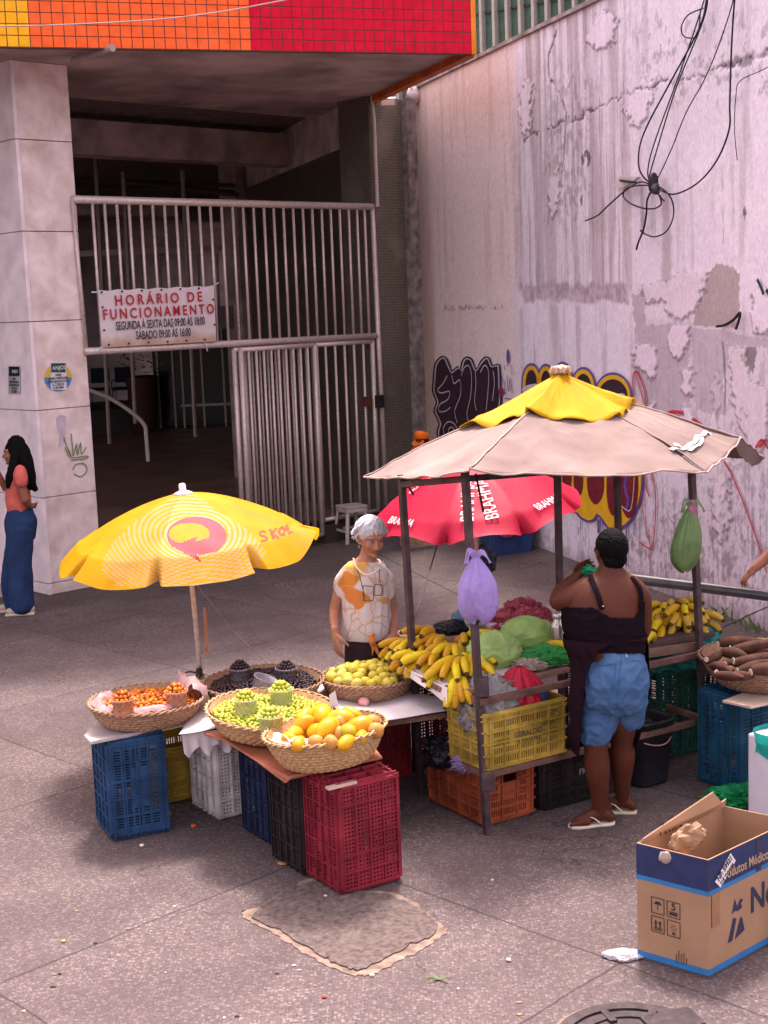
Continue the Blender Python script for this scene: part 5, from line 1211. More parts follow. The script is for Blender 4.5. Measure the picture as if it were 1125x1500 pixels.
# ================================================================== BASKETS AND FRUIT
def basket_mat(nm, c):
    return mat('wicker_'+nm, c, .75, var=.32, scale=60, bump=.3, bscale=220, detail=5)
def basket(p0, R0, H, mt, label, rb=.72, rows=11, stakes=44, tilt=(0, 0), kx=1.0, nm='wicker_basket'):
    """round woven basket standing at p0, rim radius R0, height H: every strand bulges over and under the stakes"""
    t = thing(nm, label, 'basket', p0); T = Matrix.Translation(p0) @ Matrix.Rotation(tilt[0], 4, 'X') @ Matrix.Rotation(tilt[1], 4, 'Y')
    n = stakes*4; sub = 6; V = []
    prof = lambda h: R0*(rb+(1-rb)*(h**.62))
    for j in range(rows*sub+1):
        h = j/(rows*sub); row = min(rows-1, j//sub); f = (j % sub)/sub
        for k in range(n):
            a = 2*math.pi*k/n; w_ = .0045*math.sin(stakes*a+math.pi*row)+.0050*abs(math.sin(math.pi*f))-.002+.002*noise.noise(Vector((a*9, row*3.1, 0)))
            r = prof(h)+w_; V.append((r*math.cos(a)*kx, r*math.sin(a), h*H+.003*noise.noise(Vector((a*5, h*4, 4)))))
    F = [(j*n+k, j*n+(k+1) % n, (j+1)*n+(k+1) % n, (j+1)*n+k) for j in range(rows*sub) for k in range(n)]
    o = MB().add(V, F).xf(T).build('weave', mt, t, True)
    # inner skin and floor
    V = []; n2 = 48
    for j in range(7):
        h = 1-j/6
        for k in range(n2): a = 2*math.pi*k/n2; r = (prof(h)-.014); V.append((r*math.cos(a)*kx, r*math.sin(a), h*H+.006))
    V.append((0, 0, .008)); F = [(j*n2+(k+1) % n2, j*n2+k, (j+1)*n2+k, (j+1)*n2+(k+1) % n2) for j in range(6) for k in range(n2)]+[(6*n2+(k+1) % n2, 6*n2+k, 7*n2) for k in range(n2)]
    MB().add(V, F).xf(T).build('lining', mt, t, True)
    # braided rim of two strands and stray ends
    s = MB()
    for ph in (0, math.pi):
        P_ = []
        for k in range(181):
            a = 2*math.pi*k/180; q = a*22+ph; r = R0+.006+.006*math.cos(q); P_.append((r*math.cos(a)*kx, r*math.sin(a), H+.006*math.sin(q)))
        s.tube(P_, .0058, 6, caps=False)
    for k in range(10):
        a = rnd.uniform(0, 6.28); p = Vector((R0*math.cos(a)*kx, R0*math.sin(a), H)); s.tube([p, p+Vector((math.cos(a)*.02, math.sin(a)*.02, rnd.uniform(-.02, .03)))], .002, 4)
    s.xf(T).build('rim', mt, t, True)
    return t, T
WICK = basket_mat('brown', (.33, .19, .115)); WICL = basket_mat('straw', (.46, .28, .14)); WICD = basket_mat('old', (.26, .155, .10))
PROTO = {}
def fruit_mesh(kind, rx, ry, rz, n=14, m_=9, seed=0, amp=.06, dimple=0, fr=1.6):
    def bf(d):
        q = 1+amp*noise.noise(d*fr+Vector((seed*3.3, seed, 0)))
        if dimple: q -= dimple*math.exp(-((1-d.z)*9)**1)+dimple*.6*math.exp(-((1+d.z)*9))
        return q
    me = MB().ball((0, 0, 0), (rx, ry, rz), n=n, m_=m_, bumpf=bf).mesh(kind, True); me.polygons.foreach_set('use_smooth', [True]*len(me.polygons)); return me
def put_fruit(name, me, mt, p, label, cat, group, rot=None, sc=1):
    if not me.materials: me.materials.append(mt)
    o = bpy.data.objects.new(name, me); COL.objects.link(o); o.location = p
    o.rotation_euler = rot or (rnd.uniform(0, 6.3), rnd.uniform(0, 6.3), rnd.uniform(0, 6.3)); o.scale = (sc,)*3
    return tag(o, label, cat, group)
def heap_points(T, R0, z0, dome, r, n, ex=(), seed=1, kx=1, tries=9000, pack=1.72):
    """darts thrown on a heaped surface: local disc radius R0, rim height z0, crown height dome"""
    rr = random.Random(seed); P_ = []
    for _ in range(tries):
        if len(P_) >= n: break
        a = rr.uniform(0, 6.2832); d = R0*math.sqrt(rr.random()); x, y = d*math.cos(a)*kx, d*math.sin(a); z = z0+dome*(1-(d/R0)**2)+.012*noise.noise(Vector((x*12, y*12, seed)))
        if any(math.hypot(x-e[0], y-e[1]) < e[2] for e in ex): continue
        if all((x-q[0])**2+(y-q[1])**2 > (r*pack)**2 for q in P_): P_.append((x, y, z+rr.uniform(-.25, .25)*r))
    return P_
def small_heap(name, T, R0, z0, dome, r, mts, label, cat, group, ex=(), seed=1, kx=1, n_ind=300, stuff_label=None, vary=(1, 1.1)):
    P_ = heap_points(T, R0, z0, dome, r, 1400, ex, seed, kx)
    inv = T; P_.sort(key=lambda q: (inv @ Vector(q)).y)
    meshes = []
    for i, mt in enumerate(mts):
        for sd in range(2):
            me = fruit_mesh(name, r, r*vary[0], r*vary[1], 10, 7, seed=sd+i*3, amp=.10); meshes.append((me, mt))
    near, rest = P_[:n_ind], P_[n_ind:]
    rr = random.Random(seed)
    for q in near:
        me, mt = rr.choice(meshes); put_fruit(name, me, mt, T @ Vector(q), label, cat, group, sc=rr.uniform(.85, 1.12))
    s = MB()
    for q in rest: s.ball(T @ Vector(q), r*rr.uniform(.88, 1.1), n=8, m_=5, mi=rr.randrange(len(mts)))
    for q in heap_points(T, R0, z0-r*1.5, dome, r, 900, ex, seed+9, kx, 5000, 1.9): s.ball(T @ Vector(q), r, n=7, m_=5, mi=rr.randrange(len(mts)))
    o = s.build(name+'_heap', mts, None, True); tag(o, stuff_label, cat, kind='stuff')
def tub(p0, mt_fruit, r_f, label, nmf, tint, fruit_cat, full=True, r0=.052, h=.085, tilt=0, op=.42, seed=0, dark=None):
    t = thing('plastic_tub', label, 'tub', p0); T = Matrix.Translation(p0) @ Matrix.Rotation(tilt, 4, 'Y')
    m_ = dark or clear_plastic('tub_'+nmf, tint, op)
    MB().lathe((0, 0, 0), [(0, .002), (r0*.82, .002), (r0*.84, .01), (r0, h), (r0*1.06, h), (r0*1.06, h-.007), (r0*1.03, h-.007)], 32).xf(T).build('cup', m_, t, True)
    if full:
        s = MB(); rr = random.Random(seed)
        lv = 0; z = r_f
        while z < h+.045:
            rad = r0*.84+(r0*.16)*min(1, z/h)-r_f*1.0 if z < h else (r0-r_f)*(1-(z-h)/.055)
            if rad > 0:
                rings = [rad] if z < h*.8 else [rad, rad*.5, 0]
                for rd in rings:
                    k = max(1, int(2*math.pi*rd/(r_f*1.9))); ph = rr.uniform(0, 6)
                    for i in range(k): a = ph+2*math.pi*i/k; s.ball((rd*math.cos(a)+rr.uniform(-.2, .2)*r_f, rd*math.sin(a)+rr.uniform(-.2, .2)*r_f, z), r_f*rr.uniform(.9, 1.08), n=8, m_=6, mi=rr.randrange(len(mt_fruit)))
            z += r_f*1.35
        o = s.xf(T).build(nmf+'_filling', mt_fruit, None, True); tag(o, 'the '+label.split(' tub')[0].split(' cup')[0]+' fruit heaped inside that tub' if False else label.replace('tub', 'heap inside the tub', 1), fruit_cat, kind='stuff')
    return t
# ---- A small orange fruits
OF = [mat('fruit_orange', (.50, .11, .008), .3, var=.3, scale=30, spec=.5), mat('fruit_amber', (.52, .18, .01), .3, var=.3, scale=30), mat('fruit_brownorange', (.34, .07, .008), .35, var=.3, scale=30)]
pA = G(216, 1056, TZ); tA, TA = basket(pA+UP*.012, .315, .115, WICK, 'round wicker basket of small orange fruits at the left end of the table', rb=.76, rows=7)
PK = mat('pink_film', (.46, .30, .30), .35, var=.2, scale=20, bump=.6, bscale=30, trans=.3)
def film(name, pts, z0, label, mt, amp=.02, cat='plastic film', T=None, seed=0):
    """crumpled sheet lying round a rim: list of (angle, width out, width in, lift)"""
    V = []; n = len(pts)
    for i, (a, ro, ri, li) in enumerate(pts):
        for j in range(7):
            f = j/6; r = ri+(ro-ri)*f; p = Vector((r*math.cos(a), r*math.sin(a), z0+li*math.sin(math.pi*f)+.0))
            p += Vector((noise.noise(p*30+Vector((seed, 0, 0))), noise.noise(p*30+Vector((0, seed, 5))), noise.noise(p*34+Vector((seed, 9, 0)))))*amp; V.append(T @ p)
    F = [(i*7+j, i*7+j+1, (i+1)*7+j+1, (i+1)*7+j) for i in range(n-1) for j in range(6)]
    return tag(MB().add(V, F).build(name, mt, None, True), label, cat)
film('plastic_film', [(R(150+k*5), .31+.01*math.sin(k), .22, .03) for k in range(19)], .105, 'pinkish film lining the left rim of the small orange fruit basket', PK, T=TA)
film('plastic_film', [(R(255+k*5), .28, .21+.01*math.sin(k*2), .02) for k in range(12)], .118, 'pinkish film lying over the front of the small orange fruits', PK, T=TA, seed=2, amp=.012)
film('plastic_film', [(R(-5+k*6), .33+.03*math.sin(k*.7), .20, .09) for k in range(11)], .115, 'pinkish film bunched up on the right rim beside the umbrella pole', PK, T=TA, seed=4, amp=.03)
def loc(T, u, v, z): p = G(u, v, z); return T.inverted() @ p
cA = [loc(TA, 181, 1042, TZ+.14), loc(TA, 259, 1030, TZ+.14)]
small_heap('small_orange_fruit', TA, .272, .095, .025, .0135, OF, 'small orange fruit lying loose in the left basket', 'fruit', 'small orange fruits in the left basket', [(c.x, c.y, .05) for c in cA], 3, stuff_label='small orange fruits lying deeper in the left basket', vary=(1, 1.05))
for i, (c, l) in enumerate(zip(cA, ('clear tub of small orange fruits standing left in the orange fruit basket', 'clear tub of small orange fruits standing right in the orange fruit basket'))): tub(TA @ Vector((c.x, c.y, .10)), OF, .0125, l, 'orange', (.75, .45, .35), 'fruit', seed=i, r0=.062, h=.10)
# ---- B black fruits
BF = [mat('fruit_black', (.014, .008, .011), .5, var=.4, scale=30, spec=.5), mat('fruit_blackplum', (.028, .012, .018), .5, var=.4, scale=30)]
pB = G(386, 1030, TZ+.0)+Vector((0, .03, 0)); tB, TB = basket(pB+UP*.012, .345, .115, WICD, 'wide shallow wicker basket of black fruits behind the green grapes', rb=.74, rows=7)
cB = [loc(TB, 352, 992, TZ+.15), loc(TB, 420, 992, TZ+.15), loc(TB, 383, 1005, TZ+.15)]
small_heap('black_fruit', TB, .30, .10, .03, .0105, BF, 'tiny black fruit lying loose in the wide back basket', 'fruit', 'black fruits in the wide basket', [(c.x, c.y, .05) for c in cB], 5, stuff_label='black fruits lying deeper in the wide back basket')
DK_T = clear_plastic('tub_smoke', (.24, .21, .25), .62)
for i, (c, l) in enumerate(zip(cB[:2], ('smoky tub heaped with black fruits, left one in the wide back basket', 'smoky tub heaped with black fruits, right one in the wide back basket'))): tub(TB @ Vector((c.x, c.y, .10)), BF, .010, l, 'black', (.3, .28, .3), 'fruit', seed=i+4, dark=DK_T, r0=.062, h=.095)
tub(TB @ Vector((cB[2].x, cB[2].y-.03, .11)), BF, .01, 'empty smoky plastic tub tipped between the two black fruit tubs', 'black', (.3, .3, .3), 'fruit', full=False, dark=DK_T, tilt=R(22), r0=.07, h=.09)
def card(name, pts, mt, label, cat='card'):
    P_ = [Vector(p) for p in pts]; n = (P_[1]-P_[0]).cross(P_[2]-P_[0]).normalized(); return tag(MB().prism(P_, n*.002).build(name, mt), label, cat)
CRD = mat('card_kraft', (.42, .30, .26), .8, var=.15); 
card('price_card', [D(318, 1003, 8.35), D(343, 1000, 8.3), D(331, 974, 8.34)], CRD, 'pointed brown card stuck in the black fruits left of the tubs')
card('price_card', [D(418, 1010, 7.95), D(440, 1012, 7.92), D(428, 990, 7.95)], CRD, 'pointed pale card in front of the right black fruit tub')
# ---- C green grapes
GF = [mat('grape_green', (.30, .36, .035), .3, var=.25, scale=30, spec=.5, sss=.0), mat('grape_lime', (.36, .40, .05), .3, var=.25, scale=30), mat('grape_yellowish', (.42, .38, .05), .3, var=.25, scale=30)]
pC = G(396, 1078, TZ)+Vector((0, .05, 0)); tC, TC = basket(pC+UP*.012, .345, .125, WICL, 'round wicker basket of green grapes beside the big mango basket', rb=.70, rows=8, tilt=(R(2), R(4)))
cC = [loc(TC, 361, 1042, TZ+.15), loc(TC, 413, 1026, TZ+.15), loc(TC, 398, 1062, TZ+.15)]
small_heap('green_grape', TC, .305, .105, .025, .0115, GF, 'green grape lying loose in the grape basket', 'grape', 'green grapes in the basket', [(c.x, c.y, .052) for c in cC], 8, stuff_label='green grapes lying further back in the grape basket')
for i, (c, l) in enumerate(zip(cC, ('clear tub heaped with green grapes, leftmost of three', 'clear tub heaped with green grapes, furthest back of three', 'clear tub heaped with green grapes, nearest of three, close to the mangoes'))): tub(TC @ Vector((c.x, c.y, .105)), GF, .0125, l, 'grape', (.72, .75, .55), 'grape', seed=i+9, r0=.066, h=.10)
card('price_card', [D(484, 1046, 7.35), D(497, 1040, 7.36), D(491, 1012, 7.37), D(482, 1018, 7.35)], WHT if False else mat('white_paper', (.7, .65, .64)), 'folded white paper stuck behind the green grapes')
# ---- D mangoes
pD = G(481, 1122, TZ)+Vector((0, .05, 0)); tD, TD = basket(pD+UP*.012, .305, .165, WICL, 'deep wicker basket of mangoes and papayas on the crimson crate', rb=.66, rows=10, tilt=(R(-2), R(-5)), stakes=40)
MG = {'y': mat('mango_yellow', (.52, .22, .008), .36, var=.18, scale=14, spec=.4, bump=.08, col2=(.66, .36, .012), detail=9), 'o': mat('mango_orange', (.54, .20, .01), .36, scale=12, detail=9, col2=(.64, .32, .012), bump=.05), 'g': mat('mango_green', (.22, .26, .02), .35, scale=4.5, detail=8, col2=(.58, .34, .015), bump=.05), 'r': mat('fruit_russet', (.40, .15, .04), .5, scale=14, detail=9, col2=(.56, .30, .07), bump=.3, bscale=30)}
mang = [(500, 1054, 'y', .055, 'yellow mango at the back left of the big basket heap'), (432, 1075, 'o', .046, 'orange mango at the left rim of the big basket'), (445, 1060, 'o', .044, 'orange mango behind the left rim of the big basket'), (423, 1083, 'y', .044, 'small yellow mango lying lowest at the left rim'),
        (466, 1073, 'y', .050, 'plump yellow mango at the middle left of the heap'), (480, 1066, 'y', .052, 'large yellow mango leaning on the one at middle left'), (448, 1050, 'y', .050, 'yellow mango at the far left top of the heap'), (472, 1048, 'y', .058, 'long yellow papaya across the top of the heap'),
        (497, 1075, 'r', .042, 'russet fruit between the yellow and the green tinged mango'), (496, 1058, 'r', .036, 'small russet fruit high in the middle of the heap'), (509, 1075, 'g', .054, 'green tinged mango at the middle right of the heap'), (525, 1065, 'o', .056, 'big orange mango on the right side of the heap'),
        (514, 1048, 'o', .046, 'orange mango at the back right of the heap'), (545, 1058, 'r', .042, 'russet striped fruit at the upper right rim'), (550, 1070, 'r', .044, 'russet wrinkled fruit at the right rim'), (438, 1090, 'o', .040, 'orange fruit just inside the front left rim'),
        (462, 1088, 'r', .042, 'russet fruit at the front rim beside the white paper'), (484, 1088, 'r', .042, 'russet fruit at the middle of the front rim'), (507, 1088, 'y', .040, 'yellow fruit low at the front rim'), (530, 1080, 'y', .038, 'yellow fruit low at the front right rim')]
for i, (u, v, k, r, l) in enumerate(mang):
    lz = .15+.03*(1-((u-483)/80)**2)+(.03 if v < 1072 else 0); p = G(u, v, TZ+.012+lz)
    me = fruit_mesh('mango', r*.88, r*.92, r*(1.38 if k != 'r' else 1.0), 18, 12, seed=i, amp=.10, dimple=.10 if k == 'r' else .03, fr=1.2)
    rt = (R(80)+rnd.uniform(-.4, .4), rnd.uniform(-.3, .3), rnd.uniform(0, 3.1))
    put_fruit('mango', me, MG[k], p, l, 'fruit', 'mangoes and papayas in the big basket', rot=rt)
for q in heap_points(TD, .185, .115, .02, .045, 12, (), 21, pack=1.7): 
    put_fruit('mango', fruit_mesh('mango', .036, .036, .042, 14, 9, seed=int(q[0]*100)), MG['y'], TD @ Vector(q), 'yellow fruit lying under the top layer of the big basket', 'fruit', 'lower mangoes in the big basket')
film('tissue', [(R(200+k*9), .285, .20, .03) for k in range(5)], .165, 'white tissue tucked in the left rim of the mango basket', mat('tissue_white', (.52, .45, .47), .7), T=TD, seed=7, cat='paper')
film('tissue', [(R(238+k*8), .285, .20, .03) for k in range(5)], .165, 'white tissue tucked in the front rim of the mango basket', MATS['tissue_white'], T=TD, seed=9, cat='paper')
# ---- E guavas
pE = G(540, 1022, TZ)+Vector((0, .07, 0)); tE, TE = basket(pE+UP*.012, .275, .105, WICK, 'wicker basket of yellow guavas in front of the white haired woman', rb=.80, rows=7)
GU = {'y': mat('guava_yellow', (.44, .36, .03), .45, var=.2, scale=8, spec=.35, bump=.1, col2=(.52, .42, .06)), 'g': mat('guava_green', (.16, .26, .02), .45, scale=8, col2=(.40, .46, .08)), 'p': mat('guava_pale', (.42, .36, .08), .5, scale=10, col2=(.52, .42, .10), bump=.2)}
gP = heap_points(TE, .225, .105, .045, .030, 60, (), 31, pack=1.62); gP.sort(key=lambda q: -q[1])
NAMES = {'y': 'yellow guava', 'g': 'green guava', 'p': 'pale spotted guava'}
for i, q in enumerate(gP):
    k = 'g' if (q[1] > .02 and q[0] < -.03 and i % 2 == 0) else 'p' if i % 4 == 0 else 'y'
    put_fruit('guava', fruit_mesh('guava', .031, .031, .034, 14, 9, seed=i, amp=.12, dimple=.06, fr=1.3), GU[k], TE @ Vector(q), NAMES[k]+' heaped in the basket by the white haired woman', 'guava', NAMES[k]+'s in the basket', sc=rnd.uniform(.85, 1.25))
s = MB(); p = G(533, 1028, TZ+.035); put_fruit('cut_fruit', fruit_mesh('cut_fruit', .034, .034, .028, 16, 10), mat('pink_fruit', (.55, .16, .15), .4, scale=20, col2=(.70, .42, .36)), p, 'round pink cut fruit lying on the cloth table', 'fruit', None, rot=(.2, .1, 0))
# ---- F cassava
pF = G(1118, 1002, .60); tF, TF = basket(Vector((pF.x, pF.y, .605)), .36, .17, WICD, 'large round wicker basket of brown cassava roots on the blue crate', rb=.62, rows=10, stakes=48)
o = MB().slab([G(1058, 1026, .602), G(1100, 1035, .602), G(1190, 1015, .602), G(1150, 990, .602)], .014).build('plank', mat('pale_wood', (.45, .30, .21)), None, bev=.002); tag(o, 'pale brown plank between the blue crate and the cassava basket', 'plank')
CS = mat('cassava_bark', (.03, .012, .008), .85, var=.4, scale=16, bump=.7, bscale=40, detail=9, stretch=(1, 1, .3), col2=(.085, .034, .022)); CI = mat('cassava_flesh', (.62, .50, .42), .7, var=.15, scale=30)
cass = [((1042, 976), (1072, 985), .028), ((1058, 958), (1098, 962), .034), ((1052, 944), (1118, 936), .036), ((1062, 973), (1120, 958), .030), ((1075, 968), (1150, 960), .036), ((1070, 950), (1140, 944), .032), ((1080, 983), (1140, 972), .030), ((1068, 995), (1105, 990), .026), ((1100, 985), (1165, 975), .036), ((1090, 955), (1160, 948), .030), ((1035, 966), (1060, 955), .026), ((1050, 985), (1090, 996), .026)]
clab = ['short cassava root at the left rim of its basket', 'cassava root with its cut end facing left near the left rim', 'long cassava root lying across the top of the heap', 'cassava root lying under the thick one in the middle', 'thick reddish cassava root in the middle of the heap', 'cassava root behind the thick middle one', 'cassava root with a pale cut end at the front', 'pointed cassava root at the front rim', 'bent cassava root at the front right', 'cassava root at the back right of the heap', 'small cassava root at the back left rim', 'small dark cassava root at the front left rim']
for i, (a, b, r) in enumerate(cass):
    z_ = .605+.17+.01+.03*(i % 3); A = G(*a, z_); B = G(*b, z_+.01); d = (B-A); pts = [A+d*t_+UP*.012*math.sin(t_*3+i) for t_ in (0, .12, .35, .6, .85, 1)]
    t = thing('cassava_root', clab[i], 'cassava', A, 0, 'cassava roots in the basket')
    MB().tube(spline(pts, 4), [q.x for q in spline([(r*k_, 0, 0) for k_ in (.62, .85, 1.05, 1, .6, .22)], 4)], 12).build('root', CS, t, True)
    n_ = -d.normalized(); MB().tube([A+n_*.001, A+n_*.004], r*.56, 12).build('cut_end', CI, t)
# ---- bananas
BN = mat('banana_skin', (.50, .30, .008), .42, var=.2, scale=9, spec=.4, bump=.06, detail=9, col2=(.64, .42, .015), objvar=.22); BT = mat('banana_tip', (.07, .045, .02), .7); BND = mat('banana_skin_ripe', (.42, .26, .035), .5, scale=9, col2=(.56, .36, .05), detail=9)
def banana_mesh(L=.17, r=.0185, bend=1.15, seed=0):
    s = MB(); N = 13; rad = L/bend; P_ = []; rs = []
    for i in range(N):
        f = i/(N-1); a = bend*(f-.5); P_.append((rad*(math.cos(a)-math.cos(bend/2)), 0, rad*math.sin(a)+L/2)); e = 1-abs(2*f-1)**3.2; rs.append(r*(.34+.66*e) if 0 < i < N-1 else r*.30)
    n = 10; V = []
    for i in range(N):
        t_ = (Vector(P_[min(i+1, N-1)])-Vector(P_[max(0, i-1)])).normalized(); x = Vector((0, 1, 0)); y = t_.cross(x)
        for k in range(n):
            a = 2*math.pi*k/n; q = 1+.07*math.cos(5*a+seed); V.append(Vector(P_[i])+x*math.cos(a)*rs[i]*q+y*math.sin(a)*rs[i]*q)
    F = [(i*n+k, i*n+(k+1) % n, (i+1)*n+(k+1) % n, (i+1)*n+k) for i in range(N-1) for k in range(n)]
    mi = [1 if i >= N-2 else 0 for i in range(N-1) for k in range(n)]
    s.add(V, F); s.m = mi; s.add([V[k] for k in range(n)], [tuple(range(n-1, -1, -1))], 0); s.add([V[(N-1)*n+k] for k in range(n)], [tuple(range(n))], 1)
    # dark bruise flecks as small raised scales on the skin
    rr = random.Random(seed)
    for _ in range(7):
        i = rr.randint(2, N-4); k = rr.randrange(n); a, b, c, d = V[i*n+k], V[i*n+(k+1) % n], V[(i+1)*n+(k+1) % n], V[(i+1)*n+k]; ctr = (a+b+c+d)/4; nn = (b-a).cross(d-a).normalized(); 
        if nn.dot(ctr-Vector(P_[i])) < 0: nn = -nn
        q = rr.uniform(.12, .34); s.add([ctr+(p-ctr)*q*Vector((1, 1, 1)).x+nn*.0006 for p in (a, b, c, d)], [(0, 1, 2, 3)], 1)
    me = s.mesh('banana'); me.polygons.foreach_set('use_smooth', [True]*len(me.polygons)); return me
BM = [banana_mesh(L, r, bd, i) for i, (L, r, bd) in enumerate(((.20, .0235, 1.1), (.185, .0235, 1.25), (.21, .0245, .95)))]
BMR = [m_.copy() for m_ in BM]
for m_ in BM: m_.materials.append(BN); m_.materials.append(BT)
for m_ in BMR: m_.materials.append(BND); m_.materials.append(BT)
def bunch(p, dirv, n, label, spread=1.5, roll=0.0, ripe=False, group='banana bunches heaped on the stall board', rows=2, down=0):
    """a hand of bananas: crown at p, fingers reaching along dirv and curling"""
    t = thing('banana_bunch', label, 'bananas', p, 0, group); d = Vector(dirv).normalized(); side = d.cross(UP)
    if side.length < .1: side = Vector((1, 0, 0))
    side.normalize(); nrm = side.cross(d).normalized(); Rl = Matrix.Rotation(roll, 3, d); side = Rl @ side; nrm = Rl @ nrm
    inv = mw(t).inverted()
    MB().tube([p-d*.02+nrm*.0, p+d*.012], [.016, .022], 8, ry=1.6).build('crown', BT if ripe else mat('banana_crown', (.22, .17, .04), .7), t, True)
    k = 0
    for row in range(rows):
        m_ = (n+row) // rows
        for i in range(m_):
            f = (i+.5)/m_-.5; a = f*spread; dd = (d*math.cos(a)+side*math.sin(a)).normalized(); dd = (dd+nrm*(.16-.30*row)+nrm*rnd.uniform(-.04, .04)).normalized()
            # belly of the curve faces outwards/up: local +x is the outer side
            x = (nrm-dd*nrm.dot(dd)).normalized(); y = dd.cross(x); M = Matrix((x, y, dd)).transposed().to_4x4(); M.translation = p+side*f*.055+nrm*(.010-.022*row)
            o = bpy.data.objects.new('banana', (BMR if ripe else BM)[k % 3]); COL.objects.link(o); o.parent = t; o.matrix_local = inv @ M @ Matrix.Rotation(rnd.uniform(-.25, .25), 4, 'Z') @ Matrix.Scale(rnd.uniform(.92, 1.08), 4); k += 1
    return t
bz = zt+.02
bl = [(604, 944, .075, (-.75, -.55, -.22), 7, 'banana bunch at the far left end of the board, fingers pointing left'), (648, 936, .12, (-.75, -.65, -.35), 9, 'large banana bunch at the top of the heap'), (664, 948, .10, (-.5, -.85, -.38), 9, 'banana bunch in the middle of the heap, left of the front post'),
      (640, 962, .07, (-.65, -.7, -.35), 6, 'banana bunch low at the left front of the heap'), (676, 966, .09, (-.45, -.8, -.50), 8, 'banana bunch nearest the front left post'), (622, 950, .06, (-.6, -.75, -.25), 6, 'banana bunch between the far left one and the large one'),
      (690, 962, .06, (.15, -.95, -.35), 4, 'small banana bunch pointing down beside the front post'), (700, 950, .08, (.35, -.7, -.2), 6, 'shaded banana bunch behind the front left post'), (684, 934, .09, (.2, -.5, -.1), 7, 'spotted banana bunch at the back of the heap')]
for (u, v, dz, d, n, l) in bl: bunch(G(u, v, zt+dz)+UP*0, d, n, l, spread=1.35, rows=2 if n > 5 else 1)
for (u, v, dz, d, n, l) in ((633, 928, .13, (-.55, -.5, -.1), 7, 'banana bunch at the back top of the heap, left of the front post'), (615, 962, .05, (-.8, -.5, -.3), 5, 'banana bunch lowest at the left board edge'), (662, 975, .07, (-.35, -.85, -.45), 7, 'banana bunch at the front board edge'), (697, 975, .05, (.1, -.9, -.35), 5, 'banana bunch at the right foot of the heap behind the post')):
    bunch(G(u, v, zt+dz), d, n, l, spread=1.2, rows=2)
bunch(G(668, 990, zt+.035)-TX*.03, (-.05, -.55, -.85), 4, 'banana bunch hanging over the edge of the board', spread=.75, rows=1)
bunch(G(690, 968, zt+.045), (.30, -.75, -.75), 2, 'pair of bananas hanging beside the front left post', spread=.5, rows=1)
rb_ = [(958, 905, .07, (-.5, -.7, -.25), 6), (985, 897, .10, (-.3, -.85, -.4), 8), (1000, 905, .08, (.0, -.9, -.3), 6), (968, 915, .05, (-.7, -.6, -.2), 5), (1012, 903, .07, (.35, -.85, -.25), 6), (990, 888, .10, (.1, -.5, .0), 6), (970, 893, .09, (-.6, -.6, .0), 7), (1000, 893, .12, (-.1, -.8, -.2), 7)]
rl = ['ripe banana bunch at the left of the right hand heap', 'large ripe banana bunch on top of the right hand heap', 'ripe banana bunch beside the right stall post', 'small ripe banana bunch nearest the seller', 'ripe banana bunch partly behind the right stall post', 'ripe banana bunch at the back of the right hand heap', 'ripe banana bunch at the back left of the right hand heap', 'topmost ripe banana bunch near the right post']
for (u, v, dz, d, n), l in zip(rb_, rl): bunch(G(u, v, zt+dz), d, n, l, ripe=(n != 8 and n != 5 and False) or (n == 6), group='ripe banana bunches on the right shelf', spread=1.6)
bunch(G(957, 934, zt+.05), (-.6, -.5, -.1), 2, 'two bananas lying at the edge of the right shelf by the seller', rows=1, group='ripe banana bunches on the right shelf')
bunch(G(796, 950, zt+.07), (.9, -.15, -.1), 4, 'bananas poking out of the large green bag beside the seller', rows=2, group='ripe banana bunches on the right shelf')
# ---- bags
def bag_mat(nm, c, tr=.35, rough=.32): return mat('bag_'+nm, c, rough, var=.16, scale=9, spec=.5, trans=tr, bump=.25, bscale=25)
def hanging_bag(p_top, w_, h, mt, label, seed=0, group=None, lean=(0, 0), knot=None, ear=True):
    """tied carrier bag: loaded belly below, pleats running up to the knot"""
    t = thing('plastic_bag', label, 'plastic bag', p_top-UP*h); V = []; n = 120; m_ = 60
    for j in range(m_+1):
        f = j/m_; 
        w = w_*(.12+.88*math.sin(min(1, f/.66)*math.pi/2)**.9) if f < .66 else w_*math.sqrt(max(0, 1-((f-.66)/.35)**2.6))
        pleat = max(0, 1-f/.8)
        for k in range(n):
            a = 2*math.pi*k/n; q = 1+pleat*.16*(1-abs(math.sin(4.5*a+seed+f*1.5)))*1.4+.10*pleat*math.sin(17*a+seed*2+2*f)+.05*((1-abs(noise.noise(Vector((math.cos(a)*4+seed, math.sin(a)*4, f*5)))))**5)+.05*noise.noise(Vector((math.cos(a)*2+seed, math.sin(a)*2, f*3)))+.02*noise.noise(Vector((math.cos(a)*7+seed, math.sin(a)*7, f*12)))
            V.append(p_top+Vector((w/2*q*math.cos(a)+lean[0]*f, w/2*q*math.sin(a)*.8+lean[1]*f, -h*f+.015*math.sin(3*a+seed)*f)))
    F = [(j*n+k, (j+1)*n+k, (j+1)*n+(k+1) % n, j*n+(k+1) % n) for j in range(m_) for k in range(n)]+[tuple(m_*n+k for k in range(n))]
    MB().add(V, F).build('bag_body', mt, t, True)
    if ear:
        s = MB()
        for k, a in enumerate((.4, 2.2, 3.9)): strip(s, spline([p_top-UP*.01, p_top+Vector((math.cos(a)*.03, -.02, .03)), p_top+Vector((math.cos(a)*.06, -.03, .005+.02*k)), p_top+Vector((math.cos(a)*.08, -.02, -.03))], 4), [.02+.012*math.sin(i*.5) for i in range(13)], Vector((0, -1, .3)))
        s.build('handle', mt, t, True)
    return t
hanging_bag(D(697, 816, 7.22), .205, .345, bag_mat('lilac', (.40, .30, .66), .3), 'lilac plastic bag hanging from the front left stall post', 1, lean=(.01, 0))
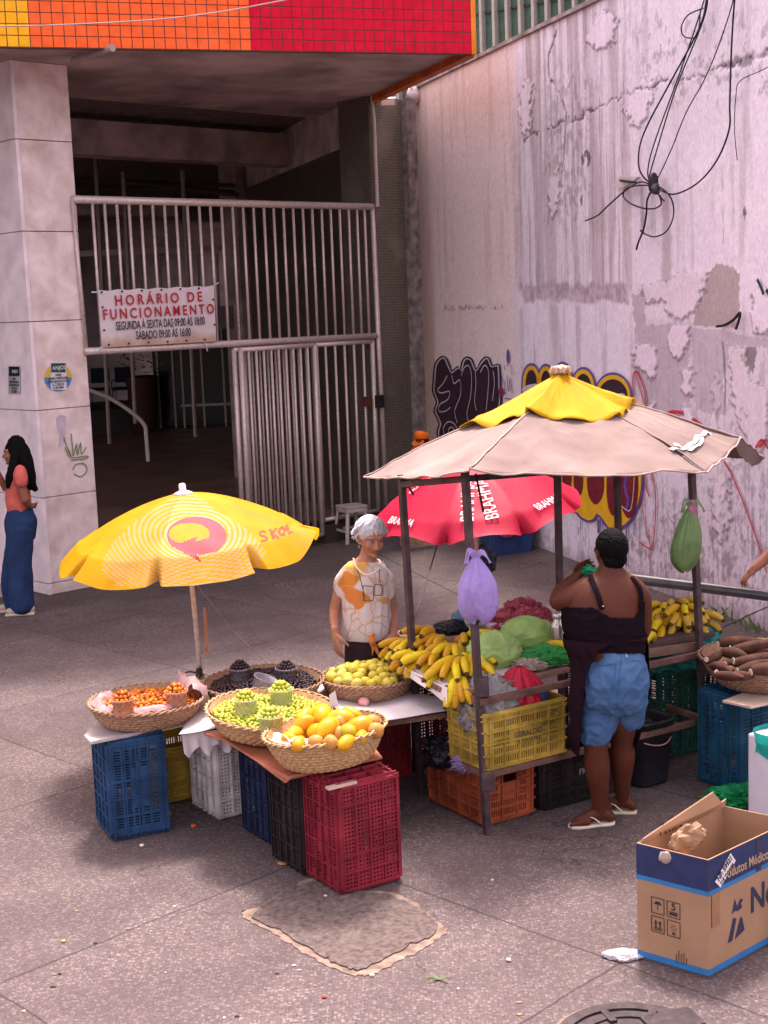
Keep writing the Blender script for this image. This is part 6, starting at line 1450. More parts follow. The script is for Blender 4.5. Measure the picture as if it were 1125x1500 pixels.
hanging_bag(D(1012, 742, 8.0), .165, .37, bag_mat('sage', (.16, .26, .10), .3), 'dull green plastic bag hanging from the right stall post', 4, lean=(-.05, -.02))
s = MB(); kk = D(1014, 745, 8.0); 
for k in range(6): s.tube([kk+Vector((.02*math.cos(k), .02*math.sin(k), .05)), kk+Vector((.025*math.cos(k+2), -.02, .0)), kk+Vector((.02*math.cos(k+1), -.015, -.06))], .008, 5)
tag(s.organic('rag', mat('rag_mauve', (.28, .13, .18), .9), None, voxel=.006, it=2), 'mauve rag knotted on the right stall post above the green bag', 'rag')
def lump(name, c, r, mt, label, cat='plastic bag', seed=0, amp=.22, fr=2.2, ridge=.12, rot=0, kids_=None, flat=.0, n=96, m_=60, group=None):
    """crumpled heap: a folded, creased closed surface resting on its base"""
    t = None
    def bf(d):
        p = d*fr+Vector((seed*5.1, seed*2.3, seed)); q = 1+amp*noise.noise(p)+ridge*(1.3*(1-abs(noise.noise(p*1.9)))**5-.5)+.45*ridge*((1-abs(noise.noise(p*4.3)))**5-.3)+.25*ridge*((1-abs(noise.noise(p*9.3)))**5-.3); return q
    s = MB().ball(c, r, Matrix.Rotation(rot, 3, 'Z'), n=n, m_=m_, bumpf=bf); z0 = c.z-r[2]*(.72)
    s.v = [(x, y, max(z, z0)) for x, y, z in s.v]
    o = s.build(name, mt, None, True); tag(o, label, cat, group); return o
GB_ = bag_mat('lime', (.50, .70, .26), .5); RB_ = bag_mat('red', (.50, .012, .04), .25, .25); CBg = bag_mat('clear', (.45, .42, .44), .5, .2)
lump('plastic_bag', G(735, 980, zt)+UP*.085+TX*.07, (.150, .115, .12), GB_, 'crumpled light green bag nearest the edge of the stall board', seed=1, amp=.16, ridge=.10, fr=1.2)
lump('plastic_bag', G(790, 962, zt)+UP*.10+TX*.10, (.165, .12, .125), GB_, 'large smooth light green bag beside the seller', seed=3, amp=.12, ridge=.07, fr=1.0)
lump('plastic_bag', G(800, 975, zt)+UP*.05, (.13, .08, .06), bag_mat('bright_green', (.06, .40, .10), .4), 'bright green bag spilling over the board edge by the seller', seed=5, amp=.3, ridge=.25)
lump('cloth_rag', G(775, 982, zt)+UP*.03, (.09, .06, .035), mat('rag_beige', (.36, .28, .24), .9, bump=.6, bscale=60), 'beige rag between the green bags and the board edge', 'rag', seed=6, amp=.3, ridge=.3)
lump('chilli_pepper', G(716, 978, zt)+UP*.05-TX*.035, (.020, .02, .042), mat('magenta', (.75, .06, .25), .4), 'bright pink tip showing through the light green bag', 'vegetable', seed=2, amp=.02, ridge=0, n=16, m_=10)
lump('wrapped_meat', G(738, 950, zt)+UP*.205, (.045, .03, .03), mat('dark_red_wrap', (.28, .05, .06), .4), 'dark red packet showing at the mouth of the light green bag', 'packet', seed=3, amp=.2, n=20, m_=12)
for i, (u, v, r) in enumerate(((742, 908, .10), (765, 900, .11), (790, 905, .10), (776, 915, .11), (755, 920, .09), (735, 922, .075))):
    lump('plastic_bag', G(u, v+16, zt)+UP*(.055+.03*(i in (1, 3))), (r, r*.8, r*.72), mat('berry_bag', (.24, .018, .05), .22, var=.5, scale=14, spec=.7, bump=.5, bscale=30, col2=(.48, .09, .13)), 'clear bag of dark red fruit, '+('leftmost of the heap', 'topmost of the heap', 'rightmost of the heap', 'front right of the heap', 'front left of the heap', 'small one at the near left end')[i], seed=20+i, amp=.25, ridge=.3, fr=3, group='bags of dark red fruit')
lump('plastic_bag', G(818, 925, zt)+UP*.035, (.15, .10, .04), bag_mat('pale_blue', (.42, .58, .60), .3), 'pale blue sheet under the bags at the back of the board', seed=31, amp=.2)
lump('plastic_bag', G(802, 930, zt)+UP*.05, (.10, .06, .045), mat('pink_orange', (.60, .14, .12), .4), 'pink and orange packet beside the steel bottle', 'packet', seed=33)
lump('plastic_bag', FL+SX*.50+TX*.95+UP*.09, (.12, .09, .045), mat('bag_black', (.012, .012, .015), .3, bump=.3), 'black bag at the back left of the stall board', seed=35)
lump('plastic_bag', FL+SX*.58+TX*.98+UP*.14, (.06, .05, .045), bag_mat('steel_blue', (.14, .22, .32), .2), 'small steel blue bag behind the bananas', seed=36)
lump('greens', FL+SX*.60+TX*.86+UP*.10, (.055, .05, .07), mat('pale_greens', (.30, .36, .26), .6, var=.4, scale=30, bump=.8), 'bundle of pale green vegetables behind the front post', 'vegetable', seed=37, ridge=.4)
for i, (u, v) in enumerate(((672, 925), (683, 922), (690, 930))): lump('papaya', FL+SX*(.40+.075*i)+TX*(.72+.02*i)+UP*.07, (.045, .04, .035), mat('papaya_orange', (.62, .16, .03), .45), ('orange fruit behind the bananas, left of three', 'orange fruit behind the bananas, middle of three', 'orange fruit behind the bananas, right of three')[i], 'fruit', seed=40+i, amp=.05, ridge=0, n=18, m_=12, group='orange fruits behind the bananas')
t = thing('bowl', 'white enamel bowl behind the light green bag', 'bowl', G(718, 945, zt)); c = G(718, 945, zt)
MB().lathe(c, [(.0, .01), (.075, .01), (.115, .10), (.125, .105), (.125, .112), (.108, .104), (.07, .02), (0, .02)], 36).build('body', mat('bowl_white', (.62, .55, .56), .35), t, True); lump('tomato', c+UP*.08, (.04, .04, .03), mat('tomato_orange', (.55, .14, .04), .4), 'small orange vegetable in the white bowl', 'vegetable', seed=44, amp=.05, ridge=0, n=16, m_=10)
t = thing('steel_flask', 'tall steel flask standing behind the stall post beside the seller', 'flask', G(822, 965, zt)+TX*.02); c = G(822, 965, zt)+TX*.02
MB().lathe(c, [(0, 0), (.048, 0), (.05, .02), (.05, .19), (.045, .21), (.030, .225), (.030, .24)], 28).build('body', mat('flask_steel', (.42, .38, .36), .25, metal=.85), t, True); MB().lathe(c, [(.034, .238), (.036, .24), (.036, .27), (.0, .275)], 24).build('cap', mat('cap_steel', (.50, .46, .44), .3, metal=.7), t, True)
# bags in the yellow crate and around the stall
yc = YC[1]
lump('plastic_bag', Vector((yc.x, yc.y, .34))+UP*.30-SX*.14-TX*.02, (.16, .14, .19), CBg, 'clear grey bag bulging out of the yellow crate', seed=50, amp=.15, ridge=.16)
t = hanging_bag(Vector((yc.x, yc.y, .85))+SX*.07-TX*.03, .30, .30, RB_, 'red plastic bag with a blue patch standing in the yellow crate', 7, ear=False)
MB().ball(Vector((yc.x, yc.y, .70))+SX*.13-TX*.15, (.035, .012, .045), bumpf=lambda d: 1+.25*noise.noise(d*3)).build('blue_patch', mat('patch_blue', (.02, .03, .12), .4), t, True)
lump('plastic_bag', G(662, 1118, .30)+TX*.10+UP*.03, (.10, .12, .09), mat('bag_black', (.012, .012, .015)), 'black bag inside the orange crate', seed=52)
lump('plastic_bag', G(690, 1122, .31)+UP*.015, (.10, .07, .06), bag_mat('pale_lilac', (.36, .26, .46), .3), 'pale lilac bag spilling over the front of the orange crate', seed=53, amp=.3, ridge=.3)
lump('plastic_bag', G(1035, 960, zt-.12)+TX*.22+SX*.08, (.20, .20, .15), bag_mat('teal', (.03, .28, .25), .25), 'teal plastic bag behind the right stall post', seed=54)
lump('plastic_bag', G(990, 975, .60)+TX*.2, (.24, .18, .10), bag_mat('dark_teal', (.02, .14, .13), .2), 'dark teal bag under the right shelf', seed=55)
lump('plastic_bag', D(712, 824, 7.34), (.045, .04, .07), mat('bag_black', (.012, .012, .015)), 'black bag tied to the stall post beside the lilac bag', seed=56, amp=.3, ridge=.3)
o = lump('plastic_net', G(1082, 1178, .0)+UP*.045, (.17, .09, .055), mat('net_green', (.012, .30, .10), .45, var=.4, scale=60, trans=.2, bump=.7, bscale=90, stretch=(1, 4, 1)), 'bright green net bag lying crumpled on the ground', 'net bag', seed=57, amp=.35, ridge=.35)
o = lump('plastic_bag', G(915, 1402, .0)+UP*.012, (.085, .05, .018), clear_plastic('clear_white', (.60, .55, .62), .6), 'clear crumpled bag flat on the ground beside the cardboard box', seed=58, amp=.3, ridge=.12, fr=1.4)
# ================================================================== PEOPLE
def head_parts(mb, c, M, s=1.0):
    q = lambda x, y, z: c+M @ Vector((x*s, y*s, z*s)); k = lambda *r: tuple(a*s for a in r)
    mb.ball(q(0, .012, .03), k(.075, .092, .088), M, 20, 14); mb.ball(q(0, -.022, -.02), k(.063, .068, .088), M, 20, 14); mb.ball(q(0, -.040, -.078), k(.040, .042, .032), M)
    mb.limb([q(0, -.082, .022), q(0, -.098, -.002), q(0, -.106, -.022)], [.008*s, .010*s, .014*s], 8, 2)
    for sx in (-1, 1):
        mb.ball(q(sx*.012, -.096, -.026), k(.009, .010, .008), M, 8, 6); mb.ball(q(sx*.036, -.066, -.022), k(.024, .020, .024), M, 10, 8)
        mb.ball(q(sx*.076, .012, -.006), k(.010, .020, .031), M, 10, 8); mb.limb([q(sx*.008, -.086, .036), q(sx*.030, -.082, .041), q(sx*.052, -.064, .034)], [.008*s, .009*s, .007*s], 8, 2)
    mb.ball(q(0, -.084, -.055), k(.022, .010, .010), M, 10, 6); mb.ball(q(0, -.078, -.088), k(.020, .016, .015), M, 10, 8)
def face_details(par, c, M, s, lipmat, browmat):
    q = lambda x, y, z: c+M @ Vector((x*s, y*s, z*s)); k = lambda *r: tuple(a*s for a in r)
    for sx in (-1, 1):
        MB().ball(q(sx*.029, -.080, .014), k(.013, .007, .0065), M, 12, 8).build('eye', mat('eye_white', (.55, .50, .48), .2), par, True); MB().ball(q(sx*.029, -.086, .014), k(.0055, .003, .0055), M, 10, 6).build('iris', mat('iris', (.03, .015, .01), .2), par, True)
        MB().limb([q(sx*.012, -.089, .034), q(sx*.030, -.087, .041), q(sx*.048, -.076, .035)], [.003*s]*3, 6, 3).build('eyebrow', browmat, par, True)
        MB().limb([q(sx*.016, -.0865, .020), q(sx*.029, -.0885, .0225), q(sx*.042, -.080, .018)], [.0022*s]*3, 5, 3).build('eyelid', lipmat, par, True)
    MB().limb([q(-.022, -.087, -.054), q(0, -.095, -.0535), q(.022, -.087, -.054)], [.003*s, .0055*s, .003*s], 8, 3).build('lips', lipmat, par, True)
def hand_parts(mb, w, d, pn, s=1.0, side=1, curl=.6, spread=.16):
    """w wrist, d direction of the fingers, pn palm normal (the side towards which the fingers curl)"""
    d = Vector(d).normalized(); pn = Vector(pn); pn = (pn-d*pn.dot(d)).normalized(); x = d.cross(pn)*side
    M = Matrix((x, pn, d)).transposed()
    mb.ball(w+d*.045*s, (.040*s, .014*s, .050*s), M, 12, 8); mb.limb([w-d*.02*s, w+d*.03*s], [.024*s, .026*s], 10, 2)
    for i, (o, L) in enumerate(((-.029, .062), (-.010, .074), (.010, .068), (.028, .052))):
        b = w+d*.082*s+x*o*s; a = o/.03*spread; dd = (d*math.cos(a)+x*math.sin(a)).normalized(); P_ = [b-dd*.02*s, b]; p = b; cur = dd
        for j, f in enumerate((.42, .32, .26)):
            an = curl*(.55+.25*i/3)*(1 if j else .7); cur = (cur*math.cos(an)+pn*math.sin(an)).normalized(); p = p+cur*L*f*s; P_.append(p)
        mb.limb(P_, [.0095*s, .0090*s, .0085*s, .0078*s, .0065*s], 8, 3)
    b = w+d*.022*s-x*.030*s; cur = (d*.70-x*.60+pn*.35).normalized(); P_ = [b, b+cur*.032*s, b+(cur+d*.3+pn*.25).normalized()*.060*s, b+(cur+d*.55+pn*.45).normalized()*.082*s]
    mb.limb(P_, [.013*s, .012*s, .0105*s, .008*s], 8, 3)
def foot_parts(mb, ank, toe_dir, s=1.0):
    """bare foot standing on the ground under the ankle"""
    t = Vector((toe_dir[0], toe_dir[1], 0)).normalized(); x = Vector((t.y, -t.x, 0)); a = Vector(ank); g = lambda f, z, o=0: Vector((a.x, a.y, 0))+t*f*s+x*o*s+UP*z
    z0 = .016
    mb.limb([g(-.055, z0+.028), g(-.02, z0+.050), g(.03, z0+.050), g(.09, z0+.030), g(.135, z0+.018)], [.030*s, .036*s, .036*s, .030*s, .020*s], 12, 4); mb.limb([a, g(-.005, z0+.06)], [.034*s, .036*s], 10, 3)
    mb.limb([g(.08, z0+.018, -.022), g(.135, z0+.014, -.024)], [.024*s, .016*s], 8, 3); mb.limb([g(.06, z0+.016, .022), g(.12, z0+.012, .030)], [.022*s, .014*s], 8, 3)
    for k, (o, f) in enumerate(((-.026, .170), (-.010, .165), (.004, .158), (.018, .148), (.031, .135))): mb.limb([g(f-.05, z0+.014, o), g(f-.015, z0+.016, o), g(f, z0+.008, o*1.03)], [.011*s*(1.25 if k == 0 else .85)]*2+[.008*s*(1.25 if k == 0 else .85)], 8, 3)
def garment(par, nm, rings, mt, keep, off=.008, n=72, sub=8, wr=.003, ws=10, thick=.003, seed=0, e=2.0):
    rings = [tuple(r)+(0,)*(6-len(r)) for r in rings]; A = spline([r[:3] for r in rings], sub); B = spline([r[3:6] for r in rings], sub); V = []; N = len(A)
    for p, q in zip(A, B):
        for k in range(n):
            a = 2*math.pi*k/n; c, d = math.cos(a), math.sin(a); x = (q[0]+off)*math.copysign(abs(c)**(2/e), c); y = (q[1]+off)*math.copysign(abs(d)**(2/e), d); v = Vector((p[0]+x, p[1]+y, p[2])); nn = Vector((c, d, 0))
            v += nn*wr*(2*((1-abs(noise.noise(Vector((c*2.2+seed, d*2.2, v.z*ws)))))**3)-1); V.append(v)
    F = []
    for i in range(N-1):
        for k in range(n):
            f = (i*n+k, i*n+(k+1) % n, (i+1)*n+(k+1) % n, (i+1)*n+k); c = sum((V[j] for j in f), Vector())/4
            if keep(360*(k+.5)/n, c.z, c): F.append(f)
    me = bpy.data.meshes.new(nm); me.from_pydata([tuple(v) for v in V], [], F)
    bm = bmesh.new(); bm.from_mesh(me); bmesh.ops.delete(bm, geom=[v for v in bm.verts if not v.link_faces], context='VERTS'); bm.to_mesh(me); bm.free()
    o = link(nm, me, mt, par, True); m_ = o.modifiers.new('t', 'SOLIDIFY'); m_.thickness = thick; m_.offset = 1; return o
def R_(u, v, y, hw, ry, k=283): c = D(u, v, y); return (c.x, c.y, c.z, hw/k, ry)

SKD = mat('skin_deep', (.085, .026, .015), .5, var=.12, scale=6, spec=.3, bump=.05, bscale=120); HAIRB = mat('hair_black', (.004, .0035, .004), .7, spec=.15, var=.4, scale=60, bump=.9, bscale=160)
# ---------------------------------------------------------------- the seller, seen from behind
yv = 7.25
sl_ = thing('person', 'woman in dark vest, apron and denim shorts standing with her back to us', 'person', G(880, 1205))
tor = [R_(899, 1030, yv, 44, .13), R_(899, 1000, yv-.01, 48, .165), R_(897, 965, yv, 47, .155), R_(888, 938, yv, 54, .145), R_(884, 915, yv, 58, .150), R_(884, 890, yv, 59, .145), R_(888, 868, yv, 58, .125), R_(892, 852, yv+.005, 48, .10), R_(894, 840, yv+.01, 27, .07), R_(894, 828, yv+.015, 17, .055), R_(894, 812, yv+.02, 15.5, .055)]
s = MB(); s.loft(tor, 32)
hc = D(893, 806, yv+.045); HM = Matrix.Rotation(R(180+18), 3, 'Z') @ Matrix.Rotation(R(-14), 3, 'X')
head_parts(s, hc, HM, .98)
s.limb([D(876, 858, yv), D(856, 866, yv), D(835, 876, yv-.01), D(817, 881, yv+.01)], [.060, .066, .058, .047], 14)
s.limb([D(817, 881, yv+.01), D(822, 868, yv+.12), D(835, 853, yv+.22), D(842, 846, yv+.26)], [.046, .046, .034, .026], 12)
hand_parts(s, D(842, 846, yv+.26), (.5, .15, .45), (.3, -1, -.2), .95, 1, 1.0)
s.limb([D(922, 858, yv), D(936, 872, yv), D(941, 895, yv+.01), D(942, 922, yv+.04)], [.062, .060, .052, .045], 14)
s.limb([D(942, 922, yv+.04), D(934, 938, yv+.16), D(925, 942, yv+.27)], [.044, .038, .026], 12); hand_parts(s, D(925, 942, yv+.27), (-.4, 1, -.1), (0, 0, -1), .95, -1, .5)
aL = D(879, 1192, 7.30); aR = D(912, 1172, 7.47)
s.limb([D(880, 1010, yv), D(874, 1055, yv+.0), D(873, 1092, 7.25), D(875, 1125, 7.27), D(878, 1160, 7.29), aL], [.098, .086, .064, .070, .052, .036], 16)
s.limb([D(917, 1010, yv), D(914, 1050, yv+.03), D(912, 1082, 7.34), D(912, 1110, 7.38), D(911, 1145, 7.43), aR], [.098, .084, .062, .068, .050, .035], 16)
foot_parts(s, aL, (-1, -.12), 1.0); foot_parts(s, aR, (-.35, -.94) if False else (-.93, .2), .95)
s.organic('body', SKD, sl_, voxel=.0058, it=3)
hs_ = MB(); hs_.ball(hc+HM @ Vector((0, .020, .032)), (.083, .100, .098), HM, 20, 14); hs_.ball(hc+HM @ Vector((0, .065, -.025)), (.068, .050, .060), HM, 16, 12); hs_.organic('hair', HAIRB, sl_, voxel=.006, it=2, wrinkle=.003, wscale=45)
VEST = mat('vest_plum', (.009, .0045, .008), .95, spec=.12, var=.2, scale=6, bump=.2, bscale=80); APR = mat('apron_plum', (.015, .006, .010), .95, spec=.12, var=.2, scale=5, bump=.2, bscale=80)
vz = lambda v: D(885, v, yv).z
def keep_vest(a, z, c):
    u, v = px(c); back = 180 < a < 360
    if v > 957: return False
    if back:
        edge = 905 if 895 < u < 930 else 905-(895-u)*.55 if u <= 895 else 905-(u-930)*1.6
        if u < 866: edge = 890
        return v > max(edge, 872 if u > 935 else 884)
    return v > 868
garment(sl_, 'vest', tor, VEST, keep_vest, off=.010, wr=.004, ws=16, n=160, sub=22)
# straps laid over the shoulders
def on_torso(u, v, off=.013):
    P_ = spline([r[:3] for r in tor], 10); Q_ = spline([r[3:6] if len(r) > 5 else (r[3], r[4], 0) for r in tor], 10); z = D(u, v, yv-.1).z; i = min(range(len(P_)), key=lambda k: abs(P_[k].z-z)); c = P_[i]; q = Q_[i]; x = D(u, v, yv-.1).x-c.x; f = max(-.98, min(.98, x/q[0])); return Vector((c.x+x*1.02, c.y-q[1]*math.sqrt(1-f*f)-off, z))
for pl in ([(868, 846), (872, 860), (876, 874), (880, 890)], [(928, 848), (937, 860), (940, 875), (938, 892)]):
    s = MB(); P_ = spline([on_torso(*p) for p in pl], 5); s.tube(P_, .015, 8, ry=.4); s.build('strap', VEST, sl_, True)
MB().ball(on_torso(881, 885, .02), .005, n=8, m_=6).build('buckle', mat('buckle', (.6, .5, .3), .3, metal=.8), sl_, True)
DEN = mat('denim', (.036, .085, .19), .95, spec=.15, var=.22, scale=7, bump=.35, bscale=180, detail=9, col2=(.07, .14, .27))
s = MB(); s.loft([R_(896, 946, yv, 42, .15), R_(899, 965, yv-.01, 48, .172), R_(900, 995, yv-.02, 51, .19), R_(899, 1022, yv-.01, 50, .175), R_(898, 1038, yv, 46, .14)], 32)
s.limb([D(885, 1000, yv-.02), D(879, 1035, yv-.01), D(874, 1066, yv), D(872, 1072, yv)], [.105, .108, .100, .092], 18); s.limb([D(919, 1000, yv-.02), D(921, 1030, yv), D(921, 1046, yv+.02), D(921, 1050, yv+.02)], [.10, .098, .090, .084], 18)
s.ball(D(884, 990, yv-.085), (.085, .085, .10), n=18, m_=12); s.ball(D(918, 988, yv-.085), (.085, .085, .10), n=18, m_=12)
shorts = s.organic('shorts', DEN, sl_, voxel=.0065, it=2, wrinkle=.011, wscale=12, wz=.9)
s = MB()
def on_shorts(u, v):
    d = ray(u, v); inv = mw(shorts).inverted(); ok, loc_, n_, _ = shorts.ray_cast(inv @ CP, (inv.to_3x3() @ d).normalized()); return (mw(shorts) @ loc_)-d.normalized()*.003 if ok else D(u, v, yv-.18)
for pl in ([(864, 978), (876, 976), (892, 974), (902, 972)], [(902, 972), (900, 1000), (893, 1010), (880, 1008)], [(925, 968), (935, 968), (941, 972)], [(912, 950), (908, 985), (904, 1030), (900, 1045)]):
    strip(s, [on_shorts(*p) for p in spline2(pl, 5)], .0035, Vector((0, -1, 0)))
s.build('stitching', mat('denim_dark', (.04, .09, .20), .9), sl_)
s = MB(); strip(s, [on_shorts(908, 947)+Vector((0, -.004, 0)), on_shorts(913, 955)+Vector((0, -.006, 0)), on_shorts(919, 962)+Vector((0, -.004, 0))], .012, Vector((0, -1, 0))); s.build('belt_loop', mat('denim_pale', (.30, .36, .42), .9), sl_)
apr = [R_(886, 1100, yv+.04, 46, .13), R_(888, 1060, yv+.02, 52, .17), R_(893, 1010, yv, 58, .19), R_(893, 965, yv, 56, .175), R_(887, 943, yv, 60, .165), R_(886, 930, yv, 60, .160)]
def keep_apr(a, z, c):
    u, v = px(c)
    if 180 < a < 360: return u < (912-(v-932)*1.6 if v < 955 else 876-(v-955)*.55 if v < 990 else 857-(v-990)*.07) or (v < 940)
    return True
garment(sl_, 'apron', apr, APR, keep_apr, off=.010, wr=.007, ws=4, n=160, sub=28)
SOLE = mat('flipflop_cream', (.62, .54, .42), .6)
def flipflop(par, ank, td, s_=1.0):
    t = Vector((td[0], td[1], 0)).normalized(); x = Vector((t.y, -t.x, 0)); b = Vector((ank.x, ank.y, 0)); P_ = []
    for f, w_ in ((-.085, .0), (-.075, .025), (-.04, .034), (.02, .033), (.08, .044), (.13, .046), (.165, .034), (.182, .0)): P_.append((f, w_))
    out = [b+t*f*s_+x*w_*s_ for f, w_ in P_]+[b+t*f*s_-x*w_*s_ for f, w_ in P_[-2:0:-1]]
    fo = MB().slab([p+UP*.017 for p in out], .016).build('flipflop_sole', SOLE, par, bev=.004)
    for sg in (-1, 1): MB().tube(spline([b+t*.115*s_+UP*.040, b+t*.06*s_+x*sg*.028*s_+UP*.062, b+t*.005*s_+x*sg*.036*s_+UP*.022], 4), .006, 6, ry=.6).build('flipflop_strap', SOLE, fo, True)
flipflop(sl_, aL, (-1, -.12)); flipflop(sl_, aR, (-.93, .2), .95)
bp3 = lump('plastic_bag', D(862, 836, 7.52), (.045, .03, .035), bag_mat('emerald', (.02, .36, .15), .4), 'small bright green bag held in the raised hand of the seller', seed=61, amp=.35, ridge=.3, n=30, m_=18)

# ---------------------------------------------------------------- the white haired woman
SKL_ = mat('skin_tan', (.36, .165, .105), .5, var=.16, scale=9, bump=.25, bscale=90, spec=.35); yo = 8.50; KO = 241.5
ow = thing('person', 'white haired woman in an orange and white floral blouse looking down at the fruit', 'person', G(535, 1128))
WHH = mat('hair_white', (.50, .48, .52), .6, var=.2, scale=50, bump=.9, bscale=120, stretch=(1, 1, .4))
ro = lambda u, v, hw, ry, dy=0: R_(u, v, yo+dy, hw*.88, ry*.9, KO)
tor2 = [ro(538, 985, 36, .12), ro(538, 955, 36, .125), ro(537, 930, 35, .12), ro(537, 900, 35, .12), ro(536, 870, 37, .12), ro(535, 845, 39, .105), ro(535, 829, 34, .085), ro(536, 820, 20, .065), ro(538, 812, 13, .052), ro(540, 800, 12.5, .05)]
s = MB(); s.loft(tor2, 30)
hc = D(543, 787, yo-.05); HM = Matrix.Rotation(R(24), 3, 'Z') @ Matrix.Rotation(R(20), 3, 'X')
head_parts(s, hc, HM, 1.0)
s.limb([D(508, 838, yo), D(501, 852, yo), D(495, 875, yo-.01), D(490, 893, yo-.01)], [.042, .041, .036, .034], 12); s.limb([D(490, 893, yo-.01), D(490, 910, yo-.06), D(492, 927, yo-.13)], [.034, .031, .024], 12); hand_parts(s, D(491, 927, yo-.13), (.12, -.25, -1), (.6, .4, .1), 1.05, -1, .35, .2)
s.limb([D(562, 840, yo+.02), D(569, 855, yo+.04), D(573, 885, yo+.06), D(575, 900, yo+.05)], [.040, .038, .034, .032], 12); s.limb([D(575, 900, yo+.05), D(577, 915, yo-.02), D(577, 928, yo-.08)], [.032, .029, .023], 12); hand_parts(s, D(577, 928, yo-.08), (.1, -.8, -.4), (-.1, .2, -1), 1.0, 1, .5)
for sx, uf in ((-1, 524), (1, 552)):
    an = G(uf, 1122)+UP*.09; hip = D(538+sx*15, 985, yo); s.limb([hip, (hip+an)/2+Vector((0, -.02, .02)), an], [.085, .055, .036], 12); foot_parts(s, an, (.1, -1), .95)
s.organic('body', SKL_, ow, voxel=.0058, it=3)
face_details(ow, hc, HM, 1.0, mat('lips_aged', (.24, .075, .06), .5), mat('brow_grey', (.30, .26, .25), .8))
hh = MB(); hh.ball(hc+HM @ Vector((0, .022, .045)), (.088, .098, .088), HM, 20, 14); hh.ball(hc+HM @ Vector((0, .055, -.01)), (.080, .066, .072), HM, 18, 12)
rr = random.Random(12)
for k in range(200):
    a = rr.uniform(-.2, 3.35); e = rr.uniform(-.25, 1.45); d = Vector((math.cos(a)*math.cos(e), math.sin(a)*math.cos(e)*1.0-.10, math.sin(e))); b = Vector((0, .022, .035))+Vector((d.x*.082, d.y*.095, d.z*.088))
    if b.y < -.075 and b.z < .075: continue
    t_ = Vector((d.x*.5+rr.uniform(-.4, .4), -.1+rr.uniform(-.3, .3), -.5*abs(d.z)-.4)).normalized(); hh.limb([hc+HM @ (b+d*.004), hc+HM @ (b+d*.012+t_*.018), hc+HM @ (b+d*.007+t_*.038)], [.006, .007, .003], 6, 2)
hh.organic('hair', WHH, ow, voxel=.0045, it=1, wrinkle=.003, wscale=45, wz=.5)
def floral():
    mt = mat('blouse_floral', (.72, .62, .62), .75, var=.06, scale=5, bump=.2, bscale=60); n = mt.node_tree; L = n.links; b = n.nodes['Principled BSDF']; src = b.inputs['Base Color'].links[0].from_socket
    tc = n.nodes.new('ShaderNodeTexCoord'); nz = n.nodes.new('ShaderNodeTexNoise'); nz.inputs['Scale'].default_value = 5; L.new(tc.outputs['Object'], nz.inputs['Vector'])
    mx0 = n.nodes.new('ShaderNodeMix'); mx0.data_type = 'RGBA'; mx0.blend_type = 'ADD'; mx0.inputs[0].default_value = .22; L.new(tc.outputs['Object'], mx0.inputs[6]); L.new(nz.outputs[1], mx0.inputs[7])
    vo = n.nodes.new('ShaderNodeTexVoronoi'); vo.inputs['Scale'].default_value = 9.5; L.new(mx0.outputs[2], vo.inputs['Vector'])
    sp = n.nodes.new('ShaderNodeSeparateColor'); L.new(vo.outputs['Color'], sp.inputs[0])
    ve = n.nodes.new('ShaderNodeTexVoronoi'); ve.feature = 'DISTANCE_TO_EDGE'; ve.inputs['Scale'].default_value = 9.5; L.new(mx0.outputs[2], ve.inputs['Vector'])
    cr = n.nodes.new('ShaderNodeValToRGB'); cr.color_ramp.interpolation = 'CONSTANT'; E_ = cr.color_ramp.elements; E_[0].color = (.58, .50, .50, 1); E_[1].position = .64; E_[1].color = (.52, .19, .03, 1); e3 = E_.new(.80); e3.color = (.55, .30, .07, 1); e4 = E_.new(.9); e4.color = (.60, .20, .05, 1)
    L.new(sp.outputs[0], cr.inputs[0]); mr = n.nodes.new('ShaderNodeMapRange'); mr.inputs[1].default_value = .03; mr.inputs[2].default_value = .05; mr.inputs[3].default_value = 1; mr.inputs[4].default_value = 0; L.new(ve.outputs['Distance'], mr.inputs[0])
    gt = n.nodes.new('ShaderNodeMath'); gt.operation = 'GREATER_THAN'; gt.inputs[1].default_value = .35; L.new(sp.outputs[1], gt.inputs[0]); ml = n.nodes.new('ShaderNodeMath'); ml.operation = 'MULTIPLY'; L.new(mr.outputs[0], ml.inputs[0]); L.new(gt.outputs[0], ml.inputs[1])
    mx = n.nodes.new('ShaderNodeMix'); mx.data_type = 'RGBA'; mx.inputs[7].default_value = (.52, .34, .24, 1); L.new(ml.outputs[0], mx.inputs[0]); L.new(cr.outputs[0], mx.inputs[6]); L.new(mx.outputs[2], b.inputs['Base Color']); return mt
FLO = floral()
s = MB(); s.loft([ro(538, 934, 40, .145), ro(537, 920, 43, .155), ro(536, 890, 42, .15), ro(534, 860, 42, .14), ro(534, 840, 42, .12), ro(534, 828, 36, .095), ro(536, 821, 24, .075)], 32)
s.limb([D(512, 836, yo), D(503, 850, yo), D(500, 866, yo)], [.050, .054, .052], 14); s.limb([D(558, 837, yo), D(566, 850, yo+.02), D(568, 868, yo+.02)], [.048, .052, .048], 14)
s.organic('blouse', FLO, ow, voxel=.0065, it=2, wrinkle=.006, wscale=12, wz=.35)
s = MB(); P_ = [D(518, 818, yo-.055), D(523, 832, yo-.135), D(537, 842, yo-.165), D(552, 836, yo-.145), D(561, 822, yo-.06)]; s.tube(spline(P_, 5), .006, 6); s.build('neckline', mat('trim_cream', (.70, .58, .52), .8), ow, True)
0 and MB().prism([D(529, 818, yo-.10), D(553, 818, yo-.11), D(549, 830, yo-.168), D(538, 838, yo-.180), D(528, 830, yo-.165)], Vector((0, -.001, 0))) # neckline opening is suggested by the trim
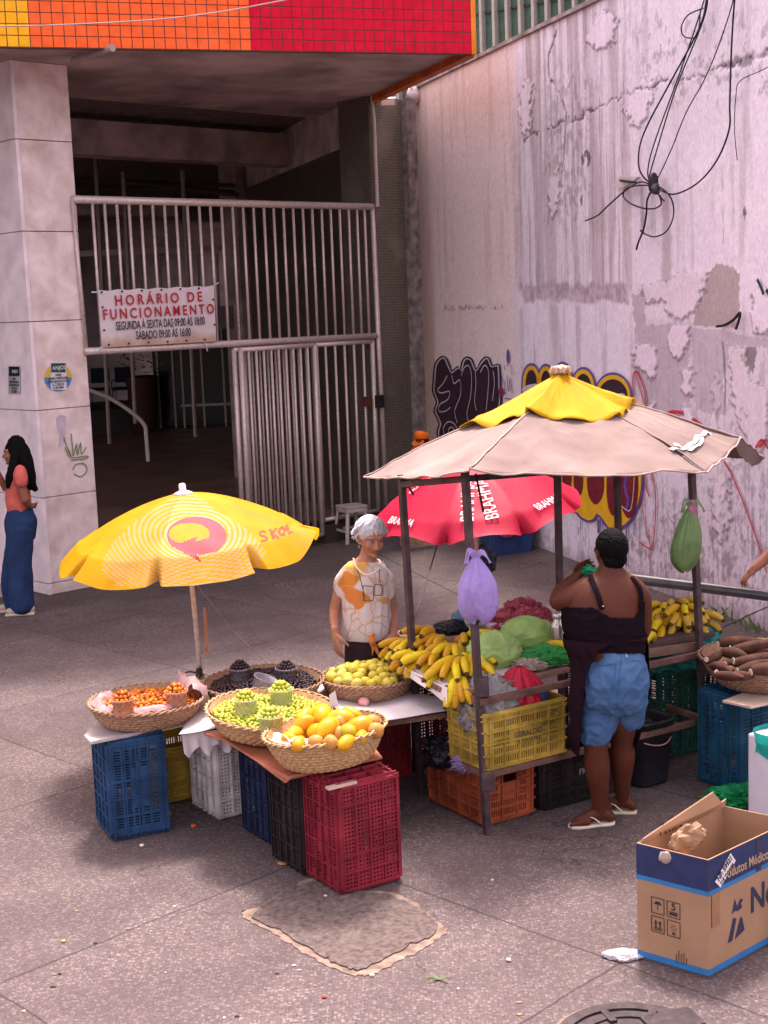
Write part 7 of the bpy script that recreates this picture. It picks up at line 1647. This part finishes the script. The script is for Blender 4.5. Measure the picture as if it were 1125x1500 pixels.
s = MB(); strip(s, spline([D(545, 928, yo-.165), D(547, 940, yo-.185), D(552, 953, yo-.18), D(558, 966, yo-.17)], 4), [.018, .026, .030, .032, .030, .026, .024, .022, .020, .016, .012, .008, .004], Vector((.3, -1, 0))); strip(s, spline([D(545, 928, yo-.165), D(543, 940, yo-.18), D(546, 950, yo-.18), D(545, 960, yo-.17)], 4), [.016, .020, .024, .026, .024, .020, .018, .016, .014, .012, .010, .006, .004], Vector((-.3, -1, 0))); s.ball(D(545, 930, yo-.165), (.016, .012, .014)); s.build('tie', mat('tie_orange', (.55, .18, .04), .7, var=.5, scale=24), ow, True)
s = MB(); s.tube(spline([D(520, 826, yo-.10), D(527, 845, yo-.165), D(532, 865, yo-.175), D(535, 880, yo-.175)], 4), .0028, 5); s.tube(spline([D(556, 828, yo-.11), D(556, 850, yo-.165), D(560, 864, yo-.17), D(558, 872, yo-.17)], 4), .0028, 5); s.build('cord', mat('glasses_cord', (.10, .05, .04), .6), ow, True)
s = MB()
for (a, b) in (((532, 858), (547, 880)), ((549, 856), (561, 872))):
    c4_ = [D(a[0], a[1], yo-.18), D(b[0], a[1]+1, yo-.18), D(b[0], b[1], yo-.185), D(a[0], b[1], yo-.185)]
    for k in range(4): s.tube([c4_[k], c4_[(k+1) % 4]], .0028, 5)
s.build('spectacles', mat('spectacle_frame', (.12, .06, .03), .3), ow, True)
PNT = mat('trousers_dark', (.030, .014, .018), .8, var=.2); s = MB(); s.loft([ro(538, 1000, 36, .12), ro(538, 965, 39, .14), ro(538, 925, 37, .13)], 28)
for sx, uf in ((-1, 524), (1, 552)): hip = D(538+sx*16, 985, yo); an = G(uf, 1118)+UP*.10; s.limb([hip, (hip+an)/2, an], [.095, .080, .065], 14)
s.organic('trousers', PNT, ow, voxel=.009, it=3, wrinkle=.004, wscale=9)
MB().ball(D(526, 801, yo-.07), (.004, .004, .012), n=8, m_=6).build('earring', mat('earring', (.5, .3, .2), .3, metal=.6), ow, True)

# ---------------------------------------------------------------- woman leaning by the pillar
yg = 13.45; KG = 152.5; SKM = mat('skin_brown', (.26, .105, .065), .5, var=.1, scale=8, bump=.1)
gl = thing('person', 'woman with long black hair in a coral top and wide jeans leaning against the pillar', 'person', G(30, 893))
rg = lambda u, v, hw, ry, dy=0: R_(u, v, yg+dy, hw, ry, KG)
s = MB(); s.loft([rg(30, 765, 17, .15), rg(29, 748, 15, .13), rg(27, 725, 15, .14), rg(27, 705, 17, .16), rg(29, 690, 16, .17), rg(29, 681, 9, .09), rg(27, 674, 7, .055)], 24)
hc = D(20, 664, yg); HM = Matrix.Rotation(R(-78), 3, 'Z') @ Matrix.Rotation(R(6), 3, 'X'); head_parts(s, hc, HM, .98)
s.limb([D(29, 692, yg-.16), D(32, 712, yg-.18), D(37, 731, yg-.17)], [.047, .042, .038], 12); s.limb([D(36, 731, yg-.17), D(41, 737, yg-.12), D(44, 741, yg-.06)], [.037, .032, .024], 12); hand_parts(s, D(44, 741, yg-.06), (.4, .9, -.1), (-.5, .3, .3), .9, 1, .4)
s.limb([D(24, 692, yg+.14), D(12, 712, yg+.15), D(8, 715, yg+.12)], [.045, .040, .036], 12); s.limb([D(8, 715, yg+.12), D(0, 700, yg+.05), D(-4, 690, yg+.02)], [.036, .032, .024], 12); hand_parts(s, D(-4, 690, yg+.02), (-.3, -.2, 1), (.6, 0, .2), .95, -1, .6)
for dy, uf in ((-.08, 34), (.10, 22)):
    an = D(uf, 884, yg+dy); an.z = .09; s.limb([D(30, 765, yg+dy), D(uf-2, 825, yg+dy), an], [.09, .055, .036], 12); foot_parts(s, an, (-1, -.2), .95)
s.organic('body', SKM, gl, voxel=.007, it=3); face_details(gl, hc, HM, .98, mat('lips_rose', (.35, .08, .08), .4), HAIRB)
s = MB(); s.ball(hc+HM @ Vector((0, .025, .035)), (.088, .100, .096), HM, 18, 12)
s.limb([D(24, 650, yg), D(32, 668, yg), D(38, 690, yg-.02), D(43, 706, yg-.02), D(51, 716, yg-.02)], [.085, .095, .085, .070, .03], 14); s.limb([D(23, 660, yg-.06), D(20, 680, yg-.13), D(14, 700, yg-.17), D(11, 714, yg-.17)], [.05, .045, .040, .016], 10)
s.organic('hair', HAIRB, gl, voxel=.008, it=2, wrinkle=.006, wscale=22, wz=.15)
CORL = mat('coral_top', (.52, .11, .085), .75, var=.12, scale=6, bump=.2, bscale=60); s = MB(); s.loft([rg(29, 750, 17, .155), rg(27, 735, 18, .165), rg(26, 715, 17, .17), rg(27, 700, 18.5, .18), rg(29, 689, 16.5, .18), rg(29, 682, 10, .10)], 26)
s.limb([D(29, 690, yg-.15), D(30, 698, yg-.19), D(31, 706, yg-.20)], [.060, .066, .062], 12); s.limb([D(25, 690, yg+.14), D(20, 699, yg+.16), D(18, 704, yg+.16)], [.058, .062, .056], 12)
s.organic('top', CORL, gl, voxel=.008, it=3, wrinkle=.005, wscale=12, wz=.6)
JN = mat('jeans_blue', (.016, .036, .10), .85, var=.25, scale=5, bump=.25, bscale=150); s = MB(); s.loft([rg(31, 790, 20, .15), rg(31, 765, 24, .175), rg(30, 752, 20, .165), rg(29, 743, 17, .16)], 26)
s.limb([D(30, 775, yg-.05), D(28, 815, yg-.07), D(30, 850, yg-.08), D(32, 884, yg-.08)], [.135, .125, .120, .120], 16); s.limb([D(31, 775, yg+.08), D(24, 815, yg+.09), D(19, 850, yg+.10), D(22, 882, yg+.10)], [.130, .12, .115, .110], 16)
s.organic('jeans', JN, gl, voxel=.009, it=3, wrinkle=.007, wscale=8, wz=.35)
for dy, uf in ((-.08, 34), (.10, 22)):
    a = D(uf, 890, yg+dy); a.z = 0; s = MB(); s.limb([a+Vector((.07, 0, .055)), a+Vector((-.03, -.01, .055)), a+Vector((-.13, -.03, .042))], [.045, .046, .036], 12); o = s.build('shoe', mat('shoe_beige', (.42, .34, .26), .7), gl, True)
    MB().box(a+Vector((-.03, -.01, .014)), (.28, .10, .028), Matrix.Rotation(.12, 3, 'Z')).build('sole', mat('sole_pale', (.52, .45, .38), .7), o, bev=.01)

# ---------------------------------------------------------------- man in an orange cap, seated beyond the stall
ys = 16.9; KS = 121.3; pb_ = G(628, 803); mn = thing('person', 'person in an orange cap and shirt by the mosaic column, mostly hidden by the stall', 'person', (D(630, 700, ys).x, ys, 0))
s = MB(); c0_ = D(632, 700, ys); bx_, z_ = c0_.x, 0
s.loft([(bx_, ys+.05, .50, .17, .15), (bx_, ys+.05, .75, .17, .13), (bx_, ys, .98, .20, .13), (bx_, ys-.03, 1.10, .17, .11), (bx_-.03, ys-.06, 1.17, .07, .06)], 24)
hc = D(619, 645, ys-.12); HM = Matrix.Rotation(R(-35), 3, 'Z') @ Matrix.Rotation(R(28), 3, 'X'); head_parts(s, hc, HM, 1); s.limb([Vector((bx_-.02, ys-.04, 1.12)), hc+Vector((.02, .03, -.05))], [.06, .055], 10)
for sx in (-1, 1):
    k_ = Vector((bx_+sx*.14-.12, ys-.42, .50)); an = Vector((k_.x, k_.y-.04, .09)); s.limb([Vector((bx_+sx*.09, ys, .52)), k_, an], [.085, .062, .038], 12); foot_parts(s, an, (-.2, -1))
    e_ = Vector((bx_+sx*.26, ys-.12, .78)); w_ = Vector((bx_+sx*.12-.08, ys-.36, .62)); s.limb([Vector((bx_+sx*.19, ys-.02, 1.06)), e_], [.055, .042], 10); s.limb([e_, w_], [.04, .026], 10); hand_parts(s, w_, (-.3, -.8, -.2), (0, 0, -1), 1, sx, .5)
s.organic('body', SKD, mn, voxel=.010, it=3); ORC = mat('orange_shirt', (.66, .14, .02), .8, var=.1, bump=.2)
s = MB(); s.loft([(bx_, ys+.05, .48, .19, .165), (bx_, ys+.05, .75, .19, .155), (bx_, ys, 1.0, .22, .15), (bx_, ys-.03, 1.12, .19, .12), (bx_-.02, ys-.05, 1.18, .09, .08)], 24)
for sx in (-1, 1): s.limb([Vector((bx_+sx*.17, ys-.02, 1.08)), Vector((bx_+sx*.25, ys-.09, .88))], [.07, .06], 10)
s.organic('shirt', ORC, mn, voxel=.011, it=3, wrinkle=.005); s = MB()
for sx in (-1, 1): k_ = Vector((bx_+sx*.14-.12, ys-.42, .50)); s.limb([Vector((bx_+sx*.09, ys+.02, .52)), k_, Vector((k_.x, k_.y-.02, .16))], [.11, .085, .07], 12)
s.organic('trousers', PNT, mn, voxel=.011, it=3)
s = MB(); s.loft([tuple(hc+HM @ Vector((0, .01, z)))+(rx, ry, 0) for z, rx, ry in ((.025, .090, .105), (.06, .092, .107), (.10, .078, .09), (.125, .045, .055), (.133, .01, .01))], 24, sub=3); cp_ = s.build('cap', mat('cap_orange', (.78, .17, .01), .6), mn, True)
P_ = [hc+HM @ Vector((math.sin(a)*.082, -.085-.085*math.cos(a), .035-.01*abs(math.sin(a)))) for a in np.linspace(-1.5, 1.5, 12)]+[hc+HM @ Vector((.06, -.06, .04)), hc+HM @ Vector((-.06, -.06, .04))]; MB().prism(P_, HM @ Vector((0, 0, .006))).build('visor', MATS['cap_orange'], cp_)
t = thing('wooden_stool', 'low wooden stool under the seated person in the orange cap', 'stool', (bx_, ys+.05, 0)); MB().box((bx_, ys+.05, .42), (.34, .32, .035)).build('seat', WOOD, t, bev=.004)
for sx in (-1, 1):
    for sy in (-1, 1): MB().beam((bx_+sx*.13, ys+.05+sy*.12, .40), (bx_+sx*.15, ys+.05+sy*.14, 0), .03).build('leg', WOOD, t)

# ---------------------------------------------------------------- passer-by whose arm enters at the right
ya = 9.0; ap = thing('person', 'passer-by at the right edge of whom only the bare forearm and hand show', 'person', (D(1215, 900, ya).x, ya, 0)); bx_ = D(1215, 900, ya).x
s = MB(); s.loft([(bx_, ya, .85, .15, .11), (bx_, ya, 1.0, .14, .10), (bx_, ya, 1.2, .17, .12), (bx_, ya, 1.36, .19, .11), (bx_, ya, 1.44, .10, .07), (bx_, ya, 1.50, .055, .055)], 24)
hc = Vector((bx_, ya, 1.62)); HM = Matrix.Rotation(R(-70), 3, 'Z'); head_parts(s, hc, HM, 1)
wr = D(1105, 833, ya-.05); el = D(1150, 788, ya); s.limb([Vector((bx_-.17, ya, 1.36)), (Vector((bx_-.17, ya, 1.36))+el)/2, el], [.055, .048, .042], 12); s.limb([el, D(1128, 812, ya-.02), wr], [.043, .040, .028], 12); hand_parts(s, wr, (-.75, 0, -.75), (.5, .1, -.6), 1.0, 1, .75)
s.limb([Vector((bx_+.18, ya, 1.36)), Vector((bx_+.24, ya+.03, 1.1)), Vector((bx_+.22, ya-.08, .88))], [.052, .04, .026], 12); hand_parts(s, Vector((bx_+.22, ya-.08, .88)), (0, -.3, -1), (-1, 0, 0), 1, -1, .4)
for sx in (-1, 1): an = Vector((bx_+sx*.14, ya+sx*.12, .09)); s.limb([Vector((bx_+sx*.08, ya, .88)), Vector((bx_+sx*.10, ya+sx*.03-.03, .48)), an], [.09, .06, .038], 12); foot_parts(s, an, (-1, -.1))
s.organic('body', SKM if False else mat('skin_warm', (.30, .12, .075), .5, var=.12), ap, voxel=.0075, it=3)
s = MB(); s.loft([(bx_, ya, .84, .17, .13), (bx_, ya, 1.0, .16, .125), (bx_, ya, 1.2, .19, .14), (bx_, ya, 1.37, .20, .125), (bx_, ya, 1.45, .12, .085)], 24)
for sx in (-1, 1): s.limb([Vector((bx_+sx*.15, ya, 1.38)), Vector((bx_+sx*.20, ya, 1.26))], [.07, .06], 10)
s.organic('shirt', mat('shirt_grey', (.20, .19, .22), .8), ap, voxel=.010, it=3, wrinkle=.004); s = MB(); s.loft([(bx_, ya, .78, .16, .13), (bx_, ya, .95, .165, .13)], 24)
for sx in (-1, 1): s.limb([Vector((bx_+sx*.08, ya, .85)), Vector((bx_+sx*.105, ya+sx*.03-.03, .42))], [.125, .105], 12)
s.organic('shorts', JN, ap, voxel=.010, it=3); MB().ball(hc+Vector((.01, 0, .04)), (.098, .088, .092), n=18, m_=12).build('hair', HAIRB, ap, True)
# ================================================================== OTHER THINGS
# cardboard box of medical goods
fb = G(1038, 1434); lb = G(934, 1403); dl = (lb-fb).normalized(); WL_ = (lb-fb).length; drr = (G(1125, 1388)-fb).normalized(); drr = Vector((-dl.y, dl.x, 0)) if Vector((-dl.y, dl.x, 0)).dot(drr) > 0 else Vector((dl.y, -dl.x, 0)); drr = (G(1125, 1385)-fb).normalized(); LR = .62
CARD = mat('cardboard', (.32, .19, .115), .8, var=.10, scale=4, bump=.12, bscale=25, detail=8); CARDI = mat('cardboard_inside', (.38, .23, .14), .85, var=.12, scale=5, bump=.15, bscale=30, detail=8)
NAVY = mat('print_navy', (.022, .032, .095), .6, var=.15, scale=12); SKYB = mat('print_sky', (.03, .15, .36), .6, var=.1); HB = fb.y*0+2.85-(1256-0)*0
hbox = PL(1019, 1257, fb, Vector((dl.x, dl.y, 0)).cross(UP)).z
hbox = .525
bxx = thing('cardboard_box', 'large open cardboard box with blue bands and printing, part of it beyond the right edge', 'box', fb)
c = [fb, fb+drr*LR, fb+drr*LR+dl*WL_, fb+dl*WL_]; cen = sum(c, Vector())/4
def wall_box(nm, a, b, z0, z1, t_, mt, par=bxx):
    d = (b-a).normalized(); n_ = Vector((d.y, -d.x, 0)); n_ = n_ if n_.dot(cen-a) > 0 else -n_; s = MB(); L_ = (b-a).length; n_l = 24; V = []
    s.box((a+b)/2+n_*t_/2+UP*(z0+z1)/2, (L_-.001, t_, z1-z0), Matrix((d, n_, UP)).transposed()); return s.build(nm, mt, par, bev=.0015)
for i in range(4): wall_box('side_panel', c[i], c[(i+1) % 4], .006, hbox, .006, CARD)
MB().slab([p+UP*.01 for p in c], .006).build('bottom', CARD, bxx)
def band(a, b, z0, z1, mt, nm, off=.0012):
    d = (b-a).normalized(); n_ = Vector((d.y, -d.x, 0)); n_ = -n_ if n_.dot(cen-a) > 0 else n_; P_ = [a+UP*z0, b+UP*z0, b+UP*z1, a+UP*z1]; MB().prism([p+n_*off for p in P_], n_*.0006).build(nm, mt, bxx)
for (a, b) in ((c[0], c[3]), (c[0], c[1])): band(a, b, .385, hbox-.002, NAVY, 'navy_band'); band(a, b, .365, .385, SKYB, 'sky_band'); band(a, b, .012, .040, SKYB, 'sky_band'); band(a, b, .007, .012, NAVY, 'navy_line')
# printing
nl = dl.cross(UP); nl = nl if nl.y < 0 else -nl; nr_ = drr.cross(UP); nr_ = nr_ if nr_.y < 0 else -nr_
BROWN = mat('print_tan', (.42, .27, .17), .7); INK2 = mat('print_black', (.035, .022, .022), .7)
text('Produtos Médicos Hospitalares', .062, BROWN, bxx, c[0]+drr*.40+UP*.425+nr_*.003, drr, UP, bold=.012, xs=.80)
text('Nevoa', .165, mat('print_blue_black', (.03, .035, .075), .6), bxx, c[0]+drr*.295+UP*.245+nr_*.003, drr, UP, bold=.012, xs=.9, align='LEFT')
def on_r(x, z): return c[0]+drr*x+UP*z+nr_*.002
PB = MATS['print_blue_black']
for P_ in ([(.135, .115), (.165, .115), (.195, .205), (.175, .215)], [(.185, .115), (.255, .135), (.235, .20), (.225, .20)], [(.165, .235), (.185, .295), (.205, .245), (.200, .235), (.185, .245)], [(.21, .235), (.205, .26), (.225, .285), (.245, .275), (.225, .262), (.24, .245)]):
    MB().prism([on_r(*p) for p in P_], nr_*.0008).build('emblem', PB, bxx)
def on_l(x, z): return c[0]+dl*x+UP*z+nl*.002
ic = []
for (x0, z0) in ((.235, .265), (.160, .265), (.235, .180), (.160, .180)):      # four handling symbols in frames
    w2, h2 = .030, .035; s = MB(); q = lambda x, z, x0=x0, z0=z0: on_l(x0-x, z0+z)
    for a, b in (((-w2, -h2), (w2, -h2)), ((w2, -h2), (w2, h2)), ((w2, h2), (-w2, h2)), ((-w2, h2), (-w2, -h2))): strip(s, [q(*a), q(*b)], .0035, nl, .0004)
    s.build('symbol_frame', INK2, bxx); ic.append(q)
def poly_on(q, P_, nm='symbol'): MB().prism([q(*p) for p in P_], nl*.0008).build(nm, INK2, bxx)
q = ic[0]; poly_on(q, [(-.018, .004), (-.012, .016), (0, .021), (.012, .016), (.018, .004), (.006, .008), (0, .005), (-.006, .008)]); poly_on(q, [(-.0012, .008), (.0012, .008), (.0012, -.02), (-.0012, -.02)])
q = ic[1]; text('5', .045, INK2, bxx, q(0, .012)+nl*.0005, -dl, UP, bold=.01); 
for k in (-1, 0, 1): poly_on(q, [(-.006+.013*k, -.026), (.005+.013*k, -.026), (.005+.013*k, -.014), (-.006+.013*k, -.014)])
poly_on(q, [(-.02, -.012), (.02, -.012), (.02, -.009), (-.02, -.009)])
q = ic[2]
for k in (-1, 1): poly_on(q, [(-.003+.010*k, -.012), (.003+.010*k, -.012), (.003+.010*k, .006), (.008+.010*k, .006), (.010*k, .02), (-.008+.010*k, .006), (-.003+.010*k, .006)])
for z_ in (-.018, -.026): poly_on(q, [(-.02, z_), (.02, z_), (.02, z_+.004), (-.02, z_+.004)])
q = ic[3]
for k in range(8): a = k*math.pi/4; x_, z_ = math.cos(a), math.sin(a); poly_on(q, [(x_*.006-z_*.001, .004+z_*.006+x_*.001), (x_*.020, .004+z_*.020), (x_*.006+z_*.001, .004+z_*.006-x_*.001)])
poly_on(q, [(-.008, -.026), (.008, -.026), (.006, -.016), (-.006, -.016)])
s = MB()
for k, h_ in enumerate((.04, .06, .05, .055, .035)): strip(s, [on_l(.15-.012*k, .03), on_l(.148-.012*k, .03+h_)], .003, nl, .0008)
s.build('pen_marks', INK2, bxx)
# white shipping label and tape
def quadr(pts, mt, nm, off=.003): return MB().prism([on_r(*p)+nr_*off for p in pts], nr_*.0008).build(nm, mt, bxx)
quadr([(.045, .405), (.160, .425), (.172, .475), (.058, .455)] if False else [(.040, .418), (.078, .382), (.186, .468), (.150, .512)], mat('label_white', (.66, .62, .66), .6), 'shipping_label')
ex = (drr*.093+UP*.070).normalized(); text('NF: 59921', .036, INK2, bxx, on_r(.108, .457)+nr_*.0045, ex, UP, bold=.03, xs=.8); text('318 Volumes', .026, INK2, bxx, on_r(.122, .430)+nr_*.0045, ex, UP, bold=.02, xs=.8)
TAPE = mat('tape_brown', (.28, .15, .08), .25, var=.15); band(c[0]+drr*.02, c[0]+drr*.075, .22, .365, TAPE, 'tape', .0035); band(c[0]+drr*.135, c[0]+drr*.155, .40, .51, mat('tape_navy', (.03, .03, .07), .25), 'tape', .0028); band(c[0]+drr*.34, c[0]+drr*.375, .37, .52, MATS['tape_navy'], 'tape', .0028)
MB().ball(c[0]+dl*.19+UP*(hbox-.03)+nl*.008, (.03, .012, .025), bumpf=lambda d: 1+.5*noise.noise(d*3)).build('torn_tape', mat('torn_paper', (.42, .33, .28), .7), bxx, True)
# flaps: back flap stands up leaning, inner flap folded in
def flap(pts, nm='flap', mt=CARDI, t_=.005):
    P_ = [Vector(p) for p in pts]; n_ = (P_[1]-P_[0]).cross(P_[2]-P_[0]).normalized(); return MB().prism(P_, n_*t_).build(nm, mt, bxx, bev=.001)
b0, b1 = c[3]+UP*hbox, c[2]+UP*hbox
f1_ = [c[3]+dl*-.01+drr*.01+UP*(hbox-.01), c[3]+drr*.40-dl*.06+UP*(hbox-.03), c[3]+drr*.385-dl*.03+UP*(hbox+.135), c[3]+drr*.30-dl*.02+UP*(hbox+.165), c[3]+drr*.02+UP*(hbox+.03)]
f1_ = [c[3]+drr*.005-dl*.008+UP*(hbox-.005), c[3]+drr*.50-dl*.008+UP*(hbox-.005), c[3]+drr*.54-dl*.05+UP*(hbox+.045), c[3]+drr*.47-dl*.05+UP*(hbox+.115), c[3]+drr*.02-dl*.02+UP*(hbox+.02)]
flap(f1_)
flap([c[3]+drr*.52-dl*.008+UP*(hbox-.004), c[2]-dl*.008+UP*(hbox-.004), c[2]+UP*(hbox+.035)-dl*.015, c[3]+drr*.55-dl*.015+UP*(hbox+.022), c[3]+drr*.56-dl*.015+UP*(hbox+.034), c[3]+drr*.53-dl*.015+UP*(hbox+.018)])
flap([c[0]+drr*.02+dl*.01+UP*(hbox-.02), c[0]+drr*.02+dl*(WL_-.02)+UP*(hbox-.02), c[0]+drr*.12+dl*(WL_-.03)+UP*(hbox-.14), c[0]+drr*.12+dl*.03+UP*(hbox-.14)])
nf = (f1_[1]-f1_[0]).cross(f1_[4]-f1_[0]).normalized(); nf = nf if nf.y < 0 else -nf
text('7KIN', .085, INK2, bxx, c[3]+drr*.20-dl*.022+UP*(hbox+.028)+nf*.006, (f1_[1]-f1_[0]), UP, bold=-.004, xs=.9)
s = MB()
for k in range(6): text('R', .032, INK2, bxx, c[3]+drr*(.33+.024*k)-dl*.02+UP*(hbox+.022)+nf*.008, (f1_[1]-f1_[0]), UP, bold=.0)
s = MB().ball(c[3]+drr*.22-dl*.10+UP*(hbox-.02), (.085, .03, .055), Matrix.Rotation(.5, 3, 'Z'), 26, 16, bumpf=lambda d: 1+.4*noise.noise(d*2)+.18*((1-abs(noise.noise(d*3)))**3)); tag(s.build('packing_paper', mat('kraft_paper', (.30, .185, .11), .7, var=.2, scale=12), smooth=False), 'crumpled brown packing tape and paper inside the cardboard box', 'paper')
# white bin with teal liner
q = D(1118, 1190, 6.9); qb = G(1150, 1200); t = thing('waste_bin', 'white square bin with a teal plastic liner at the right edge', 'bin', qb)
MB().box(qb+UP*.24, (.28, .28, .48), M_up(SX)).build('body', mat('bin_white', (.66, .60, .68), .5, var=.05), t, bev=.012)
V = []; n = 60
for j in range(8):
    for k in range(n):
        a = 2*math.pi*k/n; e_ = 3.5; x = .147*math.copysign(abs(math.cos(a))**(2/e_), math.cos(a)); y = .147*math.copysign(abs(math.sin(a))**(2/e_), math.sin(a)); z = .50-.12*j/7+.012*math.sin(a*9+j)*(j > 5); w_ = 1+.05*noise.noise(Vector((a*3, j*.6, 2)))+.02*math.sin(a*13+j*.5); V.append(qb+SX*x*w_+TX*y*w_+UP*z)
MB().add(V, [(j*n+k, (j+1)*n+k, (j+1)*n+(k+1) % n, j*n+(k+1) % n) for j in range(7) for k in range(n)]).build('liner', bag_mat('teal_liner', (.03, .42, .34), .3), t, True)
# small wooden crate end at the right edge
q = G(1140, 1268, .30); t = thing('wooden_box', 'dark edged wooden box corner at the right edge above the cardboard box', 'box', (q.x+.03, q.y, 0)); qq = Vector((q.x+.045, q.y-.05, 0))
# black bucket behind the seller
bkx = G(958, 1152)+TX*.12+SX*.02; t = thing('bucket', 'black square plastic bucket on the ground behind the seller', 'bucket', bkx); BKM = mat('black_plastic', (.018, .018, .024), .35, var=.3, scale=6)
V = []; n = 48; prof = [(0, .004), (.12, .004), (.125, .02), (.155, .38), (.168, .385), (.168, .40), (.150, .40), (.142, .37), (.118, .03), (0, .03)]
for r_, z_ in prof:
    for k in range(n): a = 2*math.pi*k/n; V.append(bkx+SX*r_*math.copysign(abs(math.cos(a))**.55, math.cos(a))+TX*r_*math.copysign(abs(math.sin(a))**.55, math.sin(a))+UP*z_)
MB().add(V, [(i*n+k, i*n+(k+1) % n, (i+1)*n+(k+1) % n, (i+1)*n+k) for i in range(len(prof)-1) for k in range(n)]).build('body', BKM, t, True)
P_ = [bkx+SX*.165*math.cos(a)-TX*.17*math.sin(a)+UP*(.36-.10*math.sin(a)) for a in np.linspace(0, math.pi, 14)]; MB().tube(P_, .004, 6).build('handle', mat('wire_pink', (.35, .22, .22), .4), t, True)
lump('plastic_bag', bkx+UP*.33, (.10, .09, .05), mat('bag_black', (.012, .012, .015)), 'black bag inside the black bucket', seed=71)
# hand rail in front of the wall
ra, rb2 = G(912, 846, .92), G(1128, 873, .92); rd = (rb2-ra).normalized(); t = thing('railing', 'thick grey metal handrail running in front of the wall', 'railing', G(942, 900)); RM = mat('rail_grey', (.13, .125, .13), .35, metal=.6, var=.2)
MB().tube([ra-rd*.30, ra, rb2, rb2+rd*2.5], .035, 14).build('rail', RM, t, True)
for k in (.12, 1.55, 2.9): p = ra+rd*k; MB().tube([Vector((p.x, p.y, 0)), p-UP*.02], .05, 14).build('post', RM, t, True)
tag(MB().tube([D(1126, 888, 9.0), D(1045, 925, 8.4), D(1030, 932, 8.2)], .005, 6).build('thin_rope', CORD), 'thin dark cord stretched from the right stall post towards the railing', 'rope')
# blue wheeled bin with pink backpack
bp0 = G(745, 826); bp0 = Vector((bp0.x, bp0.y+.25, 0)); t = thing('wheeled_bin', 'dark blue wheeled bin standing beside the wall', 'wheeled bin', bp0); BB = mat('bin_blue', (.025, .045, .13), .45, var=.2)
s = MB(); s.v = []; W1, W0, H1 = .29, .23, .62
V = [(-W0, -.22, .06), (W0, -.22, .06), (W0, .22, .06), (-W0, .22, .06), (-W1, -.27, H1), (W1, -.27, H1), (W1, .27, H1), (-W1, .27, H1)]; Mr = Matrix.Rotation(.15, 4, 'Z'); Mt = Matrix.Translation(bp0) @ Mr
MB().add(V, [(3, 2, 1, 0), (0, 1, 5, 4), (1, 2, 6, 5), (2, 3, 7, 6), (3, 0, 4, 7), (4, 5, 6, 7)]).xf(Mt).build('body', BB, t, bev=.02)
MB().box((0, 0, H1+.02), (.60, .60, .05)).xf(Mt).build('lid', BB, t, bev=.015); MB().tube([(-.25, .30, H1+.04), (.25, .30, H1+.04)], .014, 8).xf(Mt).build('handle', BB, t, True)
for sx in (-1, 1): w_ = MB(); w_.tube([(sx*.25-.02, .10, .09), (sx*.25+.02, .10, .09)], .09, 24); w_.v = [(x*1.0, y, z) for x, y, z in w_.v]; o = w_.xf(Mt).build('wheel', mat('rubber', (.015, .014, .015), .6), t, bev=.01); MB().tube([(sx*.25-.025, .10, .09), (sx*.25+.025, .10, .09)], .035, 16).xf(Mt).build('hub', mat('hub_grey', (.10, .10, .11), .5), o)
pk = D(742, 762, bp0.y-.38); t = thing('backpack', 'pink backpack hanging in front of the blue bin', 'backpack', pk-UP*.18); PKM = mat('backpack_pink', (.66, .10, .20), .6, var=.15, bump=.2)
s = MB(); s.ball(pk, (.15, .09, .19), n=20, m_=14); s.ball(pk+Vector((0, -.07, -.05)), (.12, .06, .10), n=16, m_=12); s.organic('body', PKM, t, voxel=.010, it=2, wrinkle=.004, wscale=14); MB().tube([pk+Vector((-.10, -.125, -.01)), pk+Vector((0, -.14, .0)), pk+Vector((.10, -.125, -.01))], .006, 6).build('zip', mat('zip_dark', (.25, .03, .08), .5), t, True); MB().tube(spline([pk+Vector((-.05, 0, .18)), pk+Vector((0, 0, .24)), pk+Vector((.05, 0, .18))], 4), .010, 6).build('loop', PKM, t, True)
# white plastic stool by the gate
st0 = G(517, 793); t = thing('plastic_stool', 'dusty white plastic stool standing by the gate', 'stool', st0); SW = mat('stool_white', (.40, .34, .33), .5, var=.15, scale=8); Ms = Matrix.Rotation(R(30), 3, 'Z')
MB().box(st0+UP*.44, (.30, .30, .03), Ms).build('seat', SW, t, bev=.012); MB().box(st0+UP*.40, (.29, .29, .05), Ms).build('apron', SW, t, bev=.006)
for sx in (-1, 1):
    for sy in (-1, 1): MB().beam(st0+Ms @ Vector((sx*.12, sy*.12, .40)), st0+Ms @ Vector((sx*.17, sy*.17, 0)), .045, .03).build('leg', SW, t, bev=.004)
for a_, b_ in (((-1, -1), (1, -1)), ((1, -1), (1, 1)), ((1, 1), (-1, 1)), ((-1, 1), (-1, -1))): MB().beam(st0+Ms @ Vector((a_[0]*.152, a_[1]*.152, .15)), st0+Ms @ Vector((b_[0]*.152, b_[1]*.152, .15)), .015, .03).build('stretcher', SW, t)
# wooden box at the right edge
MB().box(qq+UP*.17, (.20, .16, .34), M_up(SX)).build('body', mat('box_dark', (.05, .035, .035), .7), [o for o in COL.objects if o.name.startswith('wooden_box')][0], bev=.004)
MB().box(qq+UP*.345, (.22, .18, .012), M_up(SX)).build('lid', mat('pale_wood', (.5, .38, .3)), [o for o in COL.objects if o.name.startswith('wooden_box')][0])
